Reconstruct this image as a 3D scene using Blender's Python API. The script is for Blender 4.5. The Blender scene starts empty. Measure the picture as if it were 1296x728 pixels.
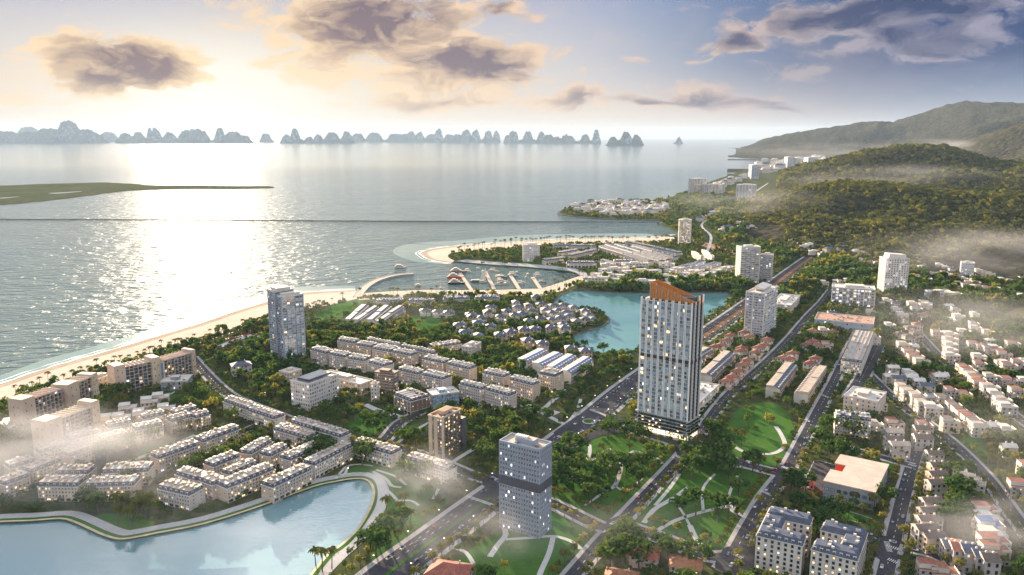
import bpy, bmesh, math, random
import numpy as np
from mathutils import Vector
from mathutils.geometry import tessellate_polygon
rnd = random.Random(7)
npr = np.random.default_rng(7)
scene = bpy.context.scene
COL = scene.collection

# ------------------------------------------------------------------ camera
CAM_H, PITCH, FPX = 255.0, math.radians(10.87), 1000.0
cam_d = bpy.data.cameras.new("camera"); cam = bpy.data.objects.new("camera", cam_d); COL.objects.link(cam)
cam.location = (0, 0, CAM_H); cam.rotation_euler = (math.pi/2 - PITCH, 0, 0)
cam_d.sensor_width = 36; cam_d.lens = 36*FPX/1296; cam_d.clip_start = 1; cam_d.clip_end = 200000
scene.camera = cam
# ------------------------------------------------------------------ colour management, sampling
vs = scene.view_settings
vs.view_transform = 'Standard'; vs.look = 'None'; vs.gamma = 1; vs.use_curve_mapping = False; vs.exposure = 2.1
cy = scene.cycles
cy.use_denoising = True
cy.max_bounces = 5; cy.diffuse_bounces = 2; cy.glossy_bounces = 3; cy.transmission_bounces = 3; cy.volume_bounces = 1; cy.transparent_max_bounces = 6
cy.sample_clamp_indirect = 4; cy.sample_clamp_direct = 1.3; cy.volume_max_steps = 96; cy.volume_step_rate = 1.0
cy.caustics_reflective = False; cy.caustics_refractive = False
# ------------------------------------------------------------------ sun
SUN_AZ, SUN_EL = math.radians(-21.5), math.radians(10.5)      # azimuth from +Y, positive to +X
sd = bpy.data.lights.new("sun", 'SUN'); sun = bpy.data.objects.new("sun", sd); COL.objects.link(sun)
sd.energy = 5.0; sd.angle = math.radians(0.6); sd.color = (1.0, 0.79, 0.56)
sv = Vector((math.sin(SUN_AZ)*math.cos(SUN_EL), math.cos(SUN_AZ)*math.cos(SUN_EL), math.sin(SUN_EL)))
sun.rotation_euler = sv.to_track_quat('Z', 'Y').to_euler()
sun.location = (-300, 800, 400)

# ------------------------------------------------------------------ node expression helper
class X:
    """A float socket with arithmetic, so that a node tree can be written as a formula."""
    def __init__(s, nt, v): s.nt, s.v = nt, v
    def _op(s, op, *a):
        n = s.nt.nodes.new('ShaderNodeMath'); n.operation = op
        for i, q in enumerate((s,)+a):
            q = q.v if isinstance(q, X) else q
            if isinstance(q, (int, float)): n.inputs[i].default_value = q
            else: s.nt.links.new(q, n.inputs[i])
        return X(s.nt, n.outputs[0])
    def __add__(s, o): return s._op('ADD', o)
    __radd__ = __add__
    def __sub__(s, o): return s._op('SUBTRACT', o)
    def __rsub__(s, o): return (s*-1)+o
    def __mul__(s, o): return s._op('MULTIPLY', o)
    __rmul__ = __mul__
    def __truediv__(s, o): return s._op('DIVIDE', o)
    def pow(s, o): return s._op('POWER', o)
    def exp(s): return s._op('EXPONENT')
    def max(s, o): return s._op('MAXIMUM', o)
    def min(s, o): return s._op('MINIMUM', o)
    def atan2(s, o): return s._op('ARCTAN2', o)
    def asin(s): return s._op('ARCSINE')
    def clamp(s): return s.max(0.0).min(1.0)
    def step(s, a, b):
        n = s.nt.nodes.new('ShaderNodeMapRange'); n.interpolation_type = 'SMOOTHSTEP'
        s.nt.links.new(s.v, n.inputs[0]); n.inputs[1].default_value = a; n.inputs[2].default_value = b
        n.inputs[3].default_value = 0; n.inputs[4].default_value = 1
        return X(s.nt, n.outputs[0])
def cmix(nt, f, a, b, mode='MIX'):
    n = nt.nodes.new('ShaderNodeMix'); n.data_type = 'RGBA'; n.blend_type = mode; n.clamp_factor = True
    for i, q in ((0, f), (6, a), (7, b)):
        if isinstance(q, X): q = q.v
        if isinstance(q, (int, float)): n.inputs[i].default_value = q
        elif isinstance(q, tuple): n.inputs[i].default_value = tuple(q[:3])+(1,)
        else: nt.links.new(q, n.inputs[i])
    return n.outputs[2]
def lin(r, g, b):
    f = lambda c: (c/255/12.92) if c/255 <= .04045 else ((c/255+.055)/1.055)**2.4
    return (f(r), f(g), f(b))
def pix_dir(x, y):
    u, v = (x-648)/FPX, (364-y)/FPX
    d = Vector((u, math.cos(PITCH)+v*math.sin(PITCH), -math.sin(PITCH)+v*math.cos(PITCH)))
    return d.normalized()
def pix_azel(x, y):
    d = pix_dir(x, y)
    return math.degrees(math.atan2(d.x, d.y)), math.degrees(math.asin(d.z))

# ------------------------------------------------------------------ world: Nishita sky, evening glow, clouds
W = bpy.data.worlds.new("World"); scene.world = W; W.use_nodes = True
nt = W.node_tree; nt.nodes.clear()
out = nt.nodes.new('ShaderNodeOutputWorld'); bg = nt.nodes.new('ShaderNodeBackground')
bg.inputs['Strength'].default_value = 0.1
nt.links.new(bg.outputs[0], out.inputs[0])
sky = nt.nodes.new('ShaderNodeTexSky'); sky.sky_type = 'NISHITA'; sky.sun_disc = False
sky.sun_elevation = SUN_EL; sky.sun_rotation = SUN_AZ; sky.altitude = 200; sky.air_density = 1.0; sky.dust_density = 1.2
tc = nt.nodes.new('ShaderNodeTexCoord'); sep = nt.nodes.new('ShaderNodeSeparateXYZ')
nt.links.new(tc.outputs['Generated'], sep.inputs[0])
dx, dy, dz = (X(nt, sep.outputs[i]) for i in range(3))
DEG = 57.29578
az = dx.atan2(dy)*DEG
el = dz.asin()*DEG
def gauss(a0, e0, wa, we):
    return ((((az-a0)/wa).pow(2.0) + ((el-e0)/we).pow(2.0))*-1.0).exp()
elc = el.max(0.0)
K = 2.2                                  # sky radiance scale (background strength is 0.1)
def S(c): return tuple(v*K for v in lin(*c))
base = cmix(nt, elc.step(0.3, 5.0), S((232, 212, 196)), S((206, 206, 216)))
base = cmix(nt, elc.step(4.0, 11.0), base, S((158, 172, 208)))
front = 1-az.step(46.0, 85.0)
base = cmix(nt, az.step(-4.0, 22.0)*front*elc.step(1.5, 6.0)*0.8, base, S((104, 152, 204)))
base = cmix(nt, az.step(2.0, 28.0)*front*elc.step(-1.5, 5.0)*1.0, base, S((6, 62, 124)))
base = cmix(nt, az.step(12.0, 36.0)*front*0.6*(1-elc.step(1.0, 6.0)), base, S((136, 164, 196)))
high = cmix(nt, 0.6, sky.outputs[0], tuple(v*1.3 for v in S((182, 194, 213))))
base = cmix(nt, elc.step(12.0, 34.0), base, high)
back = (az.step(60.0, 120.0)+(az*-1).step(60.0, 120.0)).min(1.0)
base = cmix(nt, back*.8, base, tuple(v*1.55 for v in S((212, 219, 232))))  # brighter sky behind the camera, added as fill for the shaded facades
sa, se = pix_azel(262, 132)
glow1 = gauss(sa, se, 8.5, 4.2); glow2 = gauss(sa+3, se-1, 27.0, 7.5)
base = cmix(nt, glow2*0.78, base, tuple(v*1.0 for v in S((255, 238, 212))))
base = cmix(nt, glow1*0.97, base, tuple(v*1.2 for v in S((255, 249, 232))))
# clouds: soft blobs at given places in the sky broken up by fractal noise in direction space
def cloud_noise(shift_a, shift_e, scale, detail, seed):
    cb = nt.nodes.new('ShaderNodeCombineXYZ')
    nt.links.new((az*0.1+shift_a).v, cb.inputs[0]); nt.links.new((el*0.2+shift_e).v, cb.inputs[1]); cb.inputs[2].default_value = seed
    nz = nt.nodes.new('ShaderNodeTexNoise'); nz.inputs['Scale'].default_value = scale; nz.inputs['Detail'].default_value = detail
    nz.inputs['Roughness'].default_value = 0.60; nz.inputs['Distortion'].default_value = 0.08
    nt.links.new(cb.outputs[0], nz.inputs['Vector'])
    return X(nt, nz.outputs['Fac'])
#          x    y   wx  wy  weight darkness
CLOUDS = [(150, 88, 108, 40, 1.2, .68), (95, 62, 55, 22, .75, .7), (215, 78, 45, 26, .85, .55), (175, 112, 70, 22, .7, .4), (60, 26, 60, 11, .45, .1),
          (470, 30, 135, 54, 1.15, .60), (400, 85, 70, 36, .8, .25), (360, 20, 70, 36, .65, .15), (530, 18, 65, 36, .9, .9), (450, 72, 70, 28, .8, .5),
          (590, 86, 100, 33, 1.2, .75), (600, 60, 42, 26, .85, .6), (650, 92, 50, 17, .8, .8), (520, 105, 80, 24, .75, .35), (620, 14, 44, 20, .85, .95), (655, 26, 40, 14, .6, .95),
          (565, 130, 105, 13, .9, .5), (450, 132, 50, 10, .55, .2), (720, 124, 78, 18, 1.0, .55), (755, 88, 36, 13, .75, .15), (712, 72, 36, 10, .55, .9), (800, 70, 34, 9, .5, .8),
          (820, 130, 70, 10, .95, .75), (885, 121, 84, 19, 1.0, .55), (945, 129, 66, 13, .95, .55), (1000, 90, 46, 12, .7, .1), (1000, 134, 90, 10, .85, .6), (880, 106, 36, 10, .55, .3),
          (930, 58, 52, 20, 1.05, 1.0), (885, 78, 30, 9, .5, .9), (960, 30, 60, 14, .5, .9), (1120, 14, 150, 30, 1.15, 1.0), (1080, 30, 90, 20, .75, .95), (1180, 50, 90, 22, .95, .85),
          (1060, 68, 70, 9, .5, .7), (1215, 122, 40, 9, .5, .8), (20, 118, 90, 20, .6, .05), (250, 5, 60, 14, .4, .1), (1090, 100, 90, 8, .4, .5), (860, 12, 90, 10, .35, .8)]
wn = nt.nodes.new('ShaderNodeTexNoise'); wn.inputs['Scale'].default_value = 1.7; wn.inputs['Detail'].default_value = 4
wcb = nt.nodes.new('ShaderNodeCombineXYZ'); nt.links.new((az*0.1).v, wcb.inputs[0]); nt.links.new((el*0.22).v, wcb.inputs[1]); wcb.inputs[2].default_value = 17.0
nt.links.new(wcb.outputs[0], wn.inputs['Vector']); wsep = nt.nodes.new('ShaderNodeSeparateColor'); nt.links.new(wn.outputs['Color'], wsep.inputs[0])
az_true, el_true = az, el
az = az+(X(nt, wsep.outputs[0])-0.5)*7.0; el = el+(X(nt, wsep.outputs[1])-0.5)*3.2       # ragged outlines
field = dark = None
for (x, y, wx, wy, wt, dk) in CLOUDS:
    a0, e0 = pix_azel(x, y)
    g = gauss(a0, e0, wx*0.0537*0.95, wy*0.0537)*wt
    gd = g*dk
    field = g if field is None else field._op('MAXIMUM', g)*0.72 + (field+g).min(1.25)*0.28
    dark = gd if dark is None else dark.max(gd)
n1 = cloud_noise(0, 0, 3.6, 10, 3.1); n3 = cloud_noise(0, 0, 3.6, 3.5, 3.1); n2 = cloud_noise(-0.01, 0.10, 3.6, 3.5, 3.1)
wisps = cloud_noise(0.4, 0.3, 0.9, 7, 9.2)
az, el = az_true, el_true
near_cl = (field*1.9).clamp()
dens_raw = field*1.06 + (n1-0.5)*2.9*near_cl
dens = dens_raw.step(0.36, 0.84)
thick = (field*0.9 + (n3-0.5)*1.5 + (n1-n3)*1.5).step(0.38, 1.05)
rim = ((n3-n2)*4.2+(n1-n3)*2.2+0.22).clamp()                                  # brighter where the cloud thins towards the sun
near_sun = gauss(sa, se+1, 30.0, 11.0)
lit = cmix(nt, near_sun, cmix(nt, az.step(5.0, 26.0), S((220, 192, 184)), S((150, 150, 176))), tuple(v*1.15 for v in S((255, 222, 174))))
drk = cmix(nt, near_sun, S((96, 98, 128)), S((146, 120, 120)))
drk = cmix(nt, az.step(8.0, 28.0), drk, S((44, 66, 112)))
shade = (dark.step(0.02, 0.85)*(thick*0.85+0.22) + thick*0.18 - rim*0.60).clamp()
ccol = cmix(nt, shade, lit, drk)
amount = dens*(0.72+dark.step(0.0, 0.5)*0.26)*el.step(0.4, 2.0)*(1-elc.step(13.0, 20.0))
haze_w = wisps.step(0.52, 0.75)*elc.step(0.6, 3.0)*0.30*(1-elc.step(11.0, 20.0))
base = cmix(nt, haze_w, base, lit)
hc = cloud_noise(1.3, 2.1, 0.55, 7, 5.5).step(.50, .66)*el.step(13.0, 20.0)
base = cmix(nt, hc*.9, base, tuple(v*4.2 for v in S((236, 232, 228))))
final = cmix(nt, amount, base, ccol)
ground_mix = cmix(nt, el.step(-2.0, 0.0), S((120, 125, 125)), final)
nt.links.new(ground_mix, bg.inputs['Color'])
W.cycles.sampling_method = 'MANUAL'; W.cycles.sample_map_resolution = 1024

# ------------------------------------------------------------------ pixel-of-the-photograph helpers for placing things on the ground plan
def G(x, y, z=0.0):
    u, v = (x-648)/FPX, (364-y)/FPX
    d2 = math.cos(PITCH)+v*math.sin(PITCH); d3 = -math.sin(PITCH)+v*math.cos(PITCH)
    t = (z-CAM_H)/d3
    return (u*t, d2*t)
def P(X_, Y_, Z_=0.0):
    cyy = Y_*math.cos(PITCH)-(Z_-CAM_H)*math.sin(PITCH); cz = Y_*math.sin(PITCH)+(Z_-CAM_H)*math.cos(PITCH)
    return 648+FPX*X_/cyy, 364-FPX*cz/cyy

# ------------------------------------------------------------------ materials
MATS = {}
def principled(name):
    m = bpy.data.materials.new(name); m.use_nodes = True
    return m, m.node_tree, m.node_tree.nodes['Principled BSDF']
def noise(nt, scale, detail=4, coord='Object', rough=.55, stretch=None):
    t = nt.nodes.new('ShaderNodeTexCoord'); n = nt.nodes.new('ShaderNodeTexNoise')
    n.inputs['Scale'].default_value = scale; n.inputs['Detail'].default_value = detail; n.inputs['Roughness'].default_value = rough
    v = t.outputs[coord]
    if stretch:
        mp = nt.nodes.new('ShaderNodeMapping'); mp.inputs['Scale'].default_value = stretch; nt.links.new(v, mp.inputs[0]); v = mp.outputs[0]
    nt.links.new(v, n.inputs['Vector'])
    return X(nt, n.outputs['Fac'])
def mat(name, col, rough=.8, var=.18, scale=.12, metal=0, spec=.4, col2=None, objvar=0.0, bump=0, bscale=1.0):
    if name in MATS: return MATS[name]
    m, nt, b = principled(name)
    c2 = col2 or tuple(v*(1-var*1.6) for v in col)
    f = noise(nt, scale, 5).step(.3, .7)
    c = cmix(nt, f, c2, tuple(col))
    f2 = noise(nt, scale*9, 3, stretch=(1, 1, .18)).step(.35, .75)     # streaks running down the walls
    c = cmix(nt, f2*(var*.9), c, tuple(v*.45 for v in col))
    if objvar:
        oi = nt.nodes.new('ShaderNodeObjectInfo'); hs = nt.nodes.new('ShaderNodeHueSaturation')
        r = X(nt, oi.outputs['Random'])
        nt.links.new((r*(objvar*2)+(1-objvar)).v, hs.inputs['Value']); nt.links.new((((r*7.13)._op('FRACT'))*.03+.485).v, hs.inputs['Hue'])
        nt.links.new(c, hs.inputs['Color']); c = hs.outputs[0]
    nt.links.new(c, b.inputs['Base Color'])
    b.inputs['Roughness'].default_value = rough; b.inputs['Metallic'].default_value = metal; b.inputs['Specular IOR Level'].default_value = spec
    if bump:
        bp = nt.nodes.new('ShaderNodeBump'); bp.inputs['Strength'].default_value = bump; bp.inputs['Distance'].default_value = .4
        nt.links.new(noise(nt, bscale, 5).v, bp.inputs['Height']); nt.links.new(bp.outputs[0], b.inputs['Normal'])
    MATS[name] = m; return m
def emit(name, col, s, base=(.3, .3, .3), var=True):
    m, nt, b = principled(name)
    b.inputs['Base Color'].default_value = base+(1,); b.inputs['Emission Color'].default_value = tuple(col)+(1,)
    if var:
        oi = nt.nodes.new('ShaderNodeObjectInfo'); f = noise(nt, .45, 2)
        e = (X(nt, oi.outputs['Random'])*.9+.35)*(f.step(.25, .7)*1.1+.25)*s
        nt.links.new(e.v, b.inputs['Emission Strength'])
    else: b.inputs['Emission Strength'].default_value = s
    b.inputs['Roughness'].default_value = .2
    MATS[name] = m; return m
def glass(name, col, rough=.06, var=.5, metal=0.0):
    m, nt, b = principled(name)
    oi = nt.nodes.new('ShaderNodeObjectInfo'); f = noise(nt, .35, 1).step(.35, .65)
    c = cmix(nt, f, tuple(v*(1-var) for v in col), tuple(min(1, v*(1+var)) for v in col))
    c = cmix(nt, X(nt, oi.outputs['Random'])*.6, c, tuple(v*.35 for v in col))
    nt.links.new(c, b.inputs['Base Color']); b.inputs['Roughness'].default_value = rough; b.inputs['Specular IOR Level'].default_value = .9
    b.inputs['IOR'].default_value = 1.7; b.inputs['Metallic'].default_value = metal
    MATS[name] = m; return m
M = {}
M['white'] = mat('white_plaster', (.63, .575, .52), var=.10)
M['offwhite'] = mat('weathered_white_plaster', (.50, .455, .415), var=.16, objvar=.14)
M['cream'] = mat('cream_plaster', (.60, .47, .36), var=.12, objvar=.08)
M['beige'] = mat('beige_plaster', (.54, .43, .33), var=.14, objvar=.08)
M['pale'] = mat('pale_grey_render', (.56, .50, .45), var=.12, objvar=.06)
M['pink'] = mat('pinkish_render', (.60, .48, .42), var=.12, objvar=.06)
M['conc'] = mat('concrete', (.42, .41, .40), var=.2)
M['slate'] = mat('blue_grey_slate', (.085, .105, .155), rough=.6, var=.25, scale=.3)
M['solar'] = mat('blue_roof_panels', (.06, .12, .30), rough=.25, var=.2, scale=.5, spec=.7)
M['roofw'] = mat('white_roof_membrane', (.60, .56, .51), var=.16, scale=.2)
M['roofb'] = mat('beige_roof_membrane', (.46, .38, .31), var=.2, scale=.2)
M['roofbrown'] = mat('brown_roof_tiles', (.16, .12, .105), var=.25, scale=.5, objvar=.15)
M['terra'] = mat('terracotta_tiles', (.30, .115, .07), var=.25, scale=.5, objvar=.18)
M['brick'] = mat('dark_brown_brick', (.20, .135, .10), var=.25, scale=.6)
M['orange'] = mat('copper_orange_cladding', (.68, .25, .06), rough=.45, var=.15, scale=.3)
M['red'] = mat('red_cladding', (.72, .09, .03), rough=.5, var=.1)
M['metal'] = mat('dark_bronze_metal', (.07, .065, .06), rough=.4, var=.1, metal=.5)
M['alu'] = mat('white_metal_fin', (.82, .80, .77), rough=.4, var=.06)
M['greywall'] = mat('grey_cladding', (.30, .31, .33), var=.12)
M['darkwall'] = mat('charcoal_cladding', (.10, .10, .115), var=.15)
M['bluewall'] = mat('blue_grey_cladding', (.33, .38, .47), var=.1)
M['glass'] = glass('blue_window_glass', (.10, .15, .21))
M['gblue'] = glass('blue_curtain_glass', (.14, .27, .42), rough=.04)
M['tglass'] = glass('tower_window_glass', (.46, .62, .80), rough=.10, var=.45)
M['gdark'] = glass('dark_window_glass', (.035, .045, .06))
M['litw'] = emit('warm_lit_window', (1, .68, .34), .6)
M['litc'] = emit('cool_lit_window', (.95, .93, 1.0), .5)
M['lamp'] = emit('lamp_globe', (1, .80, .50), 10, var=False)
M['lobby'] = emit('lit_lobby_glass', (1, .80, .52), 1.1)
M['wood'] = mat('timber_deck', (.42, .30, .22), var=.25, scale=.4)
M['rubber'] = mat('black_rubber', (.02, .02, .02))
M['steel'] = mat('galvanised_steel', (.35, .35, .36), rough=.4, metal=.6)

# ------------------------------------------------------------------ mesh building helpers
class MB:
    def __init__(s): s.v, s.f, s.m = [], [], []
    def face(s, pts, m=0):
        n = len(s.v); s.v += [tuple(p) for p in pts]; s.f.append(tuple(range(n, n+len(pts)))); s.m.append(m)
    def hexa(s, b, t, m=0, bottom=False, mt=None):
        """b, t: four points each, anticlockwise seen from above"""
        n = len(s.v); s.v += [tuple(p) for p in b]+[tuple(p) for p in t]
        for i in range(4):
            j = (i+1) % 4
            s.f.append((n+i, n+j, n+4+j, n+4+i)); s.m.append(m)
        s.f.append((n+4, n+5, n+6, n+7)); s.m.append(m if mt is None else mt)
        if bottom: s.f.append((n+3, n+2, n+1, n)); s.m.append(m)
    def box(s, x0, x1, y0, y1, z0, z1, m=0, bottom=False, mt=None):
        s.hexa([(x0, y0, z0), (x1, y0, z0), (x1, y1, z0), (x0, y1, z0)], [(x0, y0, z1), (x1, y0, z1), (x1, y1, z1), (x0, y1, z1)], m, bottom, mt)
    def frustum(s, x0, x1, y0, y1, z0, z1, inx, iny, m=0, mt=None):
        s.hexa([(x0, y0, z0), (x1, y0, z0), (x1, y1, z0), (x0, y1, z0)],
               [(x0+inx, y0+iny, z1), (x1-inx, y0+iny, z1), (x1-inx, y1-iny, z1), (x0+inx, y1-iny, z1)], m, False, mt)
    def prism(s, poly, z0, z1, m=0, mt=None, cap=True):
        n = len(s.v); k = len(poly)
        s.v += [(p[0], p[1], z0) for p in poly]+[(p[0], p[1], z1) for p in poly]
        for i in range(k):
            j = (i+1) % k; s.f.append((n+i, n+j, n+k+j, n+k+i)); s.m.append(m)
        if cap: s.f.append(tuple(n+k+i for i in range(k))); s.m.append(m if mt is None else mt)
    def hip(s, x0, x1, y0, y1, z0, z1, m=0, over=.5):
        x0 -= over; x1 += over; y0 -= over; y1 += over
        w, d = x1-x0, y1-y0; n = len(s.v)
        if w >= d: r = [(x0+d/2*.9, (y0+y1)/2, z1), (x1-d/2*.9, (y0+y1)/2, z1)]; fs = [(0, 1, 5, 4), (1, 2, 5), (2, 3, 4, 5), (3, 0, 4)]
        else: r = [((x0+x1)/2, y0+w/2*.9, z1), ((x0+x1)/2, y1-w/2*.9, z1)]; fs = [(0, 1, 4), (1, 2, 5, 4), (2, 3, 5), (3, 0, 4, 5)]
        s.v += [(x0, y0, z0), (x1, y0, z0), (x1, y1, z0), (x0, y1, z0)]+r
        for q in fs: s.f.append(tuple(n+i for i in q)); s.m.append(m)
        s.f.append((n+3, n+2, n+1, n)); s.m.append(m)
    def gable(s, x0, x1, y0, y1, z0, z1, m=0, mg=None, over=.3):
        """ridge along x"""
        n = len(s.v); ym = (y0+y1)/2; y0 -= over; y1 += over
        s.v += [(x0, y0, z0), (x1, y0, z0), (x1, y1, z0), (x0, y1, z0), (x0, ym, z1), (x1, ym, z1)]
        for q, mm in (((0, 1, 5, 4), m), ((2, 3, 4, 5), m), ((1, 2, 5), m if mg is None else mg), ((3, 0, 4), m if mg is None else mg), ((3, 2, 1, 0), m)):
            s.f.append(tuple(n+i for i in q)); s.m.append(mm)
    def cyl(s, x, y, z0, z1, r0, r1=None, k=8, m=0):
        r1 = r0 if r1 is None else r1; n = len(s.v)
        for (z, r) in ((z0, r0), (z1, r1)):
            s.v += [(x+r*math.cos(2*math.pi*i/k), y+r*math.sin(2*math.pi*i/k), z) for i in range(k)]
        for i in range(k):
            j = (i+1) % k; s.f.append((n+i, n+j, n+k+j, n+k+i)); s.m.append(m)
        s.f.append(tuple(n+k+i for i in range(k))); s.m.append(m)
    def mesh(s, name, mats):
        me = bpy.data.meshes.new(name); me.from_pydata(s.v, [], s.f)
        for m in mats: me.materials.append(M[m] if isinstance(m, str) else m)
        me.polygons.foreach_set('material_index', s.m); me.update()
        return me
    def build(s, name, mats, parent=None):
        return link(name, s.mesh(name, mats if isinstance(mats, (list, tuple)) else [mats]), parent)
def link(name, me, parent=None):
    o = bpy.data.objects.new(name, me); COL.objects.link(o)
    if parent: o.parent = parent
    return o
def tag(o, label=None, cat=None, group=None, kind=None):
    if label: o['label'] = label
    if cat: o['category'] = cat
    if group: o['group'] = group
    if kind: o['kind'] = kind
    return o
def thing(name, label, cat, loc, rot=0.0, group=None):
    o = bpy.data.objects.new(name, None); COL.objects.link(o); o.empty_display_size = 1
    o.location = (loc[0], loc[1], loc[2] if len(loc) > 2 else 0); o.rotation_euler = (0, 0, rot)
    return tag(o, label, cat, group)
def np_mesh(name, verts, quads, mats, tint=None, mat_idx=None):
    me = bpy.data.meshes.new(name)
    nv, nf, k = len(verts), len(quads), quads.shape[1]
    me.vertices.add(nv); me.vertices.foreach_set('co', np.ascontiguousarray(verts, dtype=np.float32).ravel())
    me.loops.add(nf*k); me.loops.foreach_set('vertex_index', np.ascontiguousarray(quads, dtype=np.int32).ravel())
    me.polygons.add(nf); me.polygons.foreach_set('loop_start', np.arange(0, nf*k, k, dtype=np.int32))
    if mat_idx is not None: me.polygons.foreach_set('material_index', np.ascontiguousarray(mat_idx, dtype=np.int32))
    for m in mats: me.materials.append(m)
    if tint is not None:
        a = me.attributes.new('tint', 'FLOAT', 'POINT'); a.data.foreach_set('value', np.ascontiguousarray(tint, dtype=np.float32))
    me.update(calc_edges=True); me.validate()
    return me
# occupancy of the ground plan, so that trees do not grow on roads or through roofs
OX0, OX1, OY0, OY1, ORES = -1000, 1800, 360, 3400, 2.5
OW, OH = int((OX1-OX0)/ORES), int((OY1-OY0)/ORES)
occ = np.zeros((OH, OW), np.uint8)           # 0 free, 1 building/road, 2 lawn, 3 sand, 4 water
gx, gy = np.meshgrid(OX0+(np.arange(OW)+.5)*ORES, OY0+(np.arange(OH)+.5)*ORES)
def _win(x0, x1, y0, y1):
    return (slice(max(0, int((y0-OY0)/ORES)), max(0, min(OH, int((y1-OY0)/ORES)+1))), slice(max(0, int((x0-OX0)/ORES)), max(0, min(OW, int((x1-OX0)/ORES)+1))))
def inside(poly, x, y):
    r = np.zeros(x.shape, bool); n = len(poly)
    for i in range(n):
        (x0, y0), (x1, y1) = poly[i][:2], poly[(i+1) % n][:2]
        if y0 == y1: continue
        c = ((y0 > y) != (y1 > y)) & (x < (x1-x0)*(y-y0)/(y1-y0)+x0)
        r ^= c
    return r
def mark_poly(poly, val):
    xs = [p[0] for p in poly]; ys = [p[1] for p in poly]
    w = _win(min(xs), max(xs), min(ys), max(ys)); a = occ[w]
    if a.size: a[inside(poly, gx[w], gy[w])] = val
def mark_line(pts, half, val):
    for (x0, y0), (x1, y1) in zip(pts, pts[1:]):
        w = _win(min(x0, x1)-half, max(x0, x1)+half, min(y0, y1)-half, max(y0, y1)+half); a = occ[w]
        if not a.size: continue
        X_, Y_ = gx[w], gy[w]; L2 = (x1-x0)**2+(y1-y0)**2+1e-9
        t = np.clip(((X_-x0)*(x1-x0)+(Y_-y0)*(y1-y0))/L2, 0, 1)
        a[np.hypot(X_-x0-t*(x1-x0), Y_-y0-t*(y1-y0)) < half] = val
def occ_at(x, y):
    i, j = int((y-OY0)/ORES), int((x-OX0)/ORES)
    return occ[i, j] if 0 <= i < OH and 0 <= j < OW else 0
MIST = True
# ================================================================== THE SETTING
SEA_Z = -1.8
def GP(pts, z=0.0): return [G(x, y, z) for x, y in pts]
def smooth(pts, n=3):
    """Catmull-Rom through the points"""
    o = []
    for i in range(len(pts)-1):
        p0, p1, p2, p3 = pts[max(0, i-1)], pts[i], pts[i+1], pts[min(len(pts)-1, i+2)]
        for k in range(n):
            t = k/n
            o.append(tuple(.5*(2*p1[a]+(p2[a]-p0[a])*t+(2*p0[a]-5*p1[a]+4*p2[a]-p3[a])*t*t+(3*p1[a]-p0[a]-3*p2[a]+p3[a])*t**3) for a in (0, 1)))
    return o+[pts[-1]]
def offset(pts, d, closed=False):
    o = []; n = len(pts)
    for i in range(n):
        a = pts[(i-1) % n] if closed else pts[max(0, i-1)]; b = pts[(i+1) % n] if closed else pts[min(n-1, i+1)]
        tx, ty = b[0]-a[0], b[1]-a[1]; l = math.hypot(tx, ty) or 1
        o.append((pts[i][0]-ty/l*d, pts[i][1]+tx/l*d))
    return o
def strip(mb, pts, d0, d1, z, m=0, thick=0, closed=False):
    """a ribbon along pts between two sideways offsets (positive to the left of the way)"""
    a, b = offset(pts, d0, closed), offset(pts, d1, closed); n = len(pts)
    for i in range(n if closed else n-1):
        j = (i+1) % n
        q = [(a[i][0], a[i][1], z), (a[j][0], a[j][1], z), (b[j][0], b[j][1], z), (b[i][0], b[i][1], z)]
        if d1 > d0: q = [q[0], q[1], q[2], q[3]]
        else: q = q[::-1]
        mb.face(q, m)
        if thick:
            for e, fl in ((a, d1 > d0), (b, d1 < d0)):
                w = [(e[i][0], e[i][1], z-thick), (e[j][0], e[j][1], z-thick), (e[j][0], e[j][1], z), (e[i][0], e[i][1], z)]
                mb.face(w if fl else w[::-1], m)
def sheet(name, polys, z, material, kind='structure', thick=0):
    """flat sheet(s); each entry of polys is [outer, hole, hole ...] of ground-plan points"""
    mb = MB()
    for rings in polys:
        flat = [p for r in rings for p in r]
        for t in tessellate_polygon([[Vector((p[0], p[1], 0)) for p in r] for r in rings]):
            a, b, c = (flat[i] for i in t)
            if (b[0]-a[0])*(c[1]-a[1])-(b[1]-a[1])*(c[0]-a[0]) < 0: b, c = c, b
            mb.face([(a[0], a[1], z), (b[0], b[1], z), (c[0], c[1], z)])
        if thick:
            for r in rings:
                for i in range(len(r)):
                    a, b = r[i], r[(i+1) % len(r)]
                    mb.face([(a[0], a[1], z-thick), (b[0], b[1], z-thick), (b[0], b[1], z), (a[0], a[1], z)])
    return tag(mb.build(name, material), kind=kind)

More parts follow.
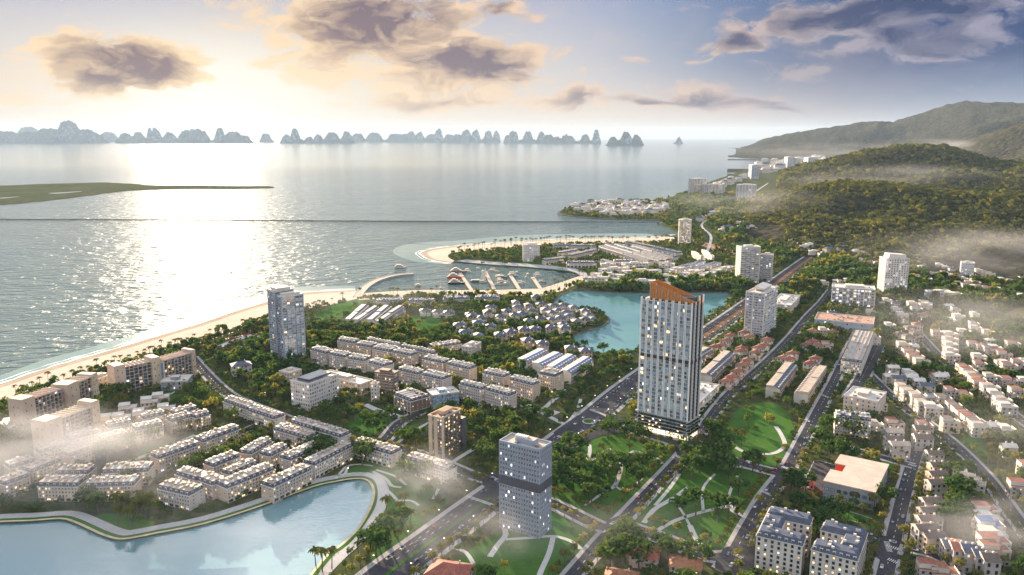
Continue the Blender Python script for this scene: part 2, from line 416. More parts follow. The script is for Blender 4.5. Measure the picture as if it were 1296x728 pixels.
# ---- surface materials of the setting
def water_mat(name, deep, rough, waves, tint2=None, reach=None):
    m, nt, b = principled(name)
    geo = nt.nodes.new('ShaderNodeNewGeometry'); ps = nt.nodes.new('ShaderNodeSeparateXYZ'); nt.links.new(geo.outputs['Position'], ps.inputs[0])
    px_, py_ = X(nt, ps.outputs[0]), X(nt, ps.outputs[1])
    def wave(sx, sy, detail, seed, dist=0.6):
        cb = nt.nodes.new('ShaderNodeCombineXYZ'); nt.links.new((px_*sx+py_*(sx*.25)).v, cb.inputs[0]); nt.links.new((py_*sy-px_*(sy*.18)).v, cb.inputs[1]); cb.inputs[2].default_value = seed
        n = nt.nodes.new('ShaderNodeTexNoise'); n.inputs['Scale'].default_value = 1; n.inputs['Detail'].default_value = detail; n.inputs['Distortion'].default_value = dist
        nt.links.new(cb.outputs[0], n.inputs['Vector']); return X(nt, n.outputs['Fac'])
    h = None
    for (sx, sy, amp, det, seed) in waves:
        w = wave(sx, sy, det, seed)*amp
        h = w if h is None else h+w
    if reach:                                    # open water calms down towards the sheltered bay of islands
        h = h*((1-py_.step(reach[0], reach[1]))*.985+.015)
        nt.links.new((rough+py_*0.0).v, b.inputs['Roughness'])
    bp = nt.nodes.new('ShaderNodeBump'); bp.inputs['Strength'].default_value = 1; bp.inputs['Distance'].default_value = 1
    nt.links.new(h.v, bp.inputs['Height']); nt.links.new(bp.outputs[0], b.inputs['Normal'])
    broad = wave(.004, .009, 3, 5).step(.35, .65)
    nt.links.new(cmix(nt, broad, deep, tint2 or tuple(v*1.5 for v in deep)), b.inputs['Base Color'])
    if not reach: b.inputs['Roughness'].default_value = rough
    b.inputs['IOR'].default_value = 1.34; b.inputs['Specular IOR Level'].default_value = .5
    return m
M['sea'] = water_mat('sea_water', (.060, .110, .10), .12, [(.026, .062, 10.0, 2, 1.0), (.10, .22, 1.7, 2, 4.0), (.010, .020, 5.0, 2, 7.0)], (.085, .135, .12), (1500, 7500))
M['sea'].node_tree.nodes['Principled BSDF'].inputs['IOR'].default_value = 1.5
M['lake'] = water_mat('lagoon_water', (.085, .20, .20), .08, [(.16, .42, .12, 3, 2.0), (.02, .05, .15, 2, 9.0)], (.12, .26, .255))
M['pond'] = water_mat('lake_water', (.075, .18, .21), .05, [(.22, .6, .06, 3, 2.0), (.02, .05, .10, 2, 9.0)], (.15, .28, .31))
M['pond'].node_tree.nodes['Principled BSDF'].inputs['Specular IOR Level'].default_value = 1.0
M['pond'].node_tree.nodes['Principled BSDF'].inputs['IOR'].default_value = 1.7
M['shallow'] = water_mat('shallow_water', (.16, .26, .235), .14, [(.09, .24, .45, 3, 1.0)], (.24, .32, .28))
def ground_mat(name, a, b_, c, s1, s2):
    m, nt, b = principled(name)
    f1 = noise(nt, s1, 6, 'Object').step(.35, .65); f2 = noise(nt, s2, 4, 'Object').step(.4, .7)
    col = cmix(nt, f2*.7, cmix(nt, f1, a, b_), c)
    nt.links.new(col, b.inputs['Base Color']); b.inputs['Roughness'].default_value = .95; b.inputs['Specular IOR Level'].default_value = 0
    return m
M['ground'] = ground_mat('town_ground', (.035, .055, .018), (.07, .085, .035), (.12, .105, .075), .02, .11)
M['grass'] = ground_mat('lawn_grass', (.036, .105, .024), (.058, .135, .030), (.085, .125, .036), .03, .25)
M['drygrass'] = ground_mat('dry_field_grass', (.20, .16, .045), (.16, .15, .05), (.10, .11, .04), .03, .2)
M['sand'] = ground_mat('beach_sand', (.56, .46, .37), (.62, .52, .42), (.48, .39, .31), .02, .15)
M['wetsand'] = ground_mat('wet_sand', (.36, .29, .22), (.42, .34, .26), (.32, .26, .2), .02, .15)
M['asphalt'] = ground_mat('asphalt', (.058, .058, .066), (.085, .082, .086), (.045, .046, .052), .05, .35)
M['brownasphalt'] = ground_mat('earth_median', (.20, .105, .065), (.26, .14, .085), (.11, .085, .055), .05, .25)
M['paving'] = ground_mat('paving', (.34, .33, .34), (.42, .40, .40), (.29, .28, .29), .05, .6)
M['plaza'] = ground_mat('pale_plaza_stone', (.44, .43, .42), (.52, .50, .48), (.36, .35, .35), .05, .7)
M['paint'] = mat('road_paint', (.74, .74, .72), var=.25, scale=.6)
M['dirt'] = ground_mat('bare_orange_earth', (.40, .22, .12), (.46, .27, .16), (.30, .18, .11), .01, .06)
M['mud'] = ground_mat('sandbank_ground', (.07, .085, .04), (.10, .095, .05), (.04, .06, .035), .004, .02)
M['rockbank'] = ground_mat('rock_revetment', (.12, .11, .11), (.2, .19, .18), (.06, .06, .06), .1, .5)
M['foam'] = mat('surf_foam', (.86, .85, .82), var=.1)

# ---- coast lines, read off the ground plan
lake_px = [(-70, 665), (0, 661), (40, 659.5), (75, 657), (92, 661), (110, 669), (130, 678), (150, 683), (172, 680.5), (200, 675), (260, 663), (330, 641), (395, 617), (425, 610), (447, 606.5), (462, 607.5), (470, 616), (471, 628),
           (466, 644), (452, 668), (432, 688), (415, 700), (400, 717), (386, 737), (372, 775), (365, 830), (-70, 830)]
lagoon_px = [(700, 383), (708, 374), (717, 370), (730, 367), (760, 369.5), (790, 370.5), (850, 371), (900, 370), (922, 371), (927, 376), (921, 384), (905, 395), (885, 406), (862, 420), (835, 436), (806, 448), (790, 449.5), (772, 450), (750, 446),
             (736, 440), (727, 434), (722, 428.5), (732, 422), (752, 416), (765, 411), (771, 404.5), (766, 398), (752, 393.5), (738, 391), (726, 389), (710, 387.5)]
pond_w = GP(lake_px, 0); lagoon_w = GP(lagoon_px, 0)
pond_w = smooth(pond_w+[pond_w[0]], 3)[:-1]; lagoon_w = smooth(lagoon_w+[lagoon_w[0]], 2)[:-1]
beach_in = [(-120, 560), (-60, 538), (0, 514), (60, 494), (130, 471), (180, 456), (235, 439), (290, 423), (330, 407), (380, 393), (420, 385.5), (452, 378)]
beach_out = [(-120, 524), (-60, 506), (0, 487), (60, 466), (110, 452), (158, 438), (210, 422), (256, 408), (300, 393), (345, 380), (378, 371), (450, 367)]
quay = [(455, 371), (500, 368), (540, 366.5), (600, 367), (650, 366), (684, 365), (696, 361), (712, 356), (733, 349), (728, 345.5), (714, 342.5), (690, 340.5), (660, 337.5), (630, 336), (600, 333.5), (575, 331)]
pen_in = [(575, 330), (567, 325), (572, 320), (590, 318.5), (612, 317.5), (650, 313.5), (700, 310), (755, 308.6), (814, 307), (845, 305.5), (862, 302)]
pen_out = [(572, 333), (546, 329), (533, 321), (543, 316), (562, 313), (580, 311), (640, 307), (700, 303.2), (755, 301.7), (812, 300.6), (840, 299.3), (856, 297)]
coast_far = [(862, 297), (852, 291), (843, 286), (834, 283), (846, 279.5), (815, 278), (758, 276.5), (727, 273.5), (708, 270.5), (712, 266.5), (730, 261.5), (755, 257), (802, 254.5), (835, 256), (856, 256), (860, 250), (868, 242), (878, 236.5),
             (872, 235), (880, 233.5), (896, 231), (910, 226), (925, 221), (945, 215), (958, 210), (966, 206), (973, 202), (990, 199.4), (1004, 197.8), (990, 197.2), (965, 194.8), (948, 191.5), (938, 187.6), (936, 186.0), (952, 184.6)]
coast = GP(beach_in)+smooth(GP(quay), 2)+GP(pen_in)+GP(coast_far)
land_outer = coast+[(9000, 21500), (22000, 21000), (22000, 300), (1200, 250), (-600, 250), (-1200, 300)]
sheet('ground', [[land_outer, pond_w, lagoon_w]], 0.0, M['ground'], thick=4)
R_SEA = 60000
sea_mb = MB(); sea_mb.face([(-R_SEA, -3000, SEA_Z), (R_SEA, -3000, SEA_Z), (R_SEA, R_SEA, SEA_Z), (-R_SEA, R_SEA, SEA_Z)])
tag(sea_mb.build('sea', M['sea']), kind='structure')
sheet('lagoon', [[offset(lagoon_w, -2.0, True) if False else [(x*1.0, y*1.0) for x, y in lagoon_w]]], -1.2, M['lake'])
sheet('lake', [[pond_w]], -1.2, M['pond'])
for p, v in ((pond_w, 4), (lagoon_w, 4)): mark_poly(p, v)
mark_poly([G(x, y) for x, y in beach_in[::-1]]+[G(x, y, SEA_Z) for x, y in beach_out], 3)
occ[~inside(land_outer, gx, gy)] = 4

def band(name, inner, outer, zi, zo, material, n=3, rows=1):
    """sloping ribbon between two lines of equal length"""
    a, b = smooth(inner, n), smooth(outer, n); mb = MB()
    for i in range(len(a)-1):
        mb.face([(a[i][0], a[i][1], zi), (a[i+1][0], a[i+1][1], zi), (b[i+1][0], b[i+1][1], zo), (b[i][0], b[i][1], zo)])
    return tag(mb.build(name, material), kind='structure')
def lerp(a, b, t): return [(p[0]+(q[0]-p[0])*t, p[1]+(q[1]-p[1])*t) for p, q in zip(a, b)]
for nm, li, lo in (('beach', beach_in, beach_out), ('peninsula_beach', pen_in, pen_out)):
    a, b = GP(li, .3), GP(lo, SEA_Z)
    far = lerp(a, b, 1.45) if nm == 'beach' else lerp(a, b, 1.9)
    m1 = lerp(a, b, .80)
    band(nm, a, m1, .3, -.9, M['sand']); band(nm.replace('beach', 'wet_sand'), m1, lerp(a, b, 1.03), -.9, SEA_Z-.1, M['wetsand'])
    band(nm.replace('beach', 'shallows'), lerp(a, b, .99), far, SEA_Z+.06, SEA_Z+.06, M['shallow'])
    w = smooth(b, 6); mb = MB()
    k0 = [1.0+.5*math.sin(i*1.7)+.4*math.sin(i*.61) for i in range(len(w))]
    o1, o2 = offset(w, 0), None
    for off, wd in ((0.0, 2.6), (9.0, 1.3)):
        for i in range(len(w)-1):
            def at(j, d):
                q = offset(w[max(0, j-1):j+2], d)
                return q[1] if j > 0 else q[0]
            d = [off+k0[i]*1.2, off+k0[i+1]*1.2, off+k0[i+1]*1.2+wd*k0[i+1], off+k0[i]*1.2+wd*k0[i]]
            mb.face([(*at(i, d[0]), SEA_Z+.10), (*at(i+1, d[1]), SEA_Z+.10), (*at(i+1, d[2]), SEA_Z+.10), (*at(i, d[3]), SEA_Z+.10)][::1])
    tag(mb.build('surf' if nm == 'beach' else 'peninsula_surf', M['foam']), kind='stuff')
# marina promenade of sand-coloured paving
qs = smooth(GP(quay), 2)
prom = [(455, 371.5), (500, 368.5), (540, 367), (600, 367.5), (650, 366.5), (684, 365.5), (697, 361.5), (713, 356.5), (733, 349.5), (744, 350), (735, 357), (715, 367), (690, 374), (640, 374), (600, 374), (540, 375), (500, 377), (454, 380)]
sheet('promenade', [[GP(prom)]], .12, M['sand']); mark_poly(GP(prom), 3)
prom2 = [(733, 349), (728, 345), (714, 342), (690, 340), (660, 337), (630, 335.4), (600, 333), (575, 330.6), (590, 328.5), (620, 331), (660, 333.5), (700, 336.5), (728, 340), (742, 345), (744, 350)]
sheet('quay_path', [[GP(prom2)]], .12, M['paving']); mark_poly(GP(prom2), 3)
# sandbank out in the bay
bank = [(-150, 236), (0, 235), (60, 233), (120, 231.5), (150, 231.8), (185, 234.5), (240, 235.2), (320, 235.8), (347, 237), (330, 239), (260, 239.6), (185, 240.5), (150, 243), (110, 248), (60, 254), (20, 258), (-40, 262), (-150, 268)]
bw = smooth(GP(bank+[bank[0]], SEA_Z), 4)[:-1]
bw = [(x*(1+.004*math.sin(i*2.3)), y*(1+.004*math.sin(i*1.1))) for i, (x, y) in enumerate(bw)]
sheet('sandbank', [[bw]], -.6, M['mud'], thick=2)
pools = [[(-40, 253), (5, 250), (25, 248.8), (8, 251), (-40, 255)], [(60, 244.6), (85, 243), (105, 242.2), (90, 244), (70, 245.4)]]
sheet('tidal_pool', [[smooth(GP(q+[q[0]], -.6), 3)[:-1]] for q in pools], -.45, M['sea'])
# ---- lawns
LAWNS = [
 [(738, 557), (775, 546), (815, 562), (853, 578), (832, 600), (806, 628), (784, 652), (762, 657), (728, 645), (697, 633), (697, 600), (718, 575)],
 [(888, 577), (930, 588), (966, 604), (975, 612), (962, 640), (940, 668), (925, 694), (890, 688), (850, 676), (806, 664), (812, 645), (838, 618)],
 [(905, 572), (925, 530), (945, 512), (985, 512), (1004, 540), (1000, 572), (985, 590), (950, 584)],
 [(457, 521), (476, 524), (497, 529.5), (487, 540), (466, 553), (440, 540)], [(524, 536.5), (541.5, 540), (530, 550), (518, 557), (500, 549)],
 [(392, 626), (425, 604), (455, 588), (480, 578), (510, 592), (548, 606), (556, 616), (535, 640), (510, 655), (487, 668), (474, 664), (484, 640), (486, 616), (470, 602), (448, 600), (420, 608)],
 [(470, 690), (500, 660), (540, 642), (556, 632), (570, 632), (540, 660), (500, 690), (470, 720)],
 [(640, 668), (700, 643), (742, 668), (752, 680), (715, 712), (690, 735), (560, 735), (590, 700)],
 [(28, 590), (30, 560), (60, 552), (92, 562), (60, 580)], [(150, 585), (160, 577), (200, 562), (208, 566), (168, 584)], [(105, 662), (140, 650), (196, 662), (160, 675)],
 [(1100, 574), (1146, 590), (1138, 604), (1118, 596)], [(1034, 641), (1038, 634), (1075, 646), (1108, 658), (1104, 668), (1068, 656)],
 [(1215, 545), (1235, 545), (1250, 575), (1240, 590), (1222, 572)], [(930, 307), (948, 309), (946, 330), (930, 328)], [(1120, 318), (1165, 318), (1172, 345), (1120, 345)],
 [(430, 383), (450, 379), (462, 384), (430, 404), (400, 408), (392, 402)], [(663, 330), (690, 329), (735, 338), (715, 344), (690, 339), (664, 336)], [(205, 500), (225, 492), (232, 500), (212, 512), (190, 516)],
 [(520, 400), (545, 395), (560, 410), (540, 425), (520, 415)]]
lw = [smooth(GP(l+[l[0]]), 3)[:-1] for l in LAWNS]
sheet('lawn', [[l] for l in lw], .06, M['grass'])
for i, l in enumerate(lw): mark_poly(l, 2)
sheet('dry_field', [[smooth(GP([(1262, 402), (1296, 388), (1340, 390), (1340, 416), (1290, 416), (1262, 402)]), 3)[:-1]]], .08, M['drygrass'])
mark_poly(GP([(1262, 402), (1296, 388), (1340, 390), (1340, 416), (1290, 416)]), 2)
sheet('bare_earth', [[smooth(GP([(855, 259), (870, 254.5), (897, 257), (905, 262), (885, 264), (858, 262), (855, 259)]), 3)[:-1]], [smooth(GP([(868, 302), (890, 306), (915, 313), (935, 320), (920, 322), (890, 312), (868, 302)]), 3)[:-1]],
   [smooth(GP([(965, 318), (985, 323), (997, 328), (985, 331), (968, 326), (965, 318)]), 3)[:-1]]], .10, M['dirt'])
# ---- roads: carriageway, raised pavements with kerbs, painted lines
ROADS = [  # centre line, half width of the carriageway, pavement width, median half width
 ('boulevard', [(455, 760), (489, 728), (548, 684), (607, 640), (655, 605), (700, 567), (745, 532), (790, 494), (830, 465), (868, 440), (905, 415), (950, 383), (985, 356), (1012, 336), (1032, 322)], 13.0, 4, 2.0),
 ('park_street', [(715, 740), (761.6, 685), (785, 661), (818, 626), (850, 592), (872, 566), (917, 505), (945, 480), (976, 452), (1001, 426), (1021, 402), (1040, 382), (1052, 366)], 4.4, 3.0, 0),
 ('tower_street', [(752, 530), (792, 542), (830, 553), (872, 566), (906, 576), (958, 592), (990, 600), (1020, 606)], 5.0, 3.0, 0),
 ('avenue', [(915, 722), (929, 701), (950, 662), (971, 627), (992, 600), (1003, 583), (1020, 550), (1038, 515), (1053, 487), (1066, 460), (1080, 432), (1092, 410)], 4.4, 3.0, 0),
 ('school_street', [(1112, 760), (1122, 720), (1136, 660), (1147, 615), (1156, 584), (1166, 552), (1174, 520)], 4.6, 3.0, 0),
 ('hill_street', [(1096, 470), (1134, 507), (1180, 540), (1212, 566), (1250, 605), (1275, 640), (1310, 690)], 4.5, 2.5, 0),
 ('upper_street', [(1150, 408), (1175, 436), (1194, 455), (1240, 492), (1296, 534), (1340, 565)], 4.5, 2.5, 0),
 ('lower_street', [(1098, 680), (1134, 690), (1180, 701), (1217, 719), (1250, 735)], 4.5, 2.5, 0),
 ('court_street', [(1060, 564), (1090, 572), (1120, 580), (1156, 590)], 4.0, 2.5, 0),
 ('office_street', [(640, 620), (668, 627), (700, 638), (735, 655), (765, 668), (785, 663)], 5.0, 3.0, 0),
 ('villa_street', [(785, 663), (840, 682), (896, 704), (930, 703)], 5.0, 3.0, 0),
 ('resort_street', [(243, 452), (262, 474), (291, 500), (330, 517), (380, 536), (430, 556), (480, 560), (505, 536), (535, 520)], 4.5, 3.0, 0),
 ('garden_street', [(480, 560), (540, 578), (575, 592), (610, 606), (650, 612)], 4.5, 3.0, 0),
 ('dark_avenue', [(1112, 437), (1102, 457), (1090, 480), (1075, 505)], 6.5, 2.5, 0),
 ('row_street', [(120, 620), (170, 600), (206, 585), (255, 566), (310, 545), (345, 530)], 4.0, 2.0, 0),
]
roadw = {}
road_mb, pave_mb, line_mb, med_mb, zebra_mb = MB(), MB(), MB(), MB(), MB()
for i, (nm, px_, hw, pw, md) in enumerate(ROADS):
    w = smooth(GP(px_), 4); roadw[nm] = (w, hw, pw)
    mark_line(w, hw+pw+.6, 1)
for i, (nm, px_, hw, pw, md) in enumerate(ROADS):
    w, hw, pw = roadw[nm]; z = .10+.012*i
    mb = MB(); strip(mb, w, -hw, hw, z); tag(mb.build(nm, M['asphalt']), kind='structure')
    strip(pave_mb, w, hw, hw+pw, .085+.011*i, thick=.12); strip(pave_mb, w, -hw-pw, -hw, .085+.011*i, thick=.12)
    if md:
        up = [p for p in w if p[1] > G(800, 486)[1]]; low = [p for p in w if p[1] < G(625, 628)[1]]; mid = [p for p in w if G(668, 593)[1] < p[1] < G(722, 550)[1]]
        strip(med_mb, up, -4.6, 2.4, z+.12, thick=.12)
        for q in (low, mid):
            if len(q) > 1: strip(med_mb, q, -md*.6, md*.6, z+.14, 1, thick=.14)
    # dashed lane lines
    acc = 0
    for (x0, y0), (x1, y1) in zip(w, w[1:]):
        L = math.hypot(x1-x0, y1-y0); ux, uy = (x1-x0)/L, (y1-y0)/L; s = -acc % 9.0
        while s+3.2 < L:
            if y0 < 1300:
                for lane in ((-9.4, -5.6, 5.6, 9.4) if md else (0,)):
                    ax, ay = x0+ux*s-uy*lane, y0+uy*s+ux*lane
                    a = [(ax+ux*t-uy*o, ay+uy*t+ux*o, z+.03) for t, o in ((0, -.16), (3.2, -.16), (3.2, .16), (0, .16))]
                    line_mb.face(a)
            s += 9.0
        acc += L
tag(pave_mb.build('pavement', M['paving']), kind='structure')
tag(med_mb.build('median_strip', [M['brownasphalt'], M['grass']]), kind='structure')
# junction aprons and zebra crossings
jn = [[(700, 548), (745, 520), (785, 528), (800, 545), (760, 552), (725, 566)], [(624, 628), (610, 606), (655, 590), (676, 602), (668, 622)], [(858, 560), (880, 556), (895, 572), (876, 584), (856, 574)], [(768, 660), (790, 652), (806, 664), (785, 680), (764, 675)],
      [(916, 694), (940, 690), (985, 700), (1000, 716), (950, 728), (905, 722)], [(1105, 676), (1140, 684), (1150, 700), (1122, 712), (1098, 694)], [(985, 588), (1012, 594), (1008, 614), (982, 612)]]
sheet('junction_apron', [[smooth(GP(q+[q[0]]), 3)[:-1]] for q in jn], .30, M['asphalt'])
for q in jn: mark_poly(GP(q), 1)
def zebra(x0, y0, x1, y1, wid=3.4, zz=.34):
    a, b = G(x0, y0), G(x1, y1); L = math.hypot(b[0]-a[0], b[1]-a[1]); ux, uy = (b[0]-a[0])/L, (b[1]-a[1])/L
    s = 0
    while s < L:
        zebra_mb.face([(a[0]+ux*(s+t)-uy*o, a[1]+uy*(s+t)+ux*o, zz) for t, o in ((0, -wid/2), (.55, -wid/2), (.55, wid/2), (0, wid/2))]); s += 1.25
for q in ((590, 628, 624, 640), (622, 604, 634, 611), (706, 552, 728, 562), (782, 536, 800, 544), (856, 577, 866, 582), (785, 657, 797, 663), (765, 683, 776, 689), (781, 660, 787, 669), (1122, 691, 1138, 696), (1124, 708, 1136, 713),
          (930, 702, 940, 707), (962, 621, 982, 630), (990, 591, 1008, 597), (1040, 500, 1050, 504), (1150, 588, 1160, 591), (748, 519, 768, 527), (1122, 686, 1126, 699), (1143, 690, 1139, 702)): zebra(*q)
line_mb.v += []; n0 = len(line_mb.v)
for f in zebra_mb.f: line_mb.f.append(tuple(i+n0 for i in f)); line_mb.m.append(0)
line_mb.v += zebra_mb.v
tag(line_mb.build('road_marking', M['paint']), kind='structure')
# roundabout island and its ring of earth-red paving
rb = G(746, 534); mb = MB()
mb.cyl(rb[0], rb[1], .3, .75, 6.5, 6.3, 24, 0); mb.cyl(rb[0], rb[1], .75, .95, 5.6, 5.0, 24, 1)
tag(mb.build('roundabout_island', [M['plaza'], M['grass']]), kind='structure')
# parking pad crowd marks: short white studs round the roundabout
# ---- footpaths, plazas, lakeside walk
PATHS = [([(746, 563), (746.5, 572), (743, 584)], 1.8), ([(772, 568), (757, 577), (744, 586)], 1.8), ([(803, 571), (787, 581), (785, 597), (778, 615), (767, 620)], 2.0), ([(803, 571), (829, 579), (838, 587)], 1.8),
  ([(872, 617), (850, 632), (828, 645), (815, 662)], 2.2), ([(860, 600), (846, 620), (829, 640)], 1.6), ([(828, 674), (855, 659), (890, 648), (922, 641)], 2.0), ([(917, 631), (930, 645), (938, 656)], 2.2), ([(873, 665), (880, 680), (891, 696)], 2.2),
  ([(982, 540), (988, 549), (993, 561), (988, 570), (972, 575), (945, 573), (930, 566)], 2.2), ([(928, 590), (950, 594), (965, 598)], 1.8), ([(720, 600), (735, 612), (752, 618), (767, 620)], 1.3), ([(778, 615), (790, 622), (800, 618), (812, 606)], 1.2), ([(740, 640), (752, 632), (767, 620)], 1.2), ([(757, 577), (772, 590), (787, 590)], 1.1), ([(905, 600), (890, 618), (890, 648)], 1.2), ([(935, 600), (925, 620), (922, 641), (938, 656)], 1.2), ([(850, 632), (862, 646), (873, 665)], 1.1),
  ([(640, 683), (672, 681), (700, 679), (722, 685), (735, 695)], 1.8), ([(700, 680), (695, 700), (684, 725), (680, 740)], 2.0), ([(634, 660), (640, 676), (630, 690), (620, 705)], 2.2), ([(575, 694), (590, 700), (600, 715)], 1.6),
  ([(155, 587), (175, 580), (206, 569), (247, 551)], 3.2), ([(30, 590), (50, 578), (78, 566)], 1.2), ([(20, 580), (45, 588)], 1.0),
  ([(425, 606), (433, 596), (440, 590), (455, 588), (472, 590)], 1.3), ([(440, 590), (436, 600), (425, 602)], 1.2), ([(472, 597), (488, 606), (496, 615), (508, 617)], 1.6), ([(476, 595), (500, 603), (514, 614)], 1.4), ([(486, 617), (496, 626), (503, 634)], 1.4), ([(500, 634), (520, 634), (530, 640)], 1.4), ([(555, 619), (548, 632)], 1.4),
  ([(470, 559), (490, 562), (500, 563)], 1.6), ([(462, 512), (480, 520), (505, 527), (520, 530)], 4.0), ([(500, 563), (525, 545), (545, 534)], 2.0), ([(565, 590), (590, 574), (612, 562)], 2.4),
  ([(660, 512), (690, 520), (705, 524)], 6.5), ([(690, 516), (708, 500), (720, 492)], 3.0), ([(675, 517), (700, 530), (716, 538)], 3.0), ([(715, 540), (730, 520), (735, 505)], 1.8),
  ([(190, 520), (205, 505), (230, 492)], 1.4), ([(170, 508), (182, 500)], 1.0), ([(275, 440), (300, 430), (320, 424)], 6.0), ([(282, 452), (310, 436), (328, 425)], 2.0),
  ([(890, 330), (900, 300), (888, 285), (905, 272), (925, 262), (945, 250), (960, 240), (972, 232)], 4.0), ([(1160, 480), (1180, 500), (1215, 530)], 1.6)]
mb = MB()
for px_, hw in PATHS:
    w = smooth(GP(px_), 5); strip(mb, w, -hw*.85, hw*.85, .16); mark_line(w, hw+.5, 1)
tag(mb.build('footpath', M['plaza']), kind='structure')
lk = smooth(GP(lake_px[:26]), 3)
mb = MB(); strip(mb, lk, 0, 2.0, .10, thick=3); tag(mb.build('lake_kerb', mat('sandstone_edge', (.56, .47, .30))), kind='structure')
mb = MB(); strip(mb, lk, 2.0, 5.0, .12); tag(mb.build('lake_verge', M['grass']), kind='structure')
mb = MB(); strip(mb, lk, 5.0, 12.0, .14); tag(mb.build('lakeside_walk', M['paving']), kind='structure')
mark_line(lk, 13, 1)
wide = smooth(GP([(462, 600), (478, 606), (484, 620), (482, 640), (470, 662), (452, 686), (432, 704), (412, 724)]), 4)
mb = MB(); strip(mb, wide, -3.5, 3.5, .17); tag(mb.build('lakeside_path', M['plaza']), kind='structure'); mark_line(wide, 4, 1)
lg = [p for p in lagoon_w]
mb = MB(); strip(mb, lg, -.2, 1.6, .10, thick=3, closed=True) if False else strip(mb, lg+[lg[0]], -1.2, .6, .10, thick=3); tag(mb.build('lagoon_bank', M['rockbank']), kind='structure')
# islet shore rocks
isl = smooth(GP(coast_far[3:16]), 3); mb = MB(); strip(mb, isl, -3, 6, .35, thick=3); tag(mb.build('rocky_shore', M['rockbank']), kind='structure')

# ---- hills
def z_at(px_, py_, D):
    d = pix_dir(px_, py_); h = math.hypot(d.x, d.y)
    return CAM_H + D*d.z/h
def az_px(px_, py_): d = pix_dir(px_, py_); return math.atan2(d.x, d.y)
RIDGES = [  # skyline in the photograph, distance, run of the slope towards the camera, run behind
 ([(945, 262), (975, 252), (1000, 243), (1049, 232), (1100, 233), (1137, 235), (1208, 246), (1296, 251), (1420, 262), (1700, 270)], (2850, 2400), 950, 500),
 ([(985, 222), (1010, 214), (1040, 208), (1093, 196), (1148, 188), (1192, 188), (1225, 196), (1247, 205), (1266, 210), (1296, 206), (1420, 196), (1700, 190)], (4600, 4000), 1500, 1100),
 ([(1110, 210), (1150, 200), (1214, 183), (1250, 171), (1296, 157), (1420, 138), (1700, 130)], (7800, 6500), 1900, 1500),
 ([(915, 193), (934, 189.6), (941, 186.3), (965, 177.5), (1000, 169.5), (1040, 163.5), (1080, 158), (1105, 155), (1130, 154.5), (1160, 145.5), (1200, 134.5), (1230, 132), (1296, 132), (1420, 128), (1700, 135)], (15500, 11500), 5200, 2500)]
NA = 300; az0, az1 = az_px(922, 186), az_px(1560, 250)
azs = np.linspace(az0, az1, NA)
rs = np.concatenate([np.geomspace(1650, 5200, 170), np.geomspace(5260, 19500, 110)])
prof = []
for sky_, (d0, d1), fr, bk in RIDGES:
    a = np.array([az_px(*p) for p in sky_]); t = np.linspace(0, 1, len(a)); Dk = d0+(d1-d0)*t
    zk = np.array([z_at(p[0], p[1], D) for p, D in zip(sky_, Dk)])
    prof.append((a, Dk, zk, fr, bk))
def vnoise(x, y, seed):
    def h(i, j): return np.modf(np.abs(np.sin(i*127.1+j*311.7+seed*74.7)*43758.5453))[0]
    i, j = np.floor(x), np.floor(y); u, v = x-i, y-j; u = u*u*(3-2*u); v = v*v*(3-2*v)
    return (h(i, j)*(1-u)+h(i+1, j)*u)*(1-v)+(h(i, j+1)*(1-u)+h(i+1, j+1)*u)*v
def hill_z(A, Rr):
    """height of the terrain at azimuth A and ground distance Rr (arrays)"""
    z = np.full(A.shape, -6.0)
    Xc, Yc = Rr*np.sin(A), Rr*np.cos(A)
    for k, (a, Dk, zk, fr, bk) in enumerate(prof):
        D = np.interp(A, a, Dk); pk = np.interp(A, a, zk)
        pk = np.where(A < a[0], -8, pk)
        t = np.where(Rr < D, (D-Rr)/fr, (Rr-D)/bk); t = np.clip(t, 0, 1)
        s = 1-t*t*(3-2*t)
        sc = (300, 420, 800, 1500)[k]
        gull = (vnoise(Xc/sc, Yc/sc, k+3)-.5)*.8+(vnoise(Xc/sc*2.7, Yc/sc*2.7, k+9)-.5)*.4
        zz = pk*s*(1+gull*np.clip(t*3.0, 0, 1)*.9)
        z = np.maximum(z, np.where(t >= 1, -6, zz))
    return z
AA, RR = np.meshgrid(azs, rs)
ZZ = hill_z(AA, RR); XX, YY = RR*np.sin(AA), RR*np.cos(AA)
ZZ = ZZ+np.where(RR > 5200, (vnoise(XX/60, YY/60, 1)-.5)*np.clip(ZZ, 0, 30)*.9+(vnoise(XX/160, YY/160, 2)-.5)*np.clip(ZZ, 0, 60)*.8, 0)
vv = np.stack([XX, YY, ZZ], -1).reshape(-1, 3)
ii = np.arange(len(rs)-1)[:, None]*NA+np.arange(NA-1)[None, :]
qd = np.stack([ii, ii+1, ii+NA+1, ii+NA], -1).reshape(-1, 4)
qd = qd[(vv[qd][:, :, 2] > -5.5).any(1)]
m, hnt, hb = principled('hill_forest_floor')
f1 = noise(hnt, .006, 6).step(.35, .65); f2 = noise(hnt, .035, 5, rough=.7).step(.35, .65)
vor = hnt.nodes.new('ShaderNodeTexVoronoi'); vor.inputs['Scale'].default_value = .045
tcx = hnt.nodes.new('ShaderNodeTexCoord'); hnt.links.new(tcx.outputs['Object'], vor.inputs['Vector'])
sepc = hnt.nodes.new('ShaderNodeSeparateColor'); hnt.links.new(vor.outputs['Color'], sepc.inputs[0])
hc = cmix(hnt, f1, (.016, .026, .022), (.030, .036, .032)); hc = cmix(hnt, f2*.9, hc, (.105, .085, .055)); hc = cmix(hnt, X(hnt, sepc.outputs[0])*.55, hc, (.014, .022, .014))  # warm patches paint sunlit speckle into the slope colour
hnt.links.new(hc, hb.inputs['Base Color']); hb.inputs['Roughness'].default_value = 1; hb.inputs['Specular IOR Level'].default_value = 0
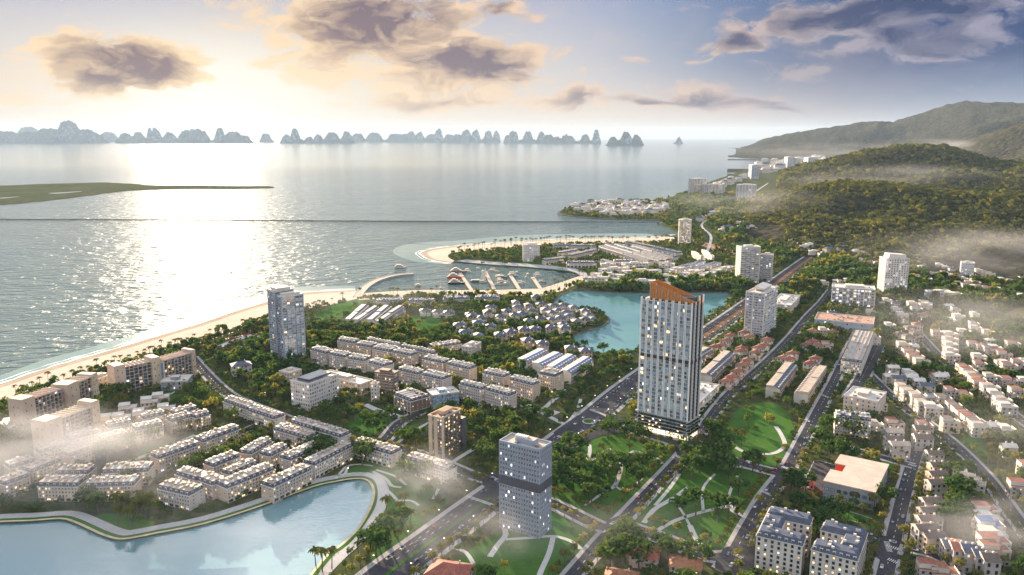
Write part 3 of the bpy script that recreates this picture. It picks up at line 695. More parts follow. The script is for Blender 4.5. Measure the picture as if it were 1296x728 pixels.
bp = hnt.nodes.new('ShaderNodeBump'); bp.inputs['Strength'].default_value = .9; bp.inputs['Distance'].default_value = 14
hnt.links.new((noise(hnt, .05, 5, rough=.7)+noise(hnt, .011, 4, rough=.65)*4.5+X(hnt, vor.outputs['Distance'])*-.03).v, bp.inputs['Height']); hnt.links.new(bp.outputs[0], hb.inputs['Normal'])
M['hill'] = m
hills = link('hills', np_mesh('hills', vv, qd, [M['hill']])); tag(hills, kind='structure')
for p in hills.data.polygons: pass
hills.data.polygons.foreach_set('use_smooth', np.ones(len(hills.data.polygons), bool))
hz_grid = hill_z(np.arctan2(gx, gy), np.hypot(gx, gy)); hz_grid = np.where(np.arctan2(gx, gy) < az0, -6, hz_grid)
# ================================================================== BUILDING KIT
def win_mesh(name, fr, gl, border=.10, mull=True):
    mb = MB(); t = .10; b = border
    for (x0, x1, z0, z1) in ((-.5, .5, 0, b), (-.5, .5, 1-b, 1), (-.5, -.5+b, b, 1-b), (.5-b, .5, b, 1-b))+(((-.03, .03, b, 1-b),) if mull else ()):
        mb.box(x0, x1, -t, 0, z0, z1, 0, True)
    mb.face([(-.5+b, -t*.4, b), (.5-b, -t*.4, b), (.5-b, -t*.4, 1-b), (-.5+b, -t*.4, 1-b)], 1)
    return mb.mesh(name, [fr, gl])
WIN = {}
for f, fm in (('w', 'white'), ('d', 'metal'), ('g', 'conc')):
    for g in ('glass', 'gblue', 'gdark', 'litw', 'litc', 'tglass'):
        WIN[f+g] = win_mesh('window_'+f+'_'+g, fm, g)
def pick(wts):
    r = rnd.random()*sum(w for _, w in wts)
    for k, w in wts:
        r -= w
        if r <= 0: return k
    return wts[-1][0]
MIX_HOME = (('gdark', 5), ('glass', 3), ('litw', 1.4), ('litc', .3))
MIX_LIT = (('gdark', 4), ('glass', 2.5), ('litw', 2.2), ('litc', .3))
MIX_COOL = (('gdark', 2), ('glass', 3), ('gblue', 4), ('tglass', 5), ('litc', .7), ('litw', .3))
MIX_OFF = (('gblue', 3), ('gdark', 3), ('litc', 1.6), ('glass', 2))
class Bld:
    """a building: an Empty at the middle of its base, local x along the front, y away from it"""
    def __init__(s, name, label, cat, foot, h, group=None, z=0.0):
        (cx, cy_), s.rot, s.w, s.d = foot; s.h = h
        s.root = thing(name, label, cat, (cx, cy_, z), s.rot, group); s.wl = []
        s.cx, s.cy = cx, cy_; s.z = z
        c, sn = math.cos(s.rot), math.sin(s.rot)
        poly = [(cx+c*x-sn*y, cy_+sn*x+c*y) for x, y in ((-s.w/2-1, -s.d/2-1), (s.w/2+1, -s.d/2-1), (s.w/2+1, s.d/2+1), (-s.w/2-1, s.d/2+1))]
        mark_poly(poly, 1)
    def world(s, x, y):
        c, sn = math.cos(s.rot), math.sin(s.rot); return s.cx+c*x-sn*y, s.cy+sn*x+c*y
    def seen(s, face):
        n = {'front': (0, -1), 'back': (0, 1), 'right': (1, 0), 'left': (-1, 0)}[face]
        c, sn = math.cos(s.rot), math.sin(s.rot); nx, ny = c*n[0]-sn*n[1], sn*n[0]+c*n[1]
        px, py = s.world(n[0]*s.w/2, n[1]*s.d/2)
        return nx*(-px)+ny*(-py) > 0
    def part(s, name, mb, mats, parent=None, label=None):
        o = mb.build(name, mats, parent or s.root)
        if label: o['label'] = label
        return o
    def win(s, face, n, zs, ww, wh, mix=MIX_HOME, fr='w', x0=None, x1=None, out=0.0, skip=0.0, force=False):
        if not force and not s.seen(face): return
        L = s.w if face in ('front', 'back') else s.d
        a, b = (-L/2 if x0 is None else x0), (L/2 if x1 is None else x1)
        for z in zs:
            for i in range(n):
                if rnd.random() < skip: continue
                u = a+(b-a)*(i+.5)/n
                if face == 'front': p, r = (u, -s.d/2-out), 0
                elif face == 'right': p, r = (s.w/2+out, u), math.pi/2
                elif face == 'left': p, r = (-s.w/2-out, -u), -math.pi/2
                else: p, r = (-u, s.d/2+out), math.pi
                s.wl.append((p[0], p[1], z, r, ww, wh, fr+pick(mix)))
    def finish(s, name='window'):
        def dist(q):
            x, y = s.world(q[0], q[1]); return x*x+y*y+(q[2]-CAM_H)**2
        s.wl.sort(key=dist)
        for (x, y, z, r, ww, wh, k) in s.wl[:100]:
            o = bpy.data.objects.new(name, WIN[k]); COL.objects.link(o); o.parent = s.root
            o.location = (x, y, z); o.rotation_euler = (0, 0, r); o.scale = (ww, 1.0, wh)
        rest = s.wl[100:]
        if rest:
            mb = MB(); keys = sorted({q[6] for q in rest}); mats = []
            idx = {}
            for k in keys: idx[k] = len(mats); mats += [m for m in WIN[k].materials]
            for (x, y, z, r, ww, wh, k) in rest:
                c, sn = math.cos(r), math.sin(r); me = WIN[k]; n0 = len(mb.v)
                for v in me.vertices:
                    lx, ly, lz = v.co.x*ww, v.co.y, v.co.z*wh
                    mb.v.append((x+c*lx-sn*ly, y+sn*lx+c*ly, z+lz))
                for p in me.polygons: mb.f.append(tuple(n0+i for i in p.vertices)); mb.m.append(idx[k]+p.material_index)
            o = mb.build(name, mats, s.root); o['kind'] = 'stuff'
        return s.root
def foot2(p1, p2, depth, h):
    """near roof edge p1 -> p2 (picture points at height h), depth in metres going away from the camera"""
    a, b = G(*p1, h), G(*p2, h); w = math.hypot(b[0]-a[0], b[1]-a[1]); r = math.atan2(b[1]-a[1], b[0]-a[0])
    ux, uy = math.cos(r), math.sin(r)
    return ((a[0]+b[0])/2-uy*depth/2, (a[1]+b[1])/2+ux*depth/2), r, w, depth
def foot3(l, c, r_, h):
    """three roof corners: end of the left face, the corner between the faces, end of the right face; squared up on the longer one"""
    L, C, R = G(*l, h), G(*c, h), G(*r_, h)
    lw_, rw = math.hypot(L[0]-C[0], L[1]-C[1]), math.hypot(R[0]-C[0], R[1]-C[1])
    if lw_ >= rw:
        r = math.atan2(C[1]-L[1], C[0]-L[0]); ux, uy = math.cos(r), math.sin(r); w = lw_
        d = max(4.0, abs((R[0]-C[0])*-uy+(R[1]-C[1])*ux))
    else:
        t = math.atan2(R[1]-C[1], R[0]-C[0]); r = t-math.pi/2; ux, uy = math.cos(r), math.sin(r); d = rw
        w = max(4.0, abs((C[0]-L[0])*ux+(C[1]-L[1])*uy))
    return (C[0]-ux*w/2-uy*d/2, C[1]-uy*w/2+ux*d/2), r, w, d

# ------------------------------------------------------------------ terraces with a mansard top floor
def terrace(label, foot, h, wall='cream', mans='slate', roof='roofb', floors=4, mix=MIX_HOME, bay=5.2, group=None, name='terrace_block', dorm=True, detail=2):
    b = Bld(name, label, 'row houses' if name == 'terrace_block' else 'apartment block', foot, h, group)
    w, d = b.w, b.d; hm = 3.3; hw = h-hm; nb = max(2, round(w/bay)); nd = max(2, round(d/4.2)); fh = hw/floors if floors else hw
    mb = MB(); mb.box(-w/2, w/2, -d/2, d/2, -1, hw, 0)
    mb.box(-w/2-.18, w/2+.18, -d/2-.18, d/2+.18, fh-.25, fh+.1, 1, True)                       # string course above the shops
    for i in range(nb+1):                                                                        # pilasters between houses
        x = -w/2+w*i/nb; mb.box(x-.22, x+.22, -d/2-.16, -d/2+.05, -1, hw-.35, 1); mb.box(x-.22, x+.22, d/2-.05, d/2+.16, -1, hw-.35, 1)
    b.part('wall', mb, [wall, 'white'])
    mb = MB(); mb.box(-w/2-.45, w/2+.45, -d/2-.45, d/2+.45, hw-.05, hw+.35, 0, True); b.part('cornice', mb, 'white')
    mb = MB(); mb.frustum(-w/2+.15, w/2-.15, -d/2+.15, d/2-.15, hw+.35, h-.25, .55, 1.1, 0); b.part('mansard', mb, mans)
    mb = MB(); mb.box(-w/2+.5, w/2-.5, -d/2+1.0, d/2-1.0, h-.26, h+.05, 0, True)
    for i in range(nb):
        x = -w/2+w*(i+.5)/nb
        if i: mb.box(-w/2+w*i/nb-.16, -w/2+w*i/nb+.16, -d/2+.9, d/2-.9, h+.05, h+.75, 1)        # party walls
        yy = rnd.uniform(-.2, .25)*d; mb.box(x-1.1, x+1.0, yy-1.2, yy+1.2, h+.05, h+rnd.uniform(1.1, 2.1), rnd.choice((0, 0, 1)))
        mb.box(-w/2+w*i/nb+.25, -w/2+w*(i+1)/nb-.25, -d/2+1.1, d/2-1.1, h+.05, h+.13, rnd.choice((0, 0, 1, 3, 4)))
        if rnd.random() < .35: mb.cyl(x-.4, -yy*.8, h+.05, h+1.7, .7, .7, 8, 2)
        if rnd.random() < .5: mb.box(x+1.2, x+1.9, yy+1.4, yy+2.2, h+.05, h+.9, 2)
    rf = b.part('roof', mb, [roof, 'roofw', 'steel', 'conc', 'pink'])
    if dorm:
        for face, n in (('front', nb), ('back', nb), ('left', max(1, nd-1)), ('right', max(1, nd-1))):
            if not b.seen(face): continue
            L = w if face in ('front', 'back') else d
            for i in range(n):
                u = -L/2+L*(i+.5)/n; mbd = DORM
                o = bpy.data.objects.new('dormer', mbd); COL.objects.link(o); o.parent = b.root; o.scale = (.72, 1, .86)
                if face == 'front': o.location = (u, -d/2+.35, hw+.35)
                elif face == 'back': o.location = (-u, d/2-.35, hw+.35); o.rotation_euler = (0, 0, math.pi)
                elif face == 'right': o.location = (w/2-.35, u, hw+.35); o.rotation_euler = (0, 0, math.pi/2)
                else: o.location = (-w/2+.35, -u, hw+.35); o.rotation_euler = (0, 0, -math.pi/2)
    zs = [fh*i+fh*.28 for i in range(1, floors)]
    per = 2 if detail >= 2 else 1
    for face in ('front', 'back'):
        b.win(face, nb, [.35], w/nb*.62, fh*.72, MIX_LIT, 'd')
        b.win(face, nb*per, zs, min(1.7, w/nb/per*.55), fh*.60, mix, 'w', skip=.04)
    for face in ('left', 'right'):
        b.win(face, nd-1, zs, 1.1, fh*.52, mix, 'w', skip=.25)
    return b.finish()
mb = MB(); mb.box(-1.15, 1.15, 0, 1.5, 0, 2.15, 0); mb.box(-1.35, 1.35, -.12, 1.6, 2.15, 2.4, 0, True); mb.face([(-.8, -.03, .25), (.8, -.03, .25), (.8, -.03, 1.9), (-.8, -.03, 1.9)], 1)
DORM = mb.mesh('dormer', [M['white'], M['gdark']])

def flat_block(label, foot, h, wall='pale', floors=4, roof='roofw', mix=MIX_HOME, bay=4.0, name='apartment_block', cat='apartment block', group=None, fr='w', parapet=.9, ww=1.6, band='white', penthouse=True, z=0.0, windows=True, plant=True):
    b = Bld(name, label, cat, foot, h, group, z); w, d = b.w, b.d; fh = h/floors
    mb = MB(); mb.box(-w/2, w/2, -d/2, d/2, -1-max(0, z*.4), h, 0)
    for i in range(1, floors): mb.box(-w/2-.14, w/2+.14, -d/2-.14, d/2+.14, i*fh-.18, i*fh+.12, 1, True)
    b.part('wall', mb, [wall, band])
    mb = MB(); p = parapet
    mb.box(-w/2+.35, w/2-.35, -d/2+.35, d/2-.35, h, h+.12, 0)
    for q in ((-w/2-.2, w/2+.2, -d/2-.2, -d/2+.3), (-w/2-.2, w/2+.2, d/2-.3, d/2+.2), (-w/2-.2, -w/2+.3, -d/2+.3, d/2-.3), (w/2-.3, w/2+.2, -d/2+.3, d/2-.3)): mb.box(*q, h-.3, h+p, 1, True)
    if plant:
        for _ in range(max(2, int(w*d/140))):
            x, y = rnd.uniform(-w/2+2, w/2-2), rnd.uniform(-d/2+2, d/2-2); sx, sy, sz = rnd.uniform(.6, 1.6), rnd.uniform(.6, 1.4), rnd.uniform(.7, 1.6); mb.box(x-sx, x+sx, y-sy, y+sy, h+.12, h+.12+sz, 2)
    b.part('roof', mb, [roof, band, 'steel'])
    if penthouse:
        mb = MB(); mb.box(-w*.18, w*.12, -d*.2, d*.22, h+.12, h+2.9, 0, mt=1); b.part('stair_head', mb, [wall, roof])
    if windows:
        zs = [fh*i+fh*.25 for i in range(floors)]; nb = max(2, round(w/bay)); nd = max(1, round(d/bay))
        for face in ('front', 'back'): b.win(face, nb, zs, ww, fh*.55, mix, fr)
        for face in ('left', 'right'): b.win(face, nd, zs, ww*.85, fh*.52, mix, fr, skip=.15)
    return b.finish()

def villa(label, loc, rot, w, d, h, wall='white', roof='slate', group=None, name='villa', cat='villa', kind='hip', floors=2, wins=True, porch=True, z=0.0, mix=MIX_HOME):
    b = Bld(name, label, cat, (loc, rot, w, d), h, group, z); fh = h/floors
    mb = MB(); mb.box(-w/2, w/2, -d/2, d/2, -1-max(0, z*.5), h, 0)
    if porch: mb.box(-w*.36, -w*.05, -d/2-2.2, -d/2+.1, -1, h*.52, 0, True, mt=1)
    mb.box(-w/2-.1, w/2+.1, -d/2-.1, d/2+.1, fh-.12, fh+.14, 1, True)
    b.part('wall', mb, [wall, 'white'])
    mb = MB(); rh = min(w, d)*.24
    if kind == 'hip':
        mb.hip(-w/2, w/2, -d/2, d/2, h, h+rh, 0, .8)
        if w > 10: mb.hip(w*.1, w*.42, -d/2-1.5, d*.1, h-.4, h+rh*.7, 0, .5)
        mb.box(w*.2, w*.2+.8, d*.15, d*.15+.8, h+rh*.3, h+rh+.6, 1)
    elif kind == 'gable':
        mb.gable(-w/2-.4, w/2+.4, -d/2, d/2, h, h+rh*1.1, 0, 1, .6)
        for q in (-.25, .2): mb.box(w*q, w*q+1.0, -.5, .6, h+rh*.7, h+rh*1.1+1.0, 1)
    else:   # stepped flat roof terraces
        mb.box(-w/2-.2, w/2+.2, -d/2-.2, d/2+.2, h, h+.35, 1, True, mt=0)
        mb.box(-w/2, w*.12, -d*.30, d/2, h+.35, h+3.0, 1, mt=0); mb.box(-w/2-.2, w*.12+.2, -d*.30-.2, d/2+.2, h+3.0, h+3.3, 1, True, mt=0)
        mb.box(w*.15, w/2+.1, -d/2-.1, -d/2+.15, h+.35, h+1.3, 1); mb.box(w/2-.15, w/2+.1, -d/2+.15, d/2, h+.35, h+1.3, 1)
    b.part('roof', mb, [roof, 'white'])
    if wins:
        zs = [fh*i+fh*.28 for i in range(floors)]
        for face, L in (('front', w), ('right', d), ('left', d), ('back', w)):
            b.win(face, max(2, round(L/4.2)), zs, 1.5, fh*.52, mix, 'd', skip=.15)
    return b.finish()

def shop_row(label, foot, h, wall='beige', group=None, solar='slate', flatroof='roofb', name='shophouse_row', cat='row houses', mirrored=False, step=True, mix=MIX_HOME):
    """long row running away from the gable: one roof slope of dark panels with little dormers, the other a pale flat terrace"""
    b = Bld(name, label, cat, foot, h, group); w, d = b.w, b.d; n = max(3, round(d/6)); sgn = -1 if mirrored else 1
    mb = MB(); mb.box(-w/2, w/2, -d/2, d/2, -1, h-2.4, 0)
    for i in range(n+1):
        y = -d/2+d*i/n; mb.box(-w/2-.25, w/2+.25, y-.2, y+.2, -1, h-2.6, 1)
    mb.hexa([(-w/2, -d/2, h-2.4), (w/2, -d/2, h-2.4), (w/2, d/2, h-2.4), (-w/2, d/2, h-2.4)],
            [(-w/2, -d/2, h) if sgn > 0 else (-w*.05, -d/2, h), (w*.05, -d/2, h) if sgn > 0 else (w/2, -d/2, h), (w*.05, d/2, h) if sgn > 0 else (w/2, d/2, h), (-w/2, d/2, h) if sgn > 0 else (-w*.05, d/2, h)], 0)
    b.part('wall', mb, [wall, 'white'])
    mb = MB(); q = .15
    if sgn > 0:
        mb.hexa([(w*.05, -d/2, h), (w/2+.3, -d/2, h-2.5), (w/2+.3, d/2, h-2.5), (w*.05, d/2, h)], [(w*.05, -d/2, h+q), (w/2+.3, -d/2, h-2.5+q), (w/2+.3, d/2, h-2.5+q), (w*.05, d/2, h+q)], 0)
        mb.box(-w/2-.2, w*.05, -d/2-.1, d*.02 if step else d/2, h+.01, h+.35, 1)
        if step: mb.box(-w/2-.2, w*.05, d*.02, d/2+.1, h+.01, h+1.1, 1)
    else:
        mb.hexa([(-w/2-.3, -d/2, h-2.5), (-w*.05, -d/2, h), (-w*.05, d/2, h), (-w/2-.3, d/2, h-2.5)], [(-w/2-.3, -d/2, h-2.5+q), (-w*.05, -d/2, h+q), (-w*.05, d/2, h+q), (-w/2-.3, d/2, h-2.5+q)], 0)
        mb.box(-w*.05, w/2+.2, -d/2-.1, d*.02 if step else d/2, h+.01, h+.35, 1)
        if step: mb.box(-w*.05, w/2+.2, d*.02, d/2+.1, h+.01, h+1.1, 1)
    b.part('roof', mb, [solar, flatroof])
    for i in range(n):
        y = -d/2+d*(i+.5)/n; o = bpy.data.objects.new('dormer', DORM); COL.objects.link(o); o.parent = b.root
        o.location = (sgn*(w/2-.9), y, h-2.3); o.rotation_euler = (0, 0, sgn*math.pi/2); o.scale = (.8, .9, .8)
    hb = h-2.4; fl = max(2, round(hb/3.5)); fh = hb/fl; zs = [fh*i+fh*.28 for i in range(fl)]
    for face in ('left', 'right'): b.win(face, n*2, zs, d/n*.3, fh*.58, mix, 'd')
    b.win('front', max(2, round(w/4.5)), zs, 1.2, fh*.5, mix, 'd', skip=.3)
    return b.finish()

def grid_tower(name, label, foot, h, floors, bays_f, bays_r, wall='white', mix=MIX_COOL, fr='w', ww=.62, wh=.68, band='white', fins=None, roof='roofw', top=None, slab=.35, cat='tower block', base=None):
    b = Bld(name, label, cat, foot, h); w, d = b.w, b.d; fh = h/floors
    mb = MB(); mb.box(-w/2, w/2, -d/2, d/2, -1, h, 0)
    if slab:
        for i in range(1, floors+1): mb.box(-w/2-slab, w/2+slab, -d/2-slab, d/2+slab, i*fh-.22, i*fh+.12, 1, True)
    b.part('wall', mb, [wall, band])
    if fins:
        fm, fd, fw = fins
        for face, n, L, off in (('front', bays_f, w, d/2), ('right', bays_r, d, w/2), ('left', bays_r, d, w/2)):
            if not b.seen(face): continue
            for i in range(n+1):
                u = -L/2+L*i/n; m2 = MB(); m2.box(-fw/2, fw/2, -fd, .05, 0, h+.6, 0, True); o = b.part('fin', m2, fm)
                if face == 'front': o.location = (u, -off, 0)
                elif face == 'right': o.location = (off, u, 0); o.rotation_euler = (0, 0, math.pi/2)
                else: o.location = (-off, -u, 0); o.rotation_euler = (0, 0, -math.pi/2)
    mb = MB(); mb.box(-w/2+.3, w/2-.3, -d/2+.3, d/2-.3, h, h+.25, 0)
    for q in ((-w/2-.3, w/2+.3, -d/2-.3, -d/2+.3), (-w/2-.3, w/2+.3, d/2-.3, d/2+.3), (-w/2-.3, -w/2+.3, -d/2+.3, d/2-.3), (w/2-.3, w/2+.3, -d/2+.3, d/2-.3)): mb.box(*q, h-.2, h+1.2, 1, True)
    mb.box(-w*.2, w*.25, -d*.2, d*.25, h+.25, h+3.4, 1, mt=0)
    for _ in range(5):
        x, y = rnd.uniform(-w*.4, w*.4), rnd.uniform(-d*.4, d*.4); mb.box(x-1, x+1, y-.8, y+.8, h+.25, h+1.8, 2)
    b.part('roof', mb, [roof, band, 'steel'])
    zs = [fh*i+fh*.18 for i in range(floors)]
    b.win('front', bays_f, zs, w/bays_f*ww, fh*wh, mix, fr)
    for f in ('left', 'right'): b.win(f, bays_r, zs, d/bays_r*ww, fh*wh, mix, fr)
    return b
# ================================================================== THE MAIN TOWER
def main_tower():
    H0 = 117.0
    ft = foot3((807, 542), (869.5, 557.5), (884, 547), 0)
    (c, rot, w, d) = ft; d = 19
    ux, uy = math.cos(rot), math.sin(rot)
    C = G(869.5, 557.5, 0); c = (C[0]-ux*w/2-uy*d/2, C[1]-uy*w/2+ux*d/2)
    b = Bld('residential_tower', 'tall glass tower with pale vertical fins and a slanted orange crown', 'skyscraper', (c, rot, w, d), H0)
    zp = 17.0; nfl = 30; fh = (H0-zp)/nfl; nb = 8
    mb = MB(); mb.box(-w/2, w/2, -d/2, d/2, zp, H0, 0)
    for i in range(nfl+1):
        z = zp+i*fh; mb.box(-w/2-.55, w/2+.55, -d/2-.55, d/2+.55, z-.16, z+.16, 1, True)
    b.part('wall', mb, ['gblue', 'white'])
    mb = MB(); zb = zp+fh*15; mb.box(-w/2-.75, w/2+.75, -d/2-.75, d/2+.75, zb, zb+fh*.85, 0, True); b.part('service_belt', mb, 'metal')
    mb = MB()                                                                                   # podium with planted terraces
    for i in range(4):
        z = 5.0+i*3.0; mb.box(-w/2-2.2, w/2+2.2, -d/2-2.2, d/2+2.2, z-.35, z+.35, 0, True); mb.box(-w/2-1.0, w/2+1.0, -d/2-1.0, d/2+1.0, z+.35, z+2.65, 1)
    mb.box(-w/2-2.2, w/2+2.2, -d/2-2.2, d/2+2.2, 16.65, 17.3, 0, True)
    b.part('podium', mb, ['conc', 'glass'])
    mb = MB(); mb.box(-w/2-.6, w/2+.6, -d/2-.6, d/2+.6, -.5, 4.64, 0)
    for i in range(13): x = -w/2-1.8+(w+3.6)*i/12; mb.box(x-.3, x+.3, -d/2-2.1, -d/2-1.5, -.5, 4.7, 1)
    for i in range(7): y = -d/2-1.8+(d+3.6)*i/6; mb.box(w/2+1.5, w/2+2.1, y-.3, y+.3, -.5, 4.7, 1)
    b.part('lobby', mb, ['lobby', 'white'])
    for i in range(4):                                                                           # hedges on the podium terraces
        z = 5.35+i*3.0; m2 = MB()
        for k in range(70):
            t = rnd.uniform(-.5, .5)
            if k < 45: x, y = t*(w+4), -d/2-1.7
            else: x, y = w/2+1.7, t*(d+4)
            r = rnd.uniform(.3, .75); m2.box(x-r, x+r, y-.4, y+.4, z, z+rnd.uniform(.5, 1.1), 0)
        b.part('hedge', m2, M['leafhedge'])
    for i in range(nb+1):                                                                        # tall fins in pairs
        for k in (-.62, .62):
            if (i == 0 and k < 0) or (i == nb and k > 0): k = 0
            x = -w/2+w*i/nb+k; m2 = MB(); m2.box(-.32, .32, -1.1, .05, zp-.3 if i not in (0, nb) else .5, H0+2.4, 0, True); o = b.part('fin', m2, 'alu'); o.location = (x, -d/2, 0)
    for i in range(6):
        y = -d/2+d*i/5; m2 = MB(); m2.box(-.05, 1.35, -.26, .26, 1.0, H0+(7 if i > 2 else 3), 0, True); o = b.part('fin', m2, 'alu' if i % 2 else 'metal'); o.location = (w/2, y, 0)
    for i in range(nfl):                                                                         # balconies stacked on the seaward end
        z = zp+i*fh; m2 = MB(); m2.box(-1.9, 0, -d*.42, d*.42, -.18, .12, 0, True); m2.box(-1.9, -1.75, -d*.42, d*.42, .12, 1.1, 1); m2.box(-1.75, 0, -d*.42, -d*.42+.12, .12, 1.1, 1)
        m2.box(.2, w/nb-.2-.6, -d/2-1.0, -d/2+.05, -.18, .14, 0, True)
        o = b.part('balcony', m2, ['white', 'conc']); o.location = (-w/2, 0, z)
    for i in range(nb):
        for k in range(nfl):                                                                      # loggias alternate between two window widths
            z = zp+k*fh+.35
            if k == 15: continue
            x = -w/2+w*(i+.5)/nb
            for dx_, ww in (((-1.38, 2.6), (1.38, 2.6)) if (i+k//5) % 2 else ((-.75, 3.9), (2.0, 1.4))):
                b.wl.append((x+dx_*w/nb/6.6, -d/2-.06, z, 0, ww*w/nb/6.6, fh*.84, 'g'+pick((('tglass', 8), ('gblue', 3), ('glass', 4), ('gdark', 1), ('litc', .4), ('litw', 1.1)))))
    b.win('front', 14, [5.6, 8.6, 11.6], 2.2, 2.2, MIX_LIT, 'd', out=1.05)
    b.win('right', 5, [zp+k*fh+.35 for k in range(nfl)], d/6*.5, fh*.72, MIX_COOL, 'd', out=.06)
    b.win('left', 4, [zp+k*fh+.3 for k in range(nfl)], 2.2, fh*.74, MIX_COOL, 'd', out=.06, x0=-d*.42, x1=d*.42)
    mb = MB(); mb.box(-w/2+.2, w/2-.2, -d/2+.2, d/2-.2, H0, H0+.4, 0); mb.box(-w*.3, w*.42, -d*.1, d*.36, H0+.4, H0+5, 1)
    for i in range(14): x = -w/2+w*(i+.5)/14; mb.box(x-.8, x+.8, -d/2+.6, -d/2+2.2, H0+.4, H0+1.6, 2)
    b.part('roof', mb, ['roofw', 'darkwall', M['leafhedge']])
    # orange crown: a screen of upright blades under a sloping rim, tall at the seaward end
    n = 22; xa, xb = -w/2+w*.14, w/2+.4
    top = lambda x: H0+15.5-(x-xa)/(xb-xa)*12.5
    mb = MB()
    for i in range(n):
        x = xa+(xb-xa)*i/n; x1 = xa+(xb-xa)*(i+1)/n
        mb.hexa([(x, -d/2+3.2, H0+.3), (x1, -d/2+3.2, H0+.3), (x1, -d/2+3.5, H0+.3), (x, -d/2+3.5, H0+.3)], [(x, -d/2+3.2, top(x)), (x1, -d/2+3.2, top(x1)), (x1, -d/2+3.5, top(x1)), (x, -d/2+3.5, top(x))], 0)
    for s_, yy in ((xa, 1), (xb, 1)):
        mb.hexa([(s_-.15, -d/2+3.5, H0+.3), (s_+.15, -d/2+3.5, H0+.3), (s_+.15, d/2-2, H0+.3), (s_-.15, d/2-2, H0+.3)], [(s_-.15, -d/2+3.5, top(s_)), (s_+.15, -d/2+3.5, top(s_)), (s_+.15, d/2-2, top(s_)), (s_-.15, d/2-2, top(s_))], 0)
    mb.hexa([(xa, d/2-2.3, H0+.3), (xb, d/2-2.3, H0+.3), (xb, d/2-2, H0+.3), (xa, d/2-2, H0+.3)], [(xa, d/2-2.3, top(xa)), (xb, d/2-2.3, top(xb)), (xb, d/2-2, top(xb)), (xa, d/2-2, top(xa))], 0)
    crown = b.part('crown_screen', mb, 'orange')
    for i in range(0, n+1):
        x = xa+(xb-xa)*i/n; m2 = MB(); wd = .42 if i % 3 == 0 else .16
        m2.box(-wd, wd, -.9 if i % 3 == 0 else -.5, .02, H0+.3, top(x)+(.6 if i % 3 == 0 else -.5), 0, True)
        o = m2.build('blade', [M['roofb'] if i % 3 == 0 else M['orange']], crown); o.location = (x, -d/2+3.2, 0)
    b.finish()
# leaf material for planters is shared with the trees, made here first
def leaf_mat(name, a, b_, tr=.35, hue=None):
    m = bpy.data.materials.new(name); m.use_nodes = True; nt = m.node_tree; nt.nodes.clear()
    o = nt.nodes.new('ShaderNodeOutputMaterial'); df = nt.nodes.new('ShaderNodeBsdfDiffuse'); tl = nt.nodes.new('ShaderNodeBsdfTranslucent'); mx = nt.nodes.new('ShaderNodeMixShader')
    at = nt.nodes.new('ShaderNodeAttribute'); at.attribute_name = 'tint'; oi = nt.nodes.new('ShaderNodeObjectInfo')
    t = (X(nt, at.outputs['Fac'])+X(nt, oi.outputs['Random']))._op('FRACT')
    nz = noise(nt, .35, 3).step(.3, .7)
    c = cmix(nt, t, a, b_); c = cmix(nt, nz*.45, c, tuple(v*1.55 for v in b_))
    nt.links.new(c, df.inputs[0])
    c2 = cmix(nt, 1.0, c, (1.6, 1.4, .6), 'MULTIPLY'); nt.links.new(c2, tl.inputs[0])
    mx.inputs[0].default_value = tr; nt.links.new(df.outputs[0], mx.inputs[1]); nt.links.new(tl.outputs[0], mx.inputs[2]); nt.links.new(mx.outputs[0], o.inputs[0])
    M[name] = m; return m
leaf_mat('leafhedge', (.030, .058, .016), (.055, .085, .026))
leaf_mat('leafdark', (.018, .058, .026), (.070, .112, .038), .28)
leaf_mat('leafgold', (.085, .115, .036), (.150, .145, .050), .40)
leaf_mat('leafpalm', (.060, .080, .024), (.110, .110, .036), .4)
leaf_mat('leafhill', (.018, .038, .018), (.084, .098, .046), .30)
M['bark'] = mat('tree_bark', (.14, .11, .085), rough=.95)
main_tower()

# ================================================================== OTHER TOWERS
b = grid_tower('office_tower', 'pale gridded office tower with a dark belt and many lit windows beside the boulevard', foot3((632.5, 559), (683, 571), (698.5, 561.5), 60), 60, 19, 15, 7, wall='greywall', mix=(('gdark', 5), ('gblue', 3), ('litc', 1.2), ('glass', 2)), fr='w', ww=.66, wh=.66, band='bluewall', fins=('bluewall', .5, .55), roof='roofb', slab=.28)
mb = MB(); mb.box(-b.w/2-.6, b.w/2+.6, -b.d/2-.6, b.d/2+.6, 31.6, 37.6, 0, True); b.part('service_belt', mb, 'darkwall')
mb = MB()
for i in range(6): mb.box(-b.w*.22+i*1.5, -b.w*.22+i*1.5+.9, -b.d*.12, b.d*.12, 63.4, 64.6, 0)
b.part('cooling_unit', mb, 'alu'); b.finish()

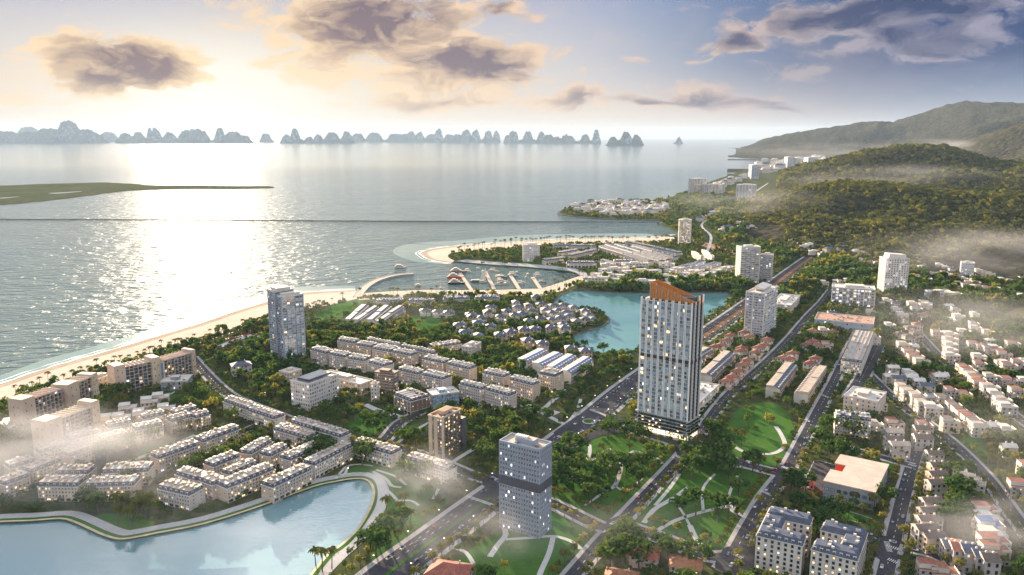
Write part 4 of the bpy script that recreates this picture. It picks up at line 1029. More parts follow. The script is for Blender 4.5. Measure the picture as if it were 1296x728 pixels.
def twin_tower():
    ft = foot3((333.5, 366), (353.5, 372), (381, 367), 80)
    b = Bld('beachfront_tower', 'blue glass apartment tower with three stepped shafts above the beach', 'skyscraper', ft, 80); w, d = b.w, b.d
    shafts = [('core', -w*.22, w*.20, -d*.5, d*.30, 80), ('seaward', -w*.5, -w*.22, -d*.30, d*.5, 73), ('inland', w*.20, w*.5, -d*.42, d*.5, 75)]
    for nm, x0, x1, y0, y1, hh in shafts:
        mb = MB(); mb.box(x0, x1, y0, y1, -1, hh, 0); nf = round(hh/3.0)
        for i in range(1, nf+1): mb.box(x0-.3, x1+.3, y0-.5, y1+.3, i*hh/nf-.2, i*hh/nf+.12, 1, True)
        b.part('shaft', mb, ['gblue', 'pale'])
        mb = MB(); mb.box(x0+.4, x1-.4, y0+.4, y1-.4, hh, hh+1.4, 0); mb.box(x0+1.5, x1-1.5, y0+3, y1-3, hh+1.4, hh+4, 0, mt=1); b.part('roof', mb, ['pale', 'roofw'])
        for x in (x0, x1): m2 = MB(); m2.box(x-.45, x+.45, y0-.9, y0+.6, -1, hh+1.5, 0); b.part('pier', m2, 'bluewall')
        m2 = MB(); m2.box(x1-.1, x1+.6, y1-.9, y1+.1, -1, hh+1.5, 0); b.part('pier', m2, 'bluewall')
        for k in range(nf):
            if k % 2 == 0:
                m2 = MB(); xs = sorted((rnd.uniform(x0+.6, x1-3.4), 0))[-1] if x1-x0 > 4.2 else x0+.5
                xs = rnd.uniform(x0+.5, max(x0+.6, x1-4)); m2.box(0, 3.2, -1.6, 0, 0, .2, 0, True); m2.box(0, 3.2, -1.6, -1.5, .2, 1.1, 1); o = b.part('balcony', m2, ['white', 'glass']); o.location = (xs, y0, k*hh/nf+.1)
            for j in range(max(2, int((x1-x0)/2.6))):
                nn = max(2, int((x1-x0)/2.6)); b.wl.append((x0+(x1-x0)*(j+.5)/nn, y0-.06, k*hh/nf+.5, 0, (x1-x0)/nn*.80, hh/nf*.78, 'g'+pick(MIX_COOL)))
    for k in range(24):
        for j in range(5): b.wl.append((w/2+.06, -d*.42+(d*.92)*(j+.5)/5, k*75/25+.5, math.pi/2, d*.92/5*.7, 2.2, 'w'+pick(MIX_COOL)))
        for j in range(4): b.wl.append((-w/2-.06, -d*.30+(d*.8)*(j+.5)/4, k*73/24.3+.5, -math.pi/2, d*.8/4*.7, 2.2, 'w'+pick(MIX_COOL)))
    b.finish()
twin_tower()
b = grid_tower('apartment_tower', 'brown apartment tower with stacked lit balconies by the small lawns', foot3((540.5, 527), (559.5, 530.5), (583, 519), 34), 34, 11, 5, 7, wall='brick', mix=MIX_LIT, fr='g', ww=.55, wh=.62, band='beige', roof='terra', slab=.22)
for x in (-b.w*.30, b.w*.08): m2 = MB(); m2.box(x-1.7, x+1.7, -b.d/2-1.1, -b.d/2+.1, -1, 35.5, 0); b.part('bay', m2, 'beige')
m2 = MB(); m2.box(b.w/2-.1, b.w/2+.9, -b.d/2-.6, -b.d/2+1.4, -1, 36, 0); b.part('bay', m2, 'cream')
for k in range(11):
    for j in range(4):
        m2 = MB(); m2.box(0, 1.5, -1.7, 1.7, 0, .18, 0, True); m2.box(1.4, 1.5, -1.7, 1.7, .18, 1.0, 1); o = b.part('balcony', m2, ['beige', 'metal']); o.location = (b.w/2, -b.d/2+b.d*(j+.62)/4.3, k*34/11+.1)
m2 = MB(); m2.box(b.w/2-6, b.w/2+2, b.d/2-1, b.d/2+5, -1, 27, 0, mt=1); b.part('wing', m2, ['darkwall', 'roofb']); b.finish()
b = grid_tower('office_block', 'white office slab with an even grid of blue windows', foot3((368.5, 482), (391, 487.5), (428.5, 474), 26), 26, 7, 8, 13, wall='white', mix=MIX_COOL, ww=.72, wh=.68, band='white', roof='conc', slab=.25)
mb = MB(); mb.box(-b.w*.3, b.w*.3, -b.d*.38, b.d*.36, 27.2, 29.2, 0, mt=1); b.part('plant_screen', mb, ['darkwall', 'conc']); b.finish()
b = grid_tower('balcony_tower', 'white tower with slanting stacked balconies beside the lagoon', foot2((938, 313.5), (961.5, 313), 18, 64), 64, 18, 5, 4, wall='greywall', mix=MIX_COOL, ww=.6, wh=.6, band='white', slab=.2)
for k in range(18):
    for j in range(4):
        if (k+j) % 3 == 0: continue
        m2 = MB(); m2.hexa([(-3.2, -2.4, 0), (3.2, -2.4, 0), (3.2, 0, 0), (-3.2, 0, 0)], [(-3.2, -2.4, .9), (3.2, -2.4, 1.5), (3.2, 0, 1.5), (-3.2, 0, .9)], 0, True); o = b.part('balcony', m2, 'white'); o.location = (-b.w/2+b.w*(j+.5)/4, -b.d/2, k*64/18+.1)
for x in (-b.w/2, b.w/2): m2 = MB(); m2.box(x-.7, x+.7, -b.d/2-2.6, b.d/2, -1, 66, 0); b.part('pier', m2, 'white')
b.finish()
b = grid_tower('balcony_tower', 'shorter grey tower behind the white one with slanting balconies', foot2((962.5, 322.5), (977, 323.5), 16, 48), 48, 14, 4, 3, wall='greywall', mix=MIX_COOL, ww=.6, wh=.6, band='white', slab=.5); b.finish()
b = grid_tower('banded_tower', 'blue-windowed white tower with wavy balcony bands by the upper boulevard', foot3((950.5, 367), (968, 372.5), (984.5, 363), 58), 58, 17, 6, 6, wall='bluewall', mix=MIX_COOL, ww=.74, wh=.6, band='white', slab=.9)
for x, y in ((-b.w/2, -b.d/2), (b.w/2, -b.d/2), (-b.w*.1, -b.d/2)): m2 = MB(); m2.box(x-.6, x+.6, y-1.2, y+.6, -1, 60, 0); b.part('pier', m2, 'white')
m2 = MB(); m2.hexa([(-b.w*.3, -b.d*.3, 61), (b.w*.3, -b.d*.3, 61), (b.w*.3, b.d*.3, 61), (-b.w*.3, b.d*.3, 61)], [(-b.w*.2, -b.d*.3, 65), (b.w*.3, -b.d*.3, 62.5), (b.w*.3, b.d*.3, 62.5), (-b.w*.2, b.d*.3, 65)], 0); b.part('roof_crest', m2, 'white'); b.finish()
b = grid_tower('perforated_tower', 'white tower with scattered small lit windows at the foot of the hill', foot2((1122, 328), (1151.5, 328), 24, 63), 63, 18, 9, 6, wall='white', mix=(('gdark', 6), ('litc', 3), ('glass', 2)), ww=.45, wh=.6, band='white', slab=.0)
m2 = MB(); m2.hexa([(-b.w*.38, -b.d*.4, 63.2), (b.w*.38, -b.d*.4, 63.2), (b.w*.38, b.d*.4, 63.2), (-b.w*.38, b.d*.4, 63.2)], [(-b.w*.33, -b.d*.36, 71), (b.w*.38, -b.d*.36, 69), (b.w*.38, b.d*.36, 69), (-b.w*.33, b.d*.36, 71)], 0); b.part('penthouse', m2, 'white'); b.finish()
b = grid_tower('office_block', 'broad white-roofed office box with lit glass floors behind the red-roofed hall', foot2((1053.5, 364), (1108, 367.5), 34, 31), 31, 7, 12, 6, wall='greywall', mix=(('litc', 4), ('litw', 1), ('gdark', 5), ('glass', 3)), ww=.8, wh=.62, band='pale', roof='white', slab=.5)
for i in range(9): x = -b.w/2+b.w*i/8; m2 = MB(); m2.box(x-.4, x+.4, -b.d/2-1, -b.d/2+.2, -1, 28, 0); b.part('fin', m2, 'alu')
b.finish()
flat_block('low wide hall with a terracotta-coloured flat roof below the office box', foot2((1031, 404), (1105.5, 411), 46, 12), 12, wall='bluewall', floors=2, roof=mat('salmon_roof_membrane', (.50, .27, .19), var=.25, scale=.15), name='market_hall', cat='hall', bay=9, ww=3, penthouse=False, mix=MIX_COOL)
def round_tower():
    c = G(866, 309); b = Bld('round_tower', 'round sparkling tower beside the peninsula beach', 'tower', ((c[0], c[1]), 0, 30, 30), 58); n = 20; r = 15
    mb = MB(); mb.cyl(0, 0, -1, 58, r, r, 32, 0)
    for k in range(1, 17): mb.cyl(0, 0, k*58/16-.25, k*58/16+.15, r+.5, r+.5, 32, 1)
    b.part('wall', mb, ['cream', 'white']); mb = MB(); mb.cyl(0, 0, 58.2, 59.5, r+.5, r+.5, 32, 0); mb.cyl(0, 0, 59.5, 62, r*.5, r*.5, 20, 1); b.part('roof', mb, ['roofw', 'conc'])
    for k in range(16):
        for i in range(n):
            a = math.pi+math.pi*(i+.5)/n
            if rnd.random() < .55: b.wl.append(((r+.05)*math.cos(a), (r+.05)*math.sin(a), k*58/16+.6, a+math.pi/2, 1.9, 2.3, 'w'+pick((('litw', 3), ('gdark', 3), ('litc', 2)))))
    b.finish()
round_tower()
for lab, p1, p2, dp, h, fl, wl, nb in (('slim white-and-grey tower standing first in line along the far shore', (878.5, 227), (894.5, 226.6), 40, 76, 18, 'pale', 4), ('broad pale tower with a dark stepped top on the far shore', (897, 234), (918, 233.5), 45, 56, 13, 'pale', 5),
   ('wide white tower half wrapped in mist above the far shore', (932, 234), (955.5, 234.6), 48, 66, 16, 'white', 6), ('lone grey-blue tower near the far beach', (951.6, 209), (961.5, 209), 60, 84, 18, 'bluewall', 3),
   ('plain grey tower in the far town below the mountain', (997, 199), (1006, 199), 80, 88, 14, 'bluewall', 3), ('pale tower in the far town between two greyer ones', (1006.5, 200.2), (1014, 200.2), 80, 80, 14, 'pale', 3), ('blue-grey wide tower at the end of the far town', (1023, 199.5), (1035, 199.5), 90, 96, 16, 'bluewall', 4),
   ('square white block between beach and curved terraces on the peninsula', (662, 310.5), (683, 310.5), 28, 34, 9, 'white', 8)):
    b = grid_tower('shore_tower', lab, foot2(p1, p2, dp, h), h, fl, nb, 3, wall=wl, mix=MIX_COOL, ww=.6, wh=.55, band='white', slab=.5); b.finish()

# ================================================================== RESORT
def resort(label, p1, p2, depth, h, ends, group=None):
    b = Bld('resort_hotel', label, 'hotel', foot2(p1, p2, depth, h), h); w, d = b.w, b.d; fl = 8; fh = h/fl
    mb = MB(); mb.box(-w/2, w/2, -d/2+1.8, d/2, -1, h-fh, 0)
    for i in range(fl): mb.box(-w/2, w/2, -d/2, -d/2+1.8, i*fh-.15, i*fh+.2, 1, True)
    nb = max(3, round(w/4.2))
    for i in range(nb+1): x = -w/2+w*i/nb; mb.box(x-.16, x+.16, -d/2+.1, -d/2+1.8, -1, h-fh, 1)
    b.part('wall', mb, ['gblue', 'cream'])
    mb = MB(); mb.box(-w/2, w/2, -d/2+.4, d/2, h-fh, h-.9, 0); mb.box(-w/2-.3, w/2+.3, -d/2-.2, d/2+.3, h-.9, h-.4, 1, True)
    for i in range(nb): x = -w/2+w*i/nb; mb.box(x, x+.35, -d/2-.2, d/2+.3, h-.4, h+.7, 1)
    b.part('roof', mb, ['beige', 'cream'])
    b.win('front', nb, [h-fh+.3], w/nb*.7, fh*.5, MIX_COOL, 'd', out=-.35)
    b.win('front', nb, [fh*i+.3 for i in range(fl-1)], w/nb*.8, fh*.72, (('gblue', 5), ('gdark', 3), ('glass', 3), ('litc', .9), ('litw', .5)), 'd', out=-1.75)
    for i in range(fl-1):
        for k in range(nb):
            if (i*7+k*3) % 2 == 0: m2 = MB(); m2.box(-1.6, 1.6, 0, .12, .2, 1.0, 0); o = b.part('balcony', m2, 'glass'); o.location = (-w/2+w*(k+.5)/nb, -d/2, i*fh)
    for side, tw, dh, ex in ends:
        x0, x1 = (-w/2-tw, -w/2) if side < 0 else (w/2, w/2+tw)
        m2 = MB(); m2.box(x0, x1, -d/2-ex, d/2+.6, -1, h+dh, 0, mt=1); m2.box(x0+.4, x1-.4, -d/2-ex+.4, d/2, h+dh, h+dh+.5, 1); e = b.part('end_block', m2, ['cream', 'roofb'])
        for k in range(1, fl):
            if k % 2: b.wl.append(((x0+x1)/2-tw*.2, -d/2-ex-.05, k*fh+.5, 0, .9, 1.8, 'ggdark'))
            if k % 3 == 0: b.wl.append(((x0+x1)/2+tw*.2, -d/2-ex-.05, k*fh+.5, 0, .9, 1.8, 'ggdark'))
            if side < 0 and k % 2 == 0:
                for q in (-.25, .1): b.wl.append((x0-.05, d*q, k*fh+.5, -math.pi/2, .9, 1.8, 'ggdark'))
    b.finish()
resort('beige beach hotel slab with plain end tower, furthest along the sand from the pier', (43, 503.5), (78, 491.5), 15, 28, ((-1, 13, 1.5, 1.0),))
resort('middle beach hotel wing with a tall plain stair block, joined to the long slab', (98, 484), (115, 476.5), 15, 28, ((-1, 15, 1.5, 1.5), (1, 8, 1.2, 1.0)))
resort('hotel slab with deep blue balconies set behind the beachside wings', (77, 529), (115, 514.5), 15, 27, ((-1, 15, 1.2, 1.0), (1, 8, 3.0, 1.0)))
resort('glassy hotel wing with a plain beige end tower near the pool house', (158, 464), (191, 457), 15, 28, ((-1, 11, 2.0, 1.0), (1, 9, 2.5, 1.5)))
resort('hotel wing closest to the beach garden, ending in a thin beige wall', (207.5, 456), (242, 446), 15, 28, ((1, 4.5, 2.0, 1.0),))
flat_block('low curved link building between two hotel wings', foot2((124, 480), (142, 474), 16, 13), 13, wall='cream', floors=3, roof='roofb', name='hotel_link', cat='hotel', band='white', bay=6)
flat_block('pool house with a bright white roof behind the hotel wings', foot2((203, 484), (237, 482.5), 22, 9), 9, wall='greywall', floors=2, roof='white', name='pool_house', cat='pavilion', bay=5, fr='d', mix=MIX_COOL)

# ================================================================== TERRACES BY THE LAKE
RH = 14.0
ROWS = [  # p1, p2, depth, label
 ((200, 577), (253, 559), 12, 'long cream terrace along the paved walk through the resort gardens'), ((257, 556), (304, 539), 12, 'cream terrace continuing the row along the paved garden walk'),
 ((270, 587), (304, 573.5), 12, 'cream terrace second back from the lake, behind the double row'), ((318, 571), (345, 555), 12, 'cream terrace with a blank beige gable between garden and side street'),
 ((292, 597.5), (326, 583), 11, 'short cream terrace tucked right behind the long lakeside row'), ((342, 574), (365, 562.5), 11, 'short terrace with warm-lit shopfronts behind the lakeside bend'),
 ((367, 579), (408, 561), 12, 'pale terrace with a blue-slate top above lit ground-floor shops'), ((287, 614), (348, 589.5), 13, 'longest lakeside terrace with lit arcade and trees before it'),
 ((345, 613), (394, 590), 12, 'plain-backed cream terrace right above the lake kerb'), ((398, 585), (446, 561), 12, 'white terrace facing the lake beside the curved lawn'),
 ((282, 504.5), (312, 515), 12, 'white terrace with bright lamp by the resort street corner'), ((313, 516), (346, 527), 12, 'white terrace continuing down the resort street'),
 ((346, 540), (388, 552), 12, 'curved-looking pale terrace with blue mansard by the resort street'), ((367, 531), (396, 540), 12, 'blank white terrace behind the blue-mansard one'),
 ((397, 540), (430, 550), 12, 'white terrace ending at the small green square'), ((221, 596), (247, 604), 12, 'beige block glowing orange on its sunlit gable'),
 ((249, 603), (268, 610), 12, 'short cream block next to the orange-lit gable'), ((199, 614), (239, 623), 14, 'pale corner block with blue-slate roof by the lakeside junction'),
 ((217, 530.5), (243, 523.5), 11, 'small terrace in front of the pool house gardens'), ((222, 521.5), (250, 513.5), 10, 'small terrace among white garden villas'),
 ((247, 526), (266, 521), 10, 'short lit terrace near the resort street bend'), ((171, 541.5), (206, 534), 12, 'cream terrace lit along the garden walk below the villas'),
 ((181, 527), (209, 521), 10, 'upper small terrace behind the garden-walk one'), ((137, 538.5), (167, 531.5), 11, 'cream terrace beneath the white villas'),
 ((129, 555), (162, 547), 12, 'warm-lit terrace with dark windows at the dense tree clump'), ((89, 553.5), (126, 543.5), 12, 'pale blue-grey terrace right in front of the deep-blue hotel'),
 ((88, 574), (118, 563.5), 12, 'lit terrace half hidden by mist beside the dark tree clump'), ((50, 570), (86, 560), 12, 'white terrace lost in mist under the hotel'),
 ((12, 589), (44, 580), 12, 'hazy beige terrace at the edge of the resort lawn'), ((40, 594), (76, 580), 12, 'tall misty terrace with plain gable'),
 ((5, 610), (37, 599), 12, 'misty terrace with tiny lit windows closest to the lake corner'), ((47, 611), (97, 611.5), 13, 'long misty terrace facing the lake with an orange-lit end'),
 ((107, 612), (169, 610), 13, 'long misty terrace facing the lake behind palms'), ((71, 596), (111, 595.5), 12, 'hazy terrace behind the lake-facing pair'),
 ((128, 595), (187, 592.5), 14, 'hazy terrace with a curved end behind the palms'),
 ((447, 558), (495, 571.5), 12, 'white terrace with blind windows above the lake lawn'), ((513, 577), (565, 593), 12, 'detached white terrace with a lamp at the boulevard corner')]
for i, (p1, p2, dp, lab) in enumerate(ROWS):
    wl = 'white' if 'white' in lab else 'pale' if 'pale' in lab else 'beige' if 'beige' in lab else 'cream'
    terrace(lab, foot2(p1, p2, dp, RH), RH, wall=wl, floors=4 if RH > 13 else 3, bay=5.0, mix=MIX_LIT if 'lit' in lab else MIX_HOME)
# ================================================================== CREAM APARTMENT BLOCKS
BL = [(((393, 440), (412, 445), (418, 440.5)), 'front-row cream block nearest the glass beach tower'), (((416, 445.5), (435, 449.5), (441, 445)), 'second front-row cream block from the glass beach tower'), (((440, 451), (461, 454), (467, 449.5)), 'third front-row cream block, behind the white office slab'),
 (((466, 456), (485, 461), (492, 455.5)), 'cream block rising just behind the dark brick building'), (((503, 465), (528, 471), (534, 466.5)), 'cream block with a blue-glazed floor behind the dark mansard'), (((534, 471.5), (559.5, 477.5), (567, 472)), 'lit cream block above the low glassy block'),
 (((581, 483), (609, 490), (616, 486)), 'lit cream block beside the little blue pool'), (((614, 490), (643.5, 498), (650, 493)), 'last front-row cream block, next to the white plaza'),
 (((427, 428.5), (447, 432), (452.5, 428.5)), 'back-row cream block at the seaward end'), (((450.5, 434), (469, 437), (475, 433)), 'back-row block second from the sea'), (((471, 438.5), (493, 442.5), (499, 437)), 'back-row block before the long double block'),
 (((496, 443), (520, 447.5), (525, 443.5)), 'back-row block with sunlit sides in mid-row'), (((535, 451.5), (561, 457), (566.5, 453)), 'back-row block behind the lit block'), (((565, 458), (593.5, 464.5), (598.5, 460)), 'back-row block before the gap of trees'),
 (((611, 469), (637, 474.5), (643, 470)), 'back-row block beyond the gap of trees'), (((644.5, 477), (674, 484.5), (680, 480)), 'last back-row block with dark mansard by the blue-roofed rows'),
 (((463, 428), (503, 436.5), (506, 434.5)), 'long block at the rear toward the gardens'), (((506.5, 436.6), (548, 445.5), (551, 443.5)), 'long rear block facing the mansard house')]
for q, lab in BL:
    h = 20.0; terrace(lab, foot3(*q, h), h, wall='cream' if 'back' in lab or 'rear' in lab else 'pale', floors=6, roof='roofw', bay=4.6, mix=MIX_LIT if 'lit' in lab else MIX_HOME, name='apartment_block', mans='slate', detail=2)
terrace('beige six-storey block glowing warm beside the blue-roofed rows', foot3((682, 470), (701.5, 474), (711, 468), 20), 20, wall='beige', floors=6, name='apartment_block', mix=MIX_LIT, dorm=False)
terrace('long low block with blue mansard among the garden trees', foot2((549, 438), (584, 432.5), 14, 12), 12, wall='cream', floors=3, name='apartment_block')
flat_block('grey stepped block with plain side wall beside the mansard house', foot3((585.5, 438), (597, 440), (609, 433.5), 14), 14, wall='pale', floors=4)
flat_block('low cream shophouses behind the white office slab', foot2((353, 470), (366, 473), 17, 12), 12, wall='cream', floors=3, roof='roofw')
flat_block('cream bumpy-roofed shophouses stretching behind the white office slab', foot2((402, 474), (456, 487), 18, 12), 12, wall='cream', floors=3, roof='roofw')
# dark brick group
b = Bld('brick_hall', 'dark brick block with a patterned facade above the green square', 'brick building', foot3((474, 471), (497, 474), (505, 470), 22), 22); w, d = b.w, b.d
mb = MB(); mb.box(-w/2, w/2, -d/2, d/2, -1, 22, 0)
for i in range(7): mb.box(-w/2-.15, w/2+.15, -d/2-.15, d/2+.15, 3*i+2.6, 3*i+2.9, 1, True)
b.part('wall', mb, ['brick', 'beige']); mb = MB(); mb.box(-w/2-.3, w/2+.3, -d/2-.3, d/2+.3, 22, 22.6, 0, True); mb.box(-w*.3, w*.2, -d*.3, d*.3, 22.6, 24.5, 1); b.part('roof', mb, ['roofbrown', 'brick'])
b.win('front', 9, [3*i+.5 for i in range(7)], 1.3, 1.9, MIX_HOME, 'g'); b.win('right', 4, [3*i+.5 for i in range(7)], 1.3, 1.9, MIX_HOME, 'g'); b.finish()
terrace('dark brick house with a steep slate mansard beside the green square', foot3((498.5, 496.5), (519.5, 505), (540, 497.5), 16), 16, wall='brick', mans='slate', roof='roofbrown', floors=4, name='mansard_house')
flat_block('slim white stair tower against the dark brick block', foot2((469, 486.5), (477, 487), 7, 18), 18, wall='white', floors=5, bay=3)
flat_block('low glassy office block between brown tower and lit cream block', foot2((547, 501), (581, 496.5), 18, 14), 14, wall='gblue', floors=4, band='pale', mix=MIX_COOL, bay=3.2, ww=1.9)
# ================================================================== BLUE-ROOFED ROWS
for q, lab in ((((656, 453.6), (668, 456), (694.5, 442.5)), 'blue-roofed white row at the seaward side of four'), (((675, 458), (687, 461), (714, 447)), 'second blue-roofed row of the four parallel ones'), (((693, 462.5), (705, 465.5), (731, 449.5)), 'third blue-roofed row, behind the warm beige block'), (((712, 467), (723, 470.3), (751, 452.5)), 'blue-roofed row closest to the lagoon shore')):
    shop_row(lab, foot3(*q, 14), 14, wall='white', solar='solar', flatroof='roofw', step=False)
for q, lab in ((((438.6, 402.5), (448, 404), (468, 386)), 'grey-roofed row nearest the beach lawn'), (((450, 403), (456.5, 404.5), (481, 388)), 'grey-roofed row second from the beach lawn'), (((466, 403), (476, 404.5), (497, 387)), 'grey-roofed row third from the beach lawn'), (((478, 404.5), (484.5, 406.5), (513, 387.5)), 'longest grey-roofed row beside the dark garden trees')):
    shop_row(lab, foot3(*q, 10), 10, wall='pale', solar='slate', flatroof='slate', step=True)
for p1, p2, lab in (((476, 380), (510, 379.5), 'blue-roofed terrace by the promenade, nearest the curved pier'), ((516.5, 379.5), (548, 380), 'blue-roofed promenade terrace second from the curved pier'), ((561, 377), (594, 376.5), 'blue-roofed promenade terrace behind the marina piers'), ((601, 376), (632, 376), 'blue-roofed promenade terrace beside the white villas')):
    terrace(lab, foot2(p1, p2, 14, 9), 9, wall='pale', roof='solar', mans='slate', floors=2, dorm=True, bay=4.5)
# ================================================================== PENINSULA
PEN = [((700, 309.5), (754, 310.5), 'blue'), ((711, 319), (732.5, 315.5), 'c'), ((724, 322.5), (756, 315.5), 'c'), ((691, 328.5), (717, 325.5), 'c'), ((717, 331.5), (755, 331.5), 'blue'), ((759, 328.5), (777, 333.5), 'c'), ((777, 329.5), (804, 329.5), 'blue'),
  ((757, 311), (788, 320), 'c'), ((789, 320.3), (820, 329.5), 'c'), ((765, 308.3), (800, 318.6), 'blue'), ((801, 319), (834, 329), 'c'), ((777, 308), (810, 317.5), 'blue'), ((811, 318), (843, 327.5), 'c'), ((799, 310), (825, 317), 'c'), ((826, 317.3), (852, 324.4), 'blue'), ((791, 305), (825, 312), 'c'), ((826, 312.3), (858, 319.3), 'blue')]
for i, (p1, p2, k) in enumerate(PEN):
    terrace(['blue-slate terrace', 'cream terrace'][k == 'c']+[' along the peninsula promenade', ' in the inner ring of the peninsula', ' on the diagonal street of the peninsula'][0 if i < 2 else 1 if i < 7 else 2], foot2(p1, p2, 13, 11.5), 11.5, wall='cream' if k == 'c' else 'pale', roof='solar' if k == 'blue' else 'roofw', floors=2, bay=7, detail=1, dorm=(i % 2 == 0), group='terraces on the peninsula')
WH = [((740, 351.5), (787, 354.5)), ((747, 346.5), (789, 349)), ((761, 334.5), (779.5, 334.5)), ((790, 343.5), (837.5, 342.5)), ((762, 341.5), (797, 339)), ((788, 333.6), (821, 333.6)), ((834, 333.6), (853, 334.6)), ((799, 355.5), (830, 356)), ((832, 348.5), (850, 350.5)), ((850, 342.5), (868, 338.5)), ((869, 346.5), (890, 341.5)), ((851, 354.5), (872, 349.5)), ((891, 349.5), (912, 343.5)), ((832, 361), (850, 359)), ((910, 342.5), (931, 337.5)), ((868, 338.5), (893, 331.5)), ((888, 338.5), (913, 333))]
for i, (p1, p2) in enumerate(WH):
    flat_block('white balconied block on the lagoon side of the peninsula' if i < 9 else 'white balconied block between lagoon head and boulevard', foot2(p1, p2, 15, 11), 11, wall='white', floors=3, roof='roofw' if i < 15 else 'solar', bay=6, ww=4.2, mix=MIX_HOME, group='white blocks round the lagoon head', plant=True, penthouse=True)
for q, lab in ((((869, 315.5), (875, 318), (887, 324.5)), 'cream long block by the round tower'), (((882, 314), (888, 316), (901, 324.5)), 'second cream long block further from the round tower')):
    flat_block(lab, foot3(*q, 12), 12, wall='cream', floors=4, roof='roofb', bay=7, ww=2.5)
# ================================================================== VILLAS OF THE GARDEN QUARTER
V1 = [(470, 260), (490, 300), (270, 300), (240, 340), (575, 285), (605, 330), (350, 375), (470, 365), (120, 375), (165, 425), (265, 455), (420, 415), (680, 275), (710, 320), (785, 285), (820, 325), (870, 280), (890, 340), (580, 410), (765, 400), (845, 385), (915, 370), (965, 415), (1040, 395), (1070, 365), (1040, 330), (20, 440), (60, 500), (165, 530), (640, 215), (940, 300), (860, 440), (680, 390), (530, 350), (400, 330), (190, 385), (1100, 395), (770, 345)]
for x, y in V1:
    p = G(580+x/6.48, 340+y/6.48+1.5, 8); villa('white two-storey villa with a blue-grey hipped roof in the garden quarter by the lagoon', p, rnd.choice((.12, .2, .3, -.15, 1.7)), rnd.uniform(13, 16.5), rnd.uniform(10, 12), 7.6, group='white villas of the garden quarter', roof='slate')
for x, y in ((430, 495), (540, 475), (630, 470), (760, 460), (870, 460), (345, 520), (570, 565), (690, 590), (925, 630), (1040, 650)):
    p = G(580+x/6.48, 340+y/6.48+2.5, 12); villa('tall beige villa with slate roof between the white villas and the blue-roofed rows', p, rnd.uniform(0, .3), 14, 13, 12, wall='beige' if y > 500 else 'pink', group='beige villas of the garden quarter', floors=3, porch=False)
for x, y in ((895, 330), (1000, 340), (1090, 345), (1175, 445), (1235, 500), (1270, 360)):
    p = G(400+x/6.48, 340+y/6.48+1.5, 8); villa('white villa under dark roof behind the promenade terraces', p, rnd.uniform(0, .3), 15, 11, 7.8, group='white villas behind the promenade')
# resort garden villas
for x, y in ((1060, 430), (905, 475), (1005, 515), (1140, 400), (860, 545), (770, 555), (1180, 480), (90, 585), (40, 615), (640, 390)):
    p = G(x/5.602, 430+y/5.602, 7); villa('low white-roofed villa in the resort gardens', p, .35, 15, 12, 6.5, wall='cream', roof='roofw', kind='flat', group='resort garden villas')
for x, y, in ((1105, 345), ):
    villa('grey glass-roofed garden house by the beach garden', G(305, 462, 10), .5, 20, 14, 11, wall='pale', roof='slate', floors=3, name='garden_house', cat='house')
# ================================================================== SHOPHOUSE ROWS EAST OF THE TOWER
for q, lab, mir in ((((885, 471.5), (901, 474), (931, 446.5)), 'beige-roofed shophouse row behind the main tower', 0), (((970, 487), (987, 490), (1010, 461)), 'beige-roofed row with blue roof slope along the park street', 0), (((1005.5, 494), (1023, 497), (1046, 464.5)), 'beige-roofed row with brown slats facing the avenue', 1), (((868, 452.5), (881, 454.5), (903, 441.5)), 'shophouse row half hidden behind the main tower', 0)):
    shop_row(lab, foot3(*q, 13), 13, wall='beige', mirrored=bool(mir), solar='slate' if not mir else 'roofbrown')
flat_block('wide white-roofed podium hall at the back of the main tower', foot3((858, 502), (882, 513), (910, 487.5), 11), 11, wall='white', floors=2, roof='white', name='podium_hall', cat='hall', bay=6, ww=3)
for x, y in ((360, 180), (290, 250), (250, 260), (455, 160), (490, 190), (440, 270), (620, 210), (595, 250), (540, 300), (430, 290), (330, 215), (560, 265)):
    p = G(860+x/5.6, 390+y/5.6+1.5, 9); villa('white house with a dull red tiled roof between boulevard and park street', p, rnd.choice((.75, .85, -.75)), 13, 10, 8.6, roof='terra', group='red-roofed white houses', kind='hip')
for x, y in ((480, 355), (445, 385), (410, 430), (370, 470), (330, 500)):
    p = G(860+x/5.6, 390+y/5.6+1.5, 9); villa('red-roofed house in the diagonal row beside the park street', p, .82, 13, 10, 8.4, wall='pink', roof='terra', group='diagonal row of red-roofed houses', kind='hip')
for x, y in ((800, 305), (770, 345), (965, 340), (945, 220), (990, 250), (945, 145), (1085, 155), (925, 375), (740, 335), (900, 245)):
    p = G(860+x/5.6, 390+y/5.6+1.5, 9); villa('red-roofed house below the wide market hall', p, .8, 13, 10, 8.4, wall='white', roof='terra', group='red-roofed houses below the market hall', kind='hip')
# white complex behind the banded tower
flat_block('striped pink-and-white deck building behind the banded tower', foot3((984, 376), (1001, 387), (1013, 374), 12), 12, wall='pink', floors=4, name='car_park_building', cat='building', bay=5, ww=3)
# big right blocks
terrace('white-faced long block with dark and beige roofs along the avenue', foot3((1065, 453), (1091, 456.5), (1106, 420), 17), 17, wall='white', floors=5, roof='roofb', mans='slate', name='apartment_block', mix=MIX_LIT, bay=4.4)
flat_block('big block with a pale parapeted roof above the white mansard block', foot2((1068, 501), (1111, 509), 34, 19), 19, wall='pink', floors=5, roof='roofw', bay=5)
terrace('white many-windowed block with a dark mansard beside the avenue', foot2((1058, 525), (1103, 529.5), 15, 19), 19, wall='white', floors=6, roof='slate', mans='slate', name='apartment_block', mix=MIX_LIT, bay=4.2)
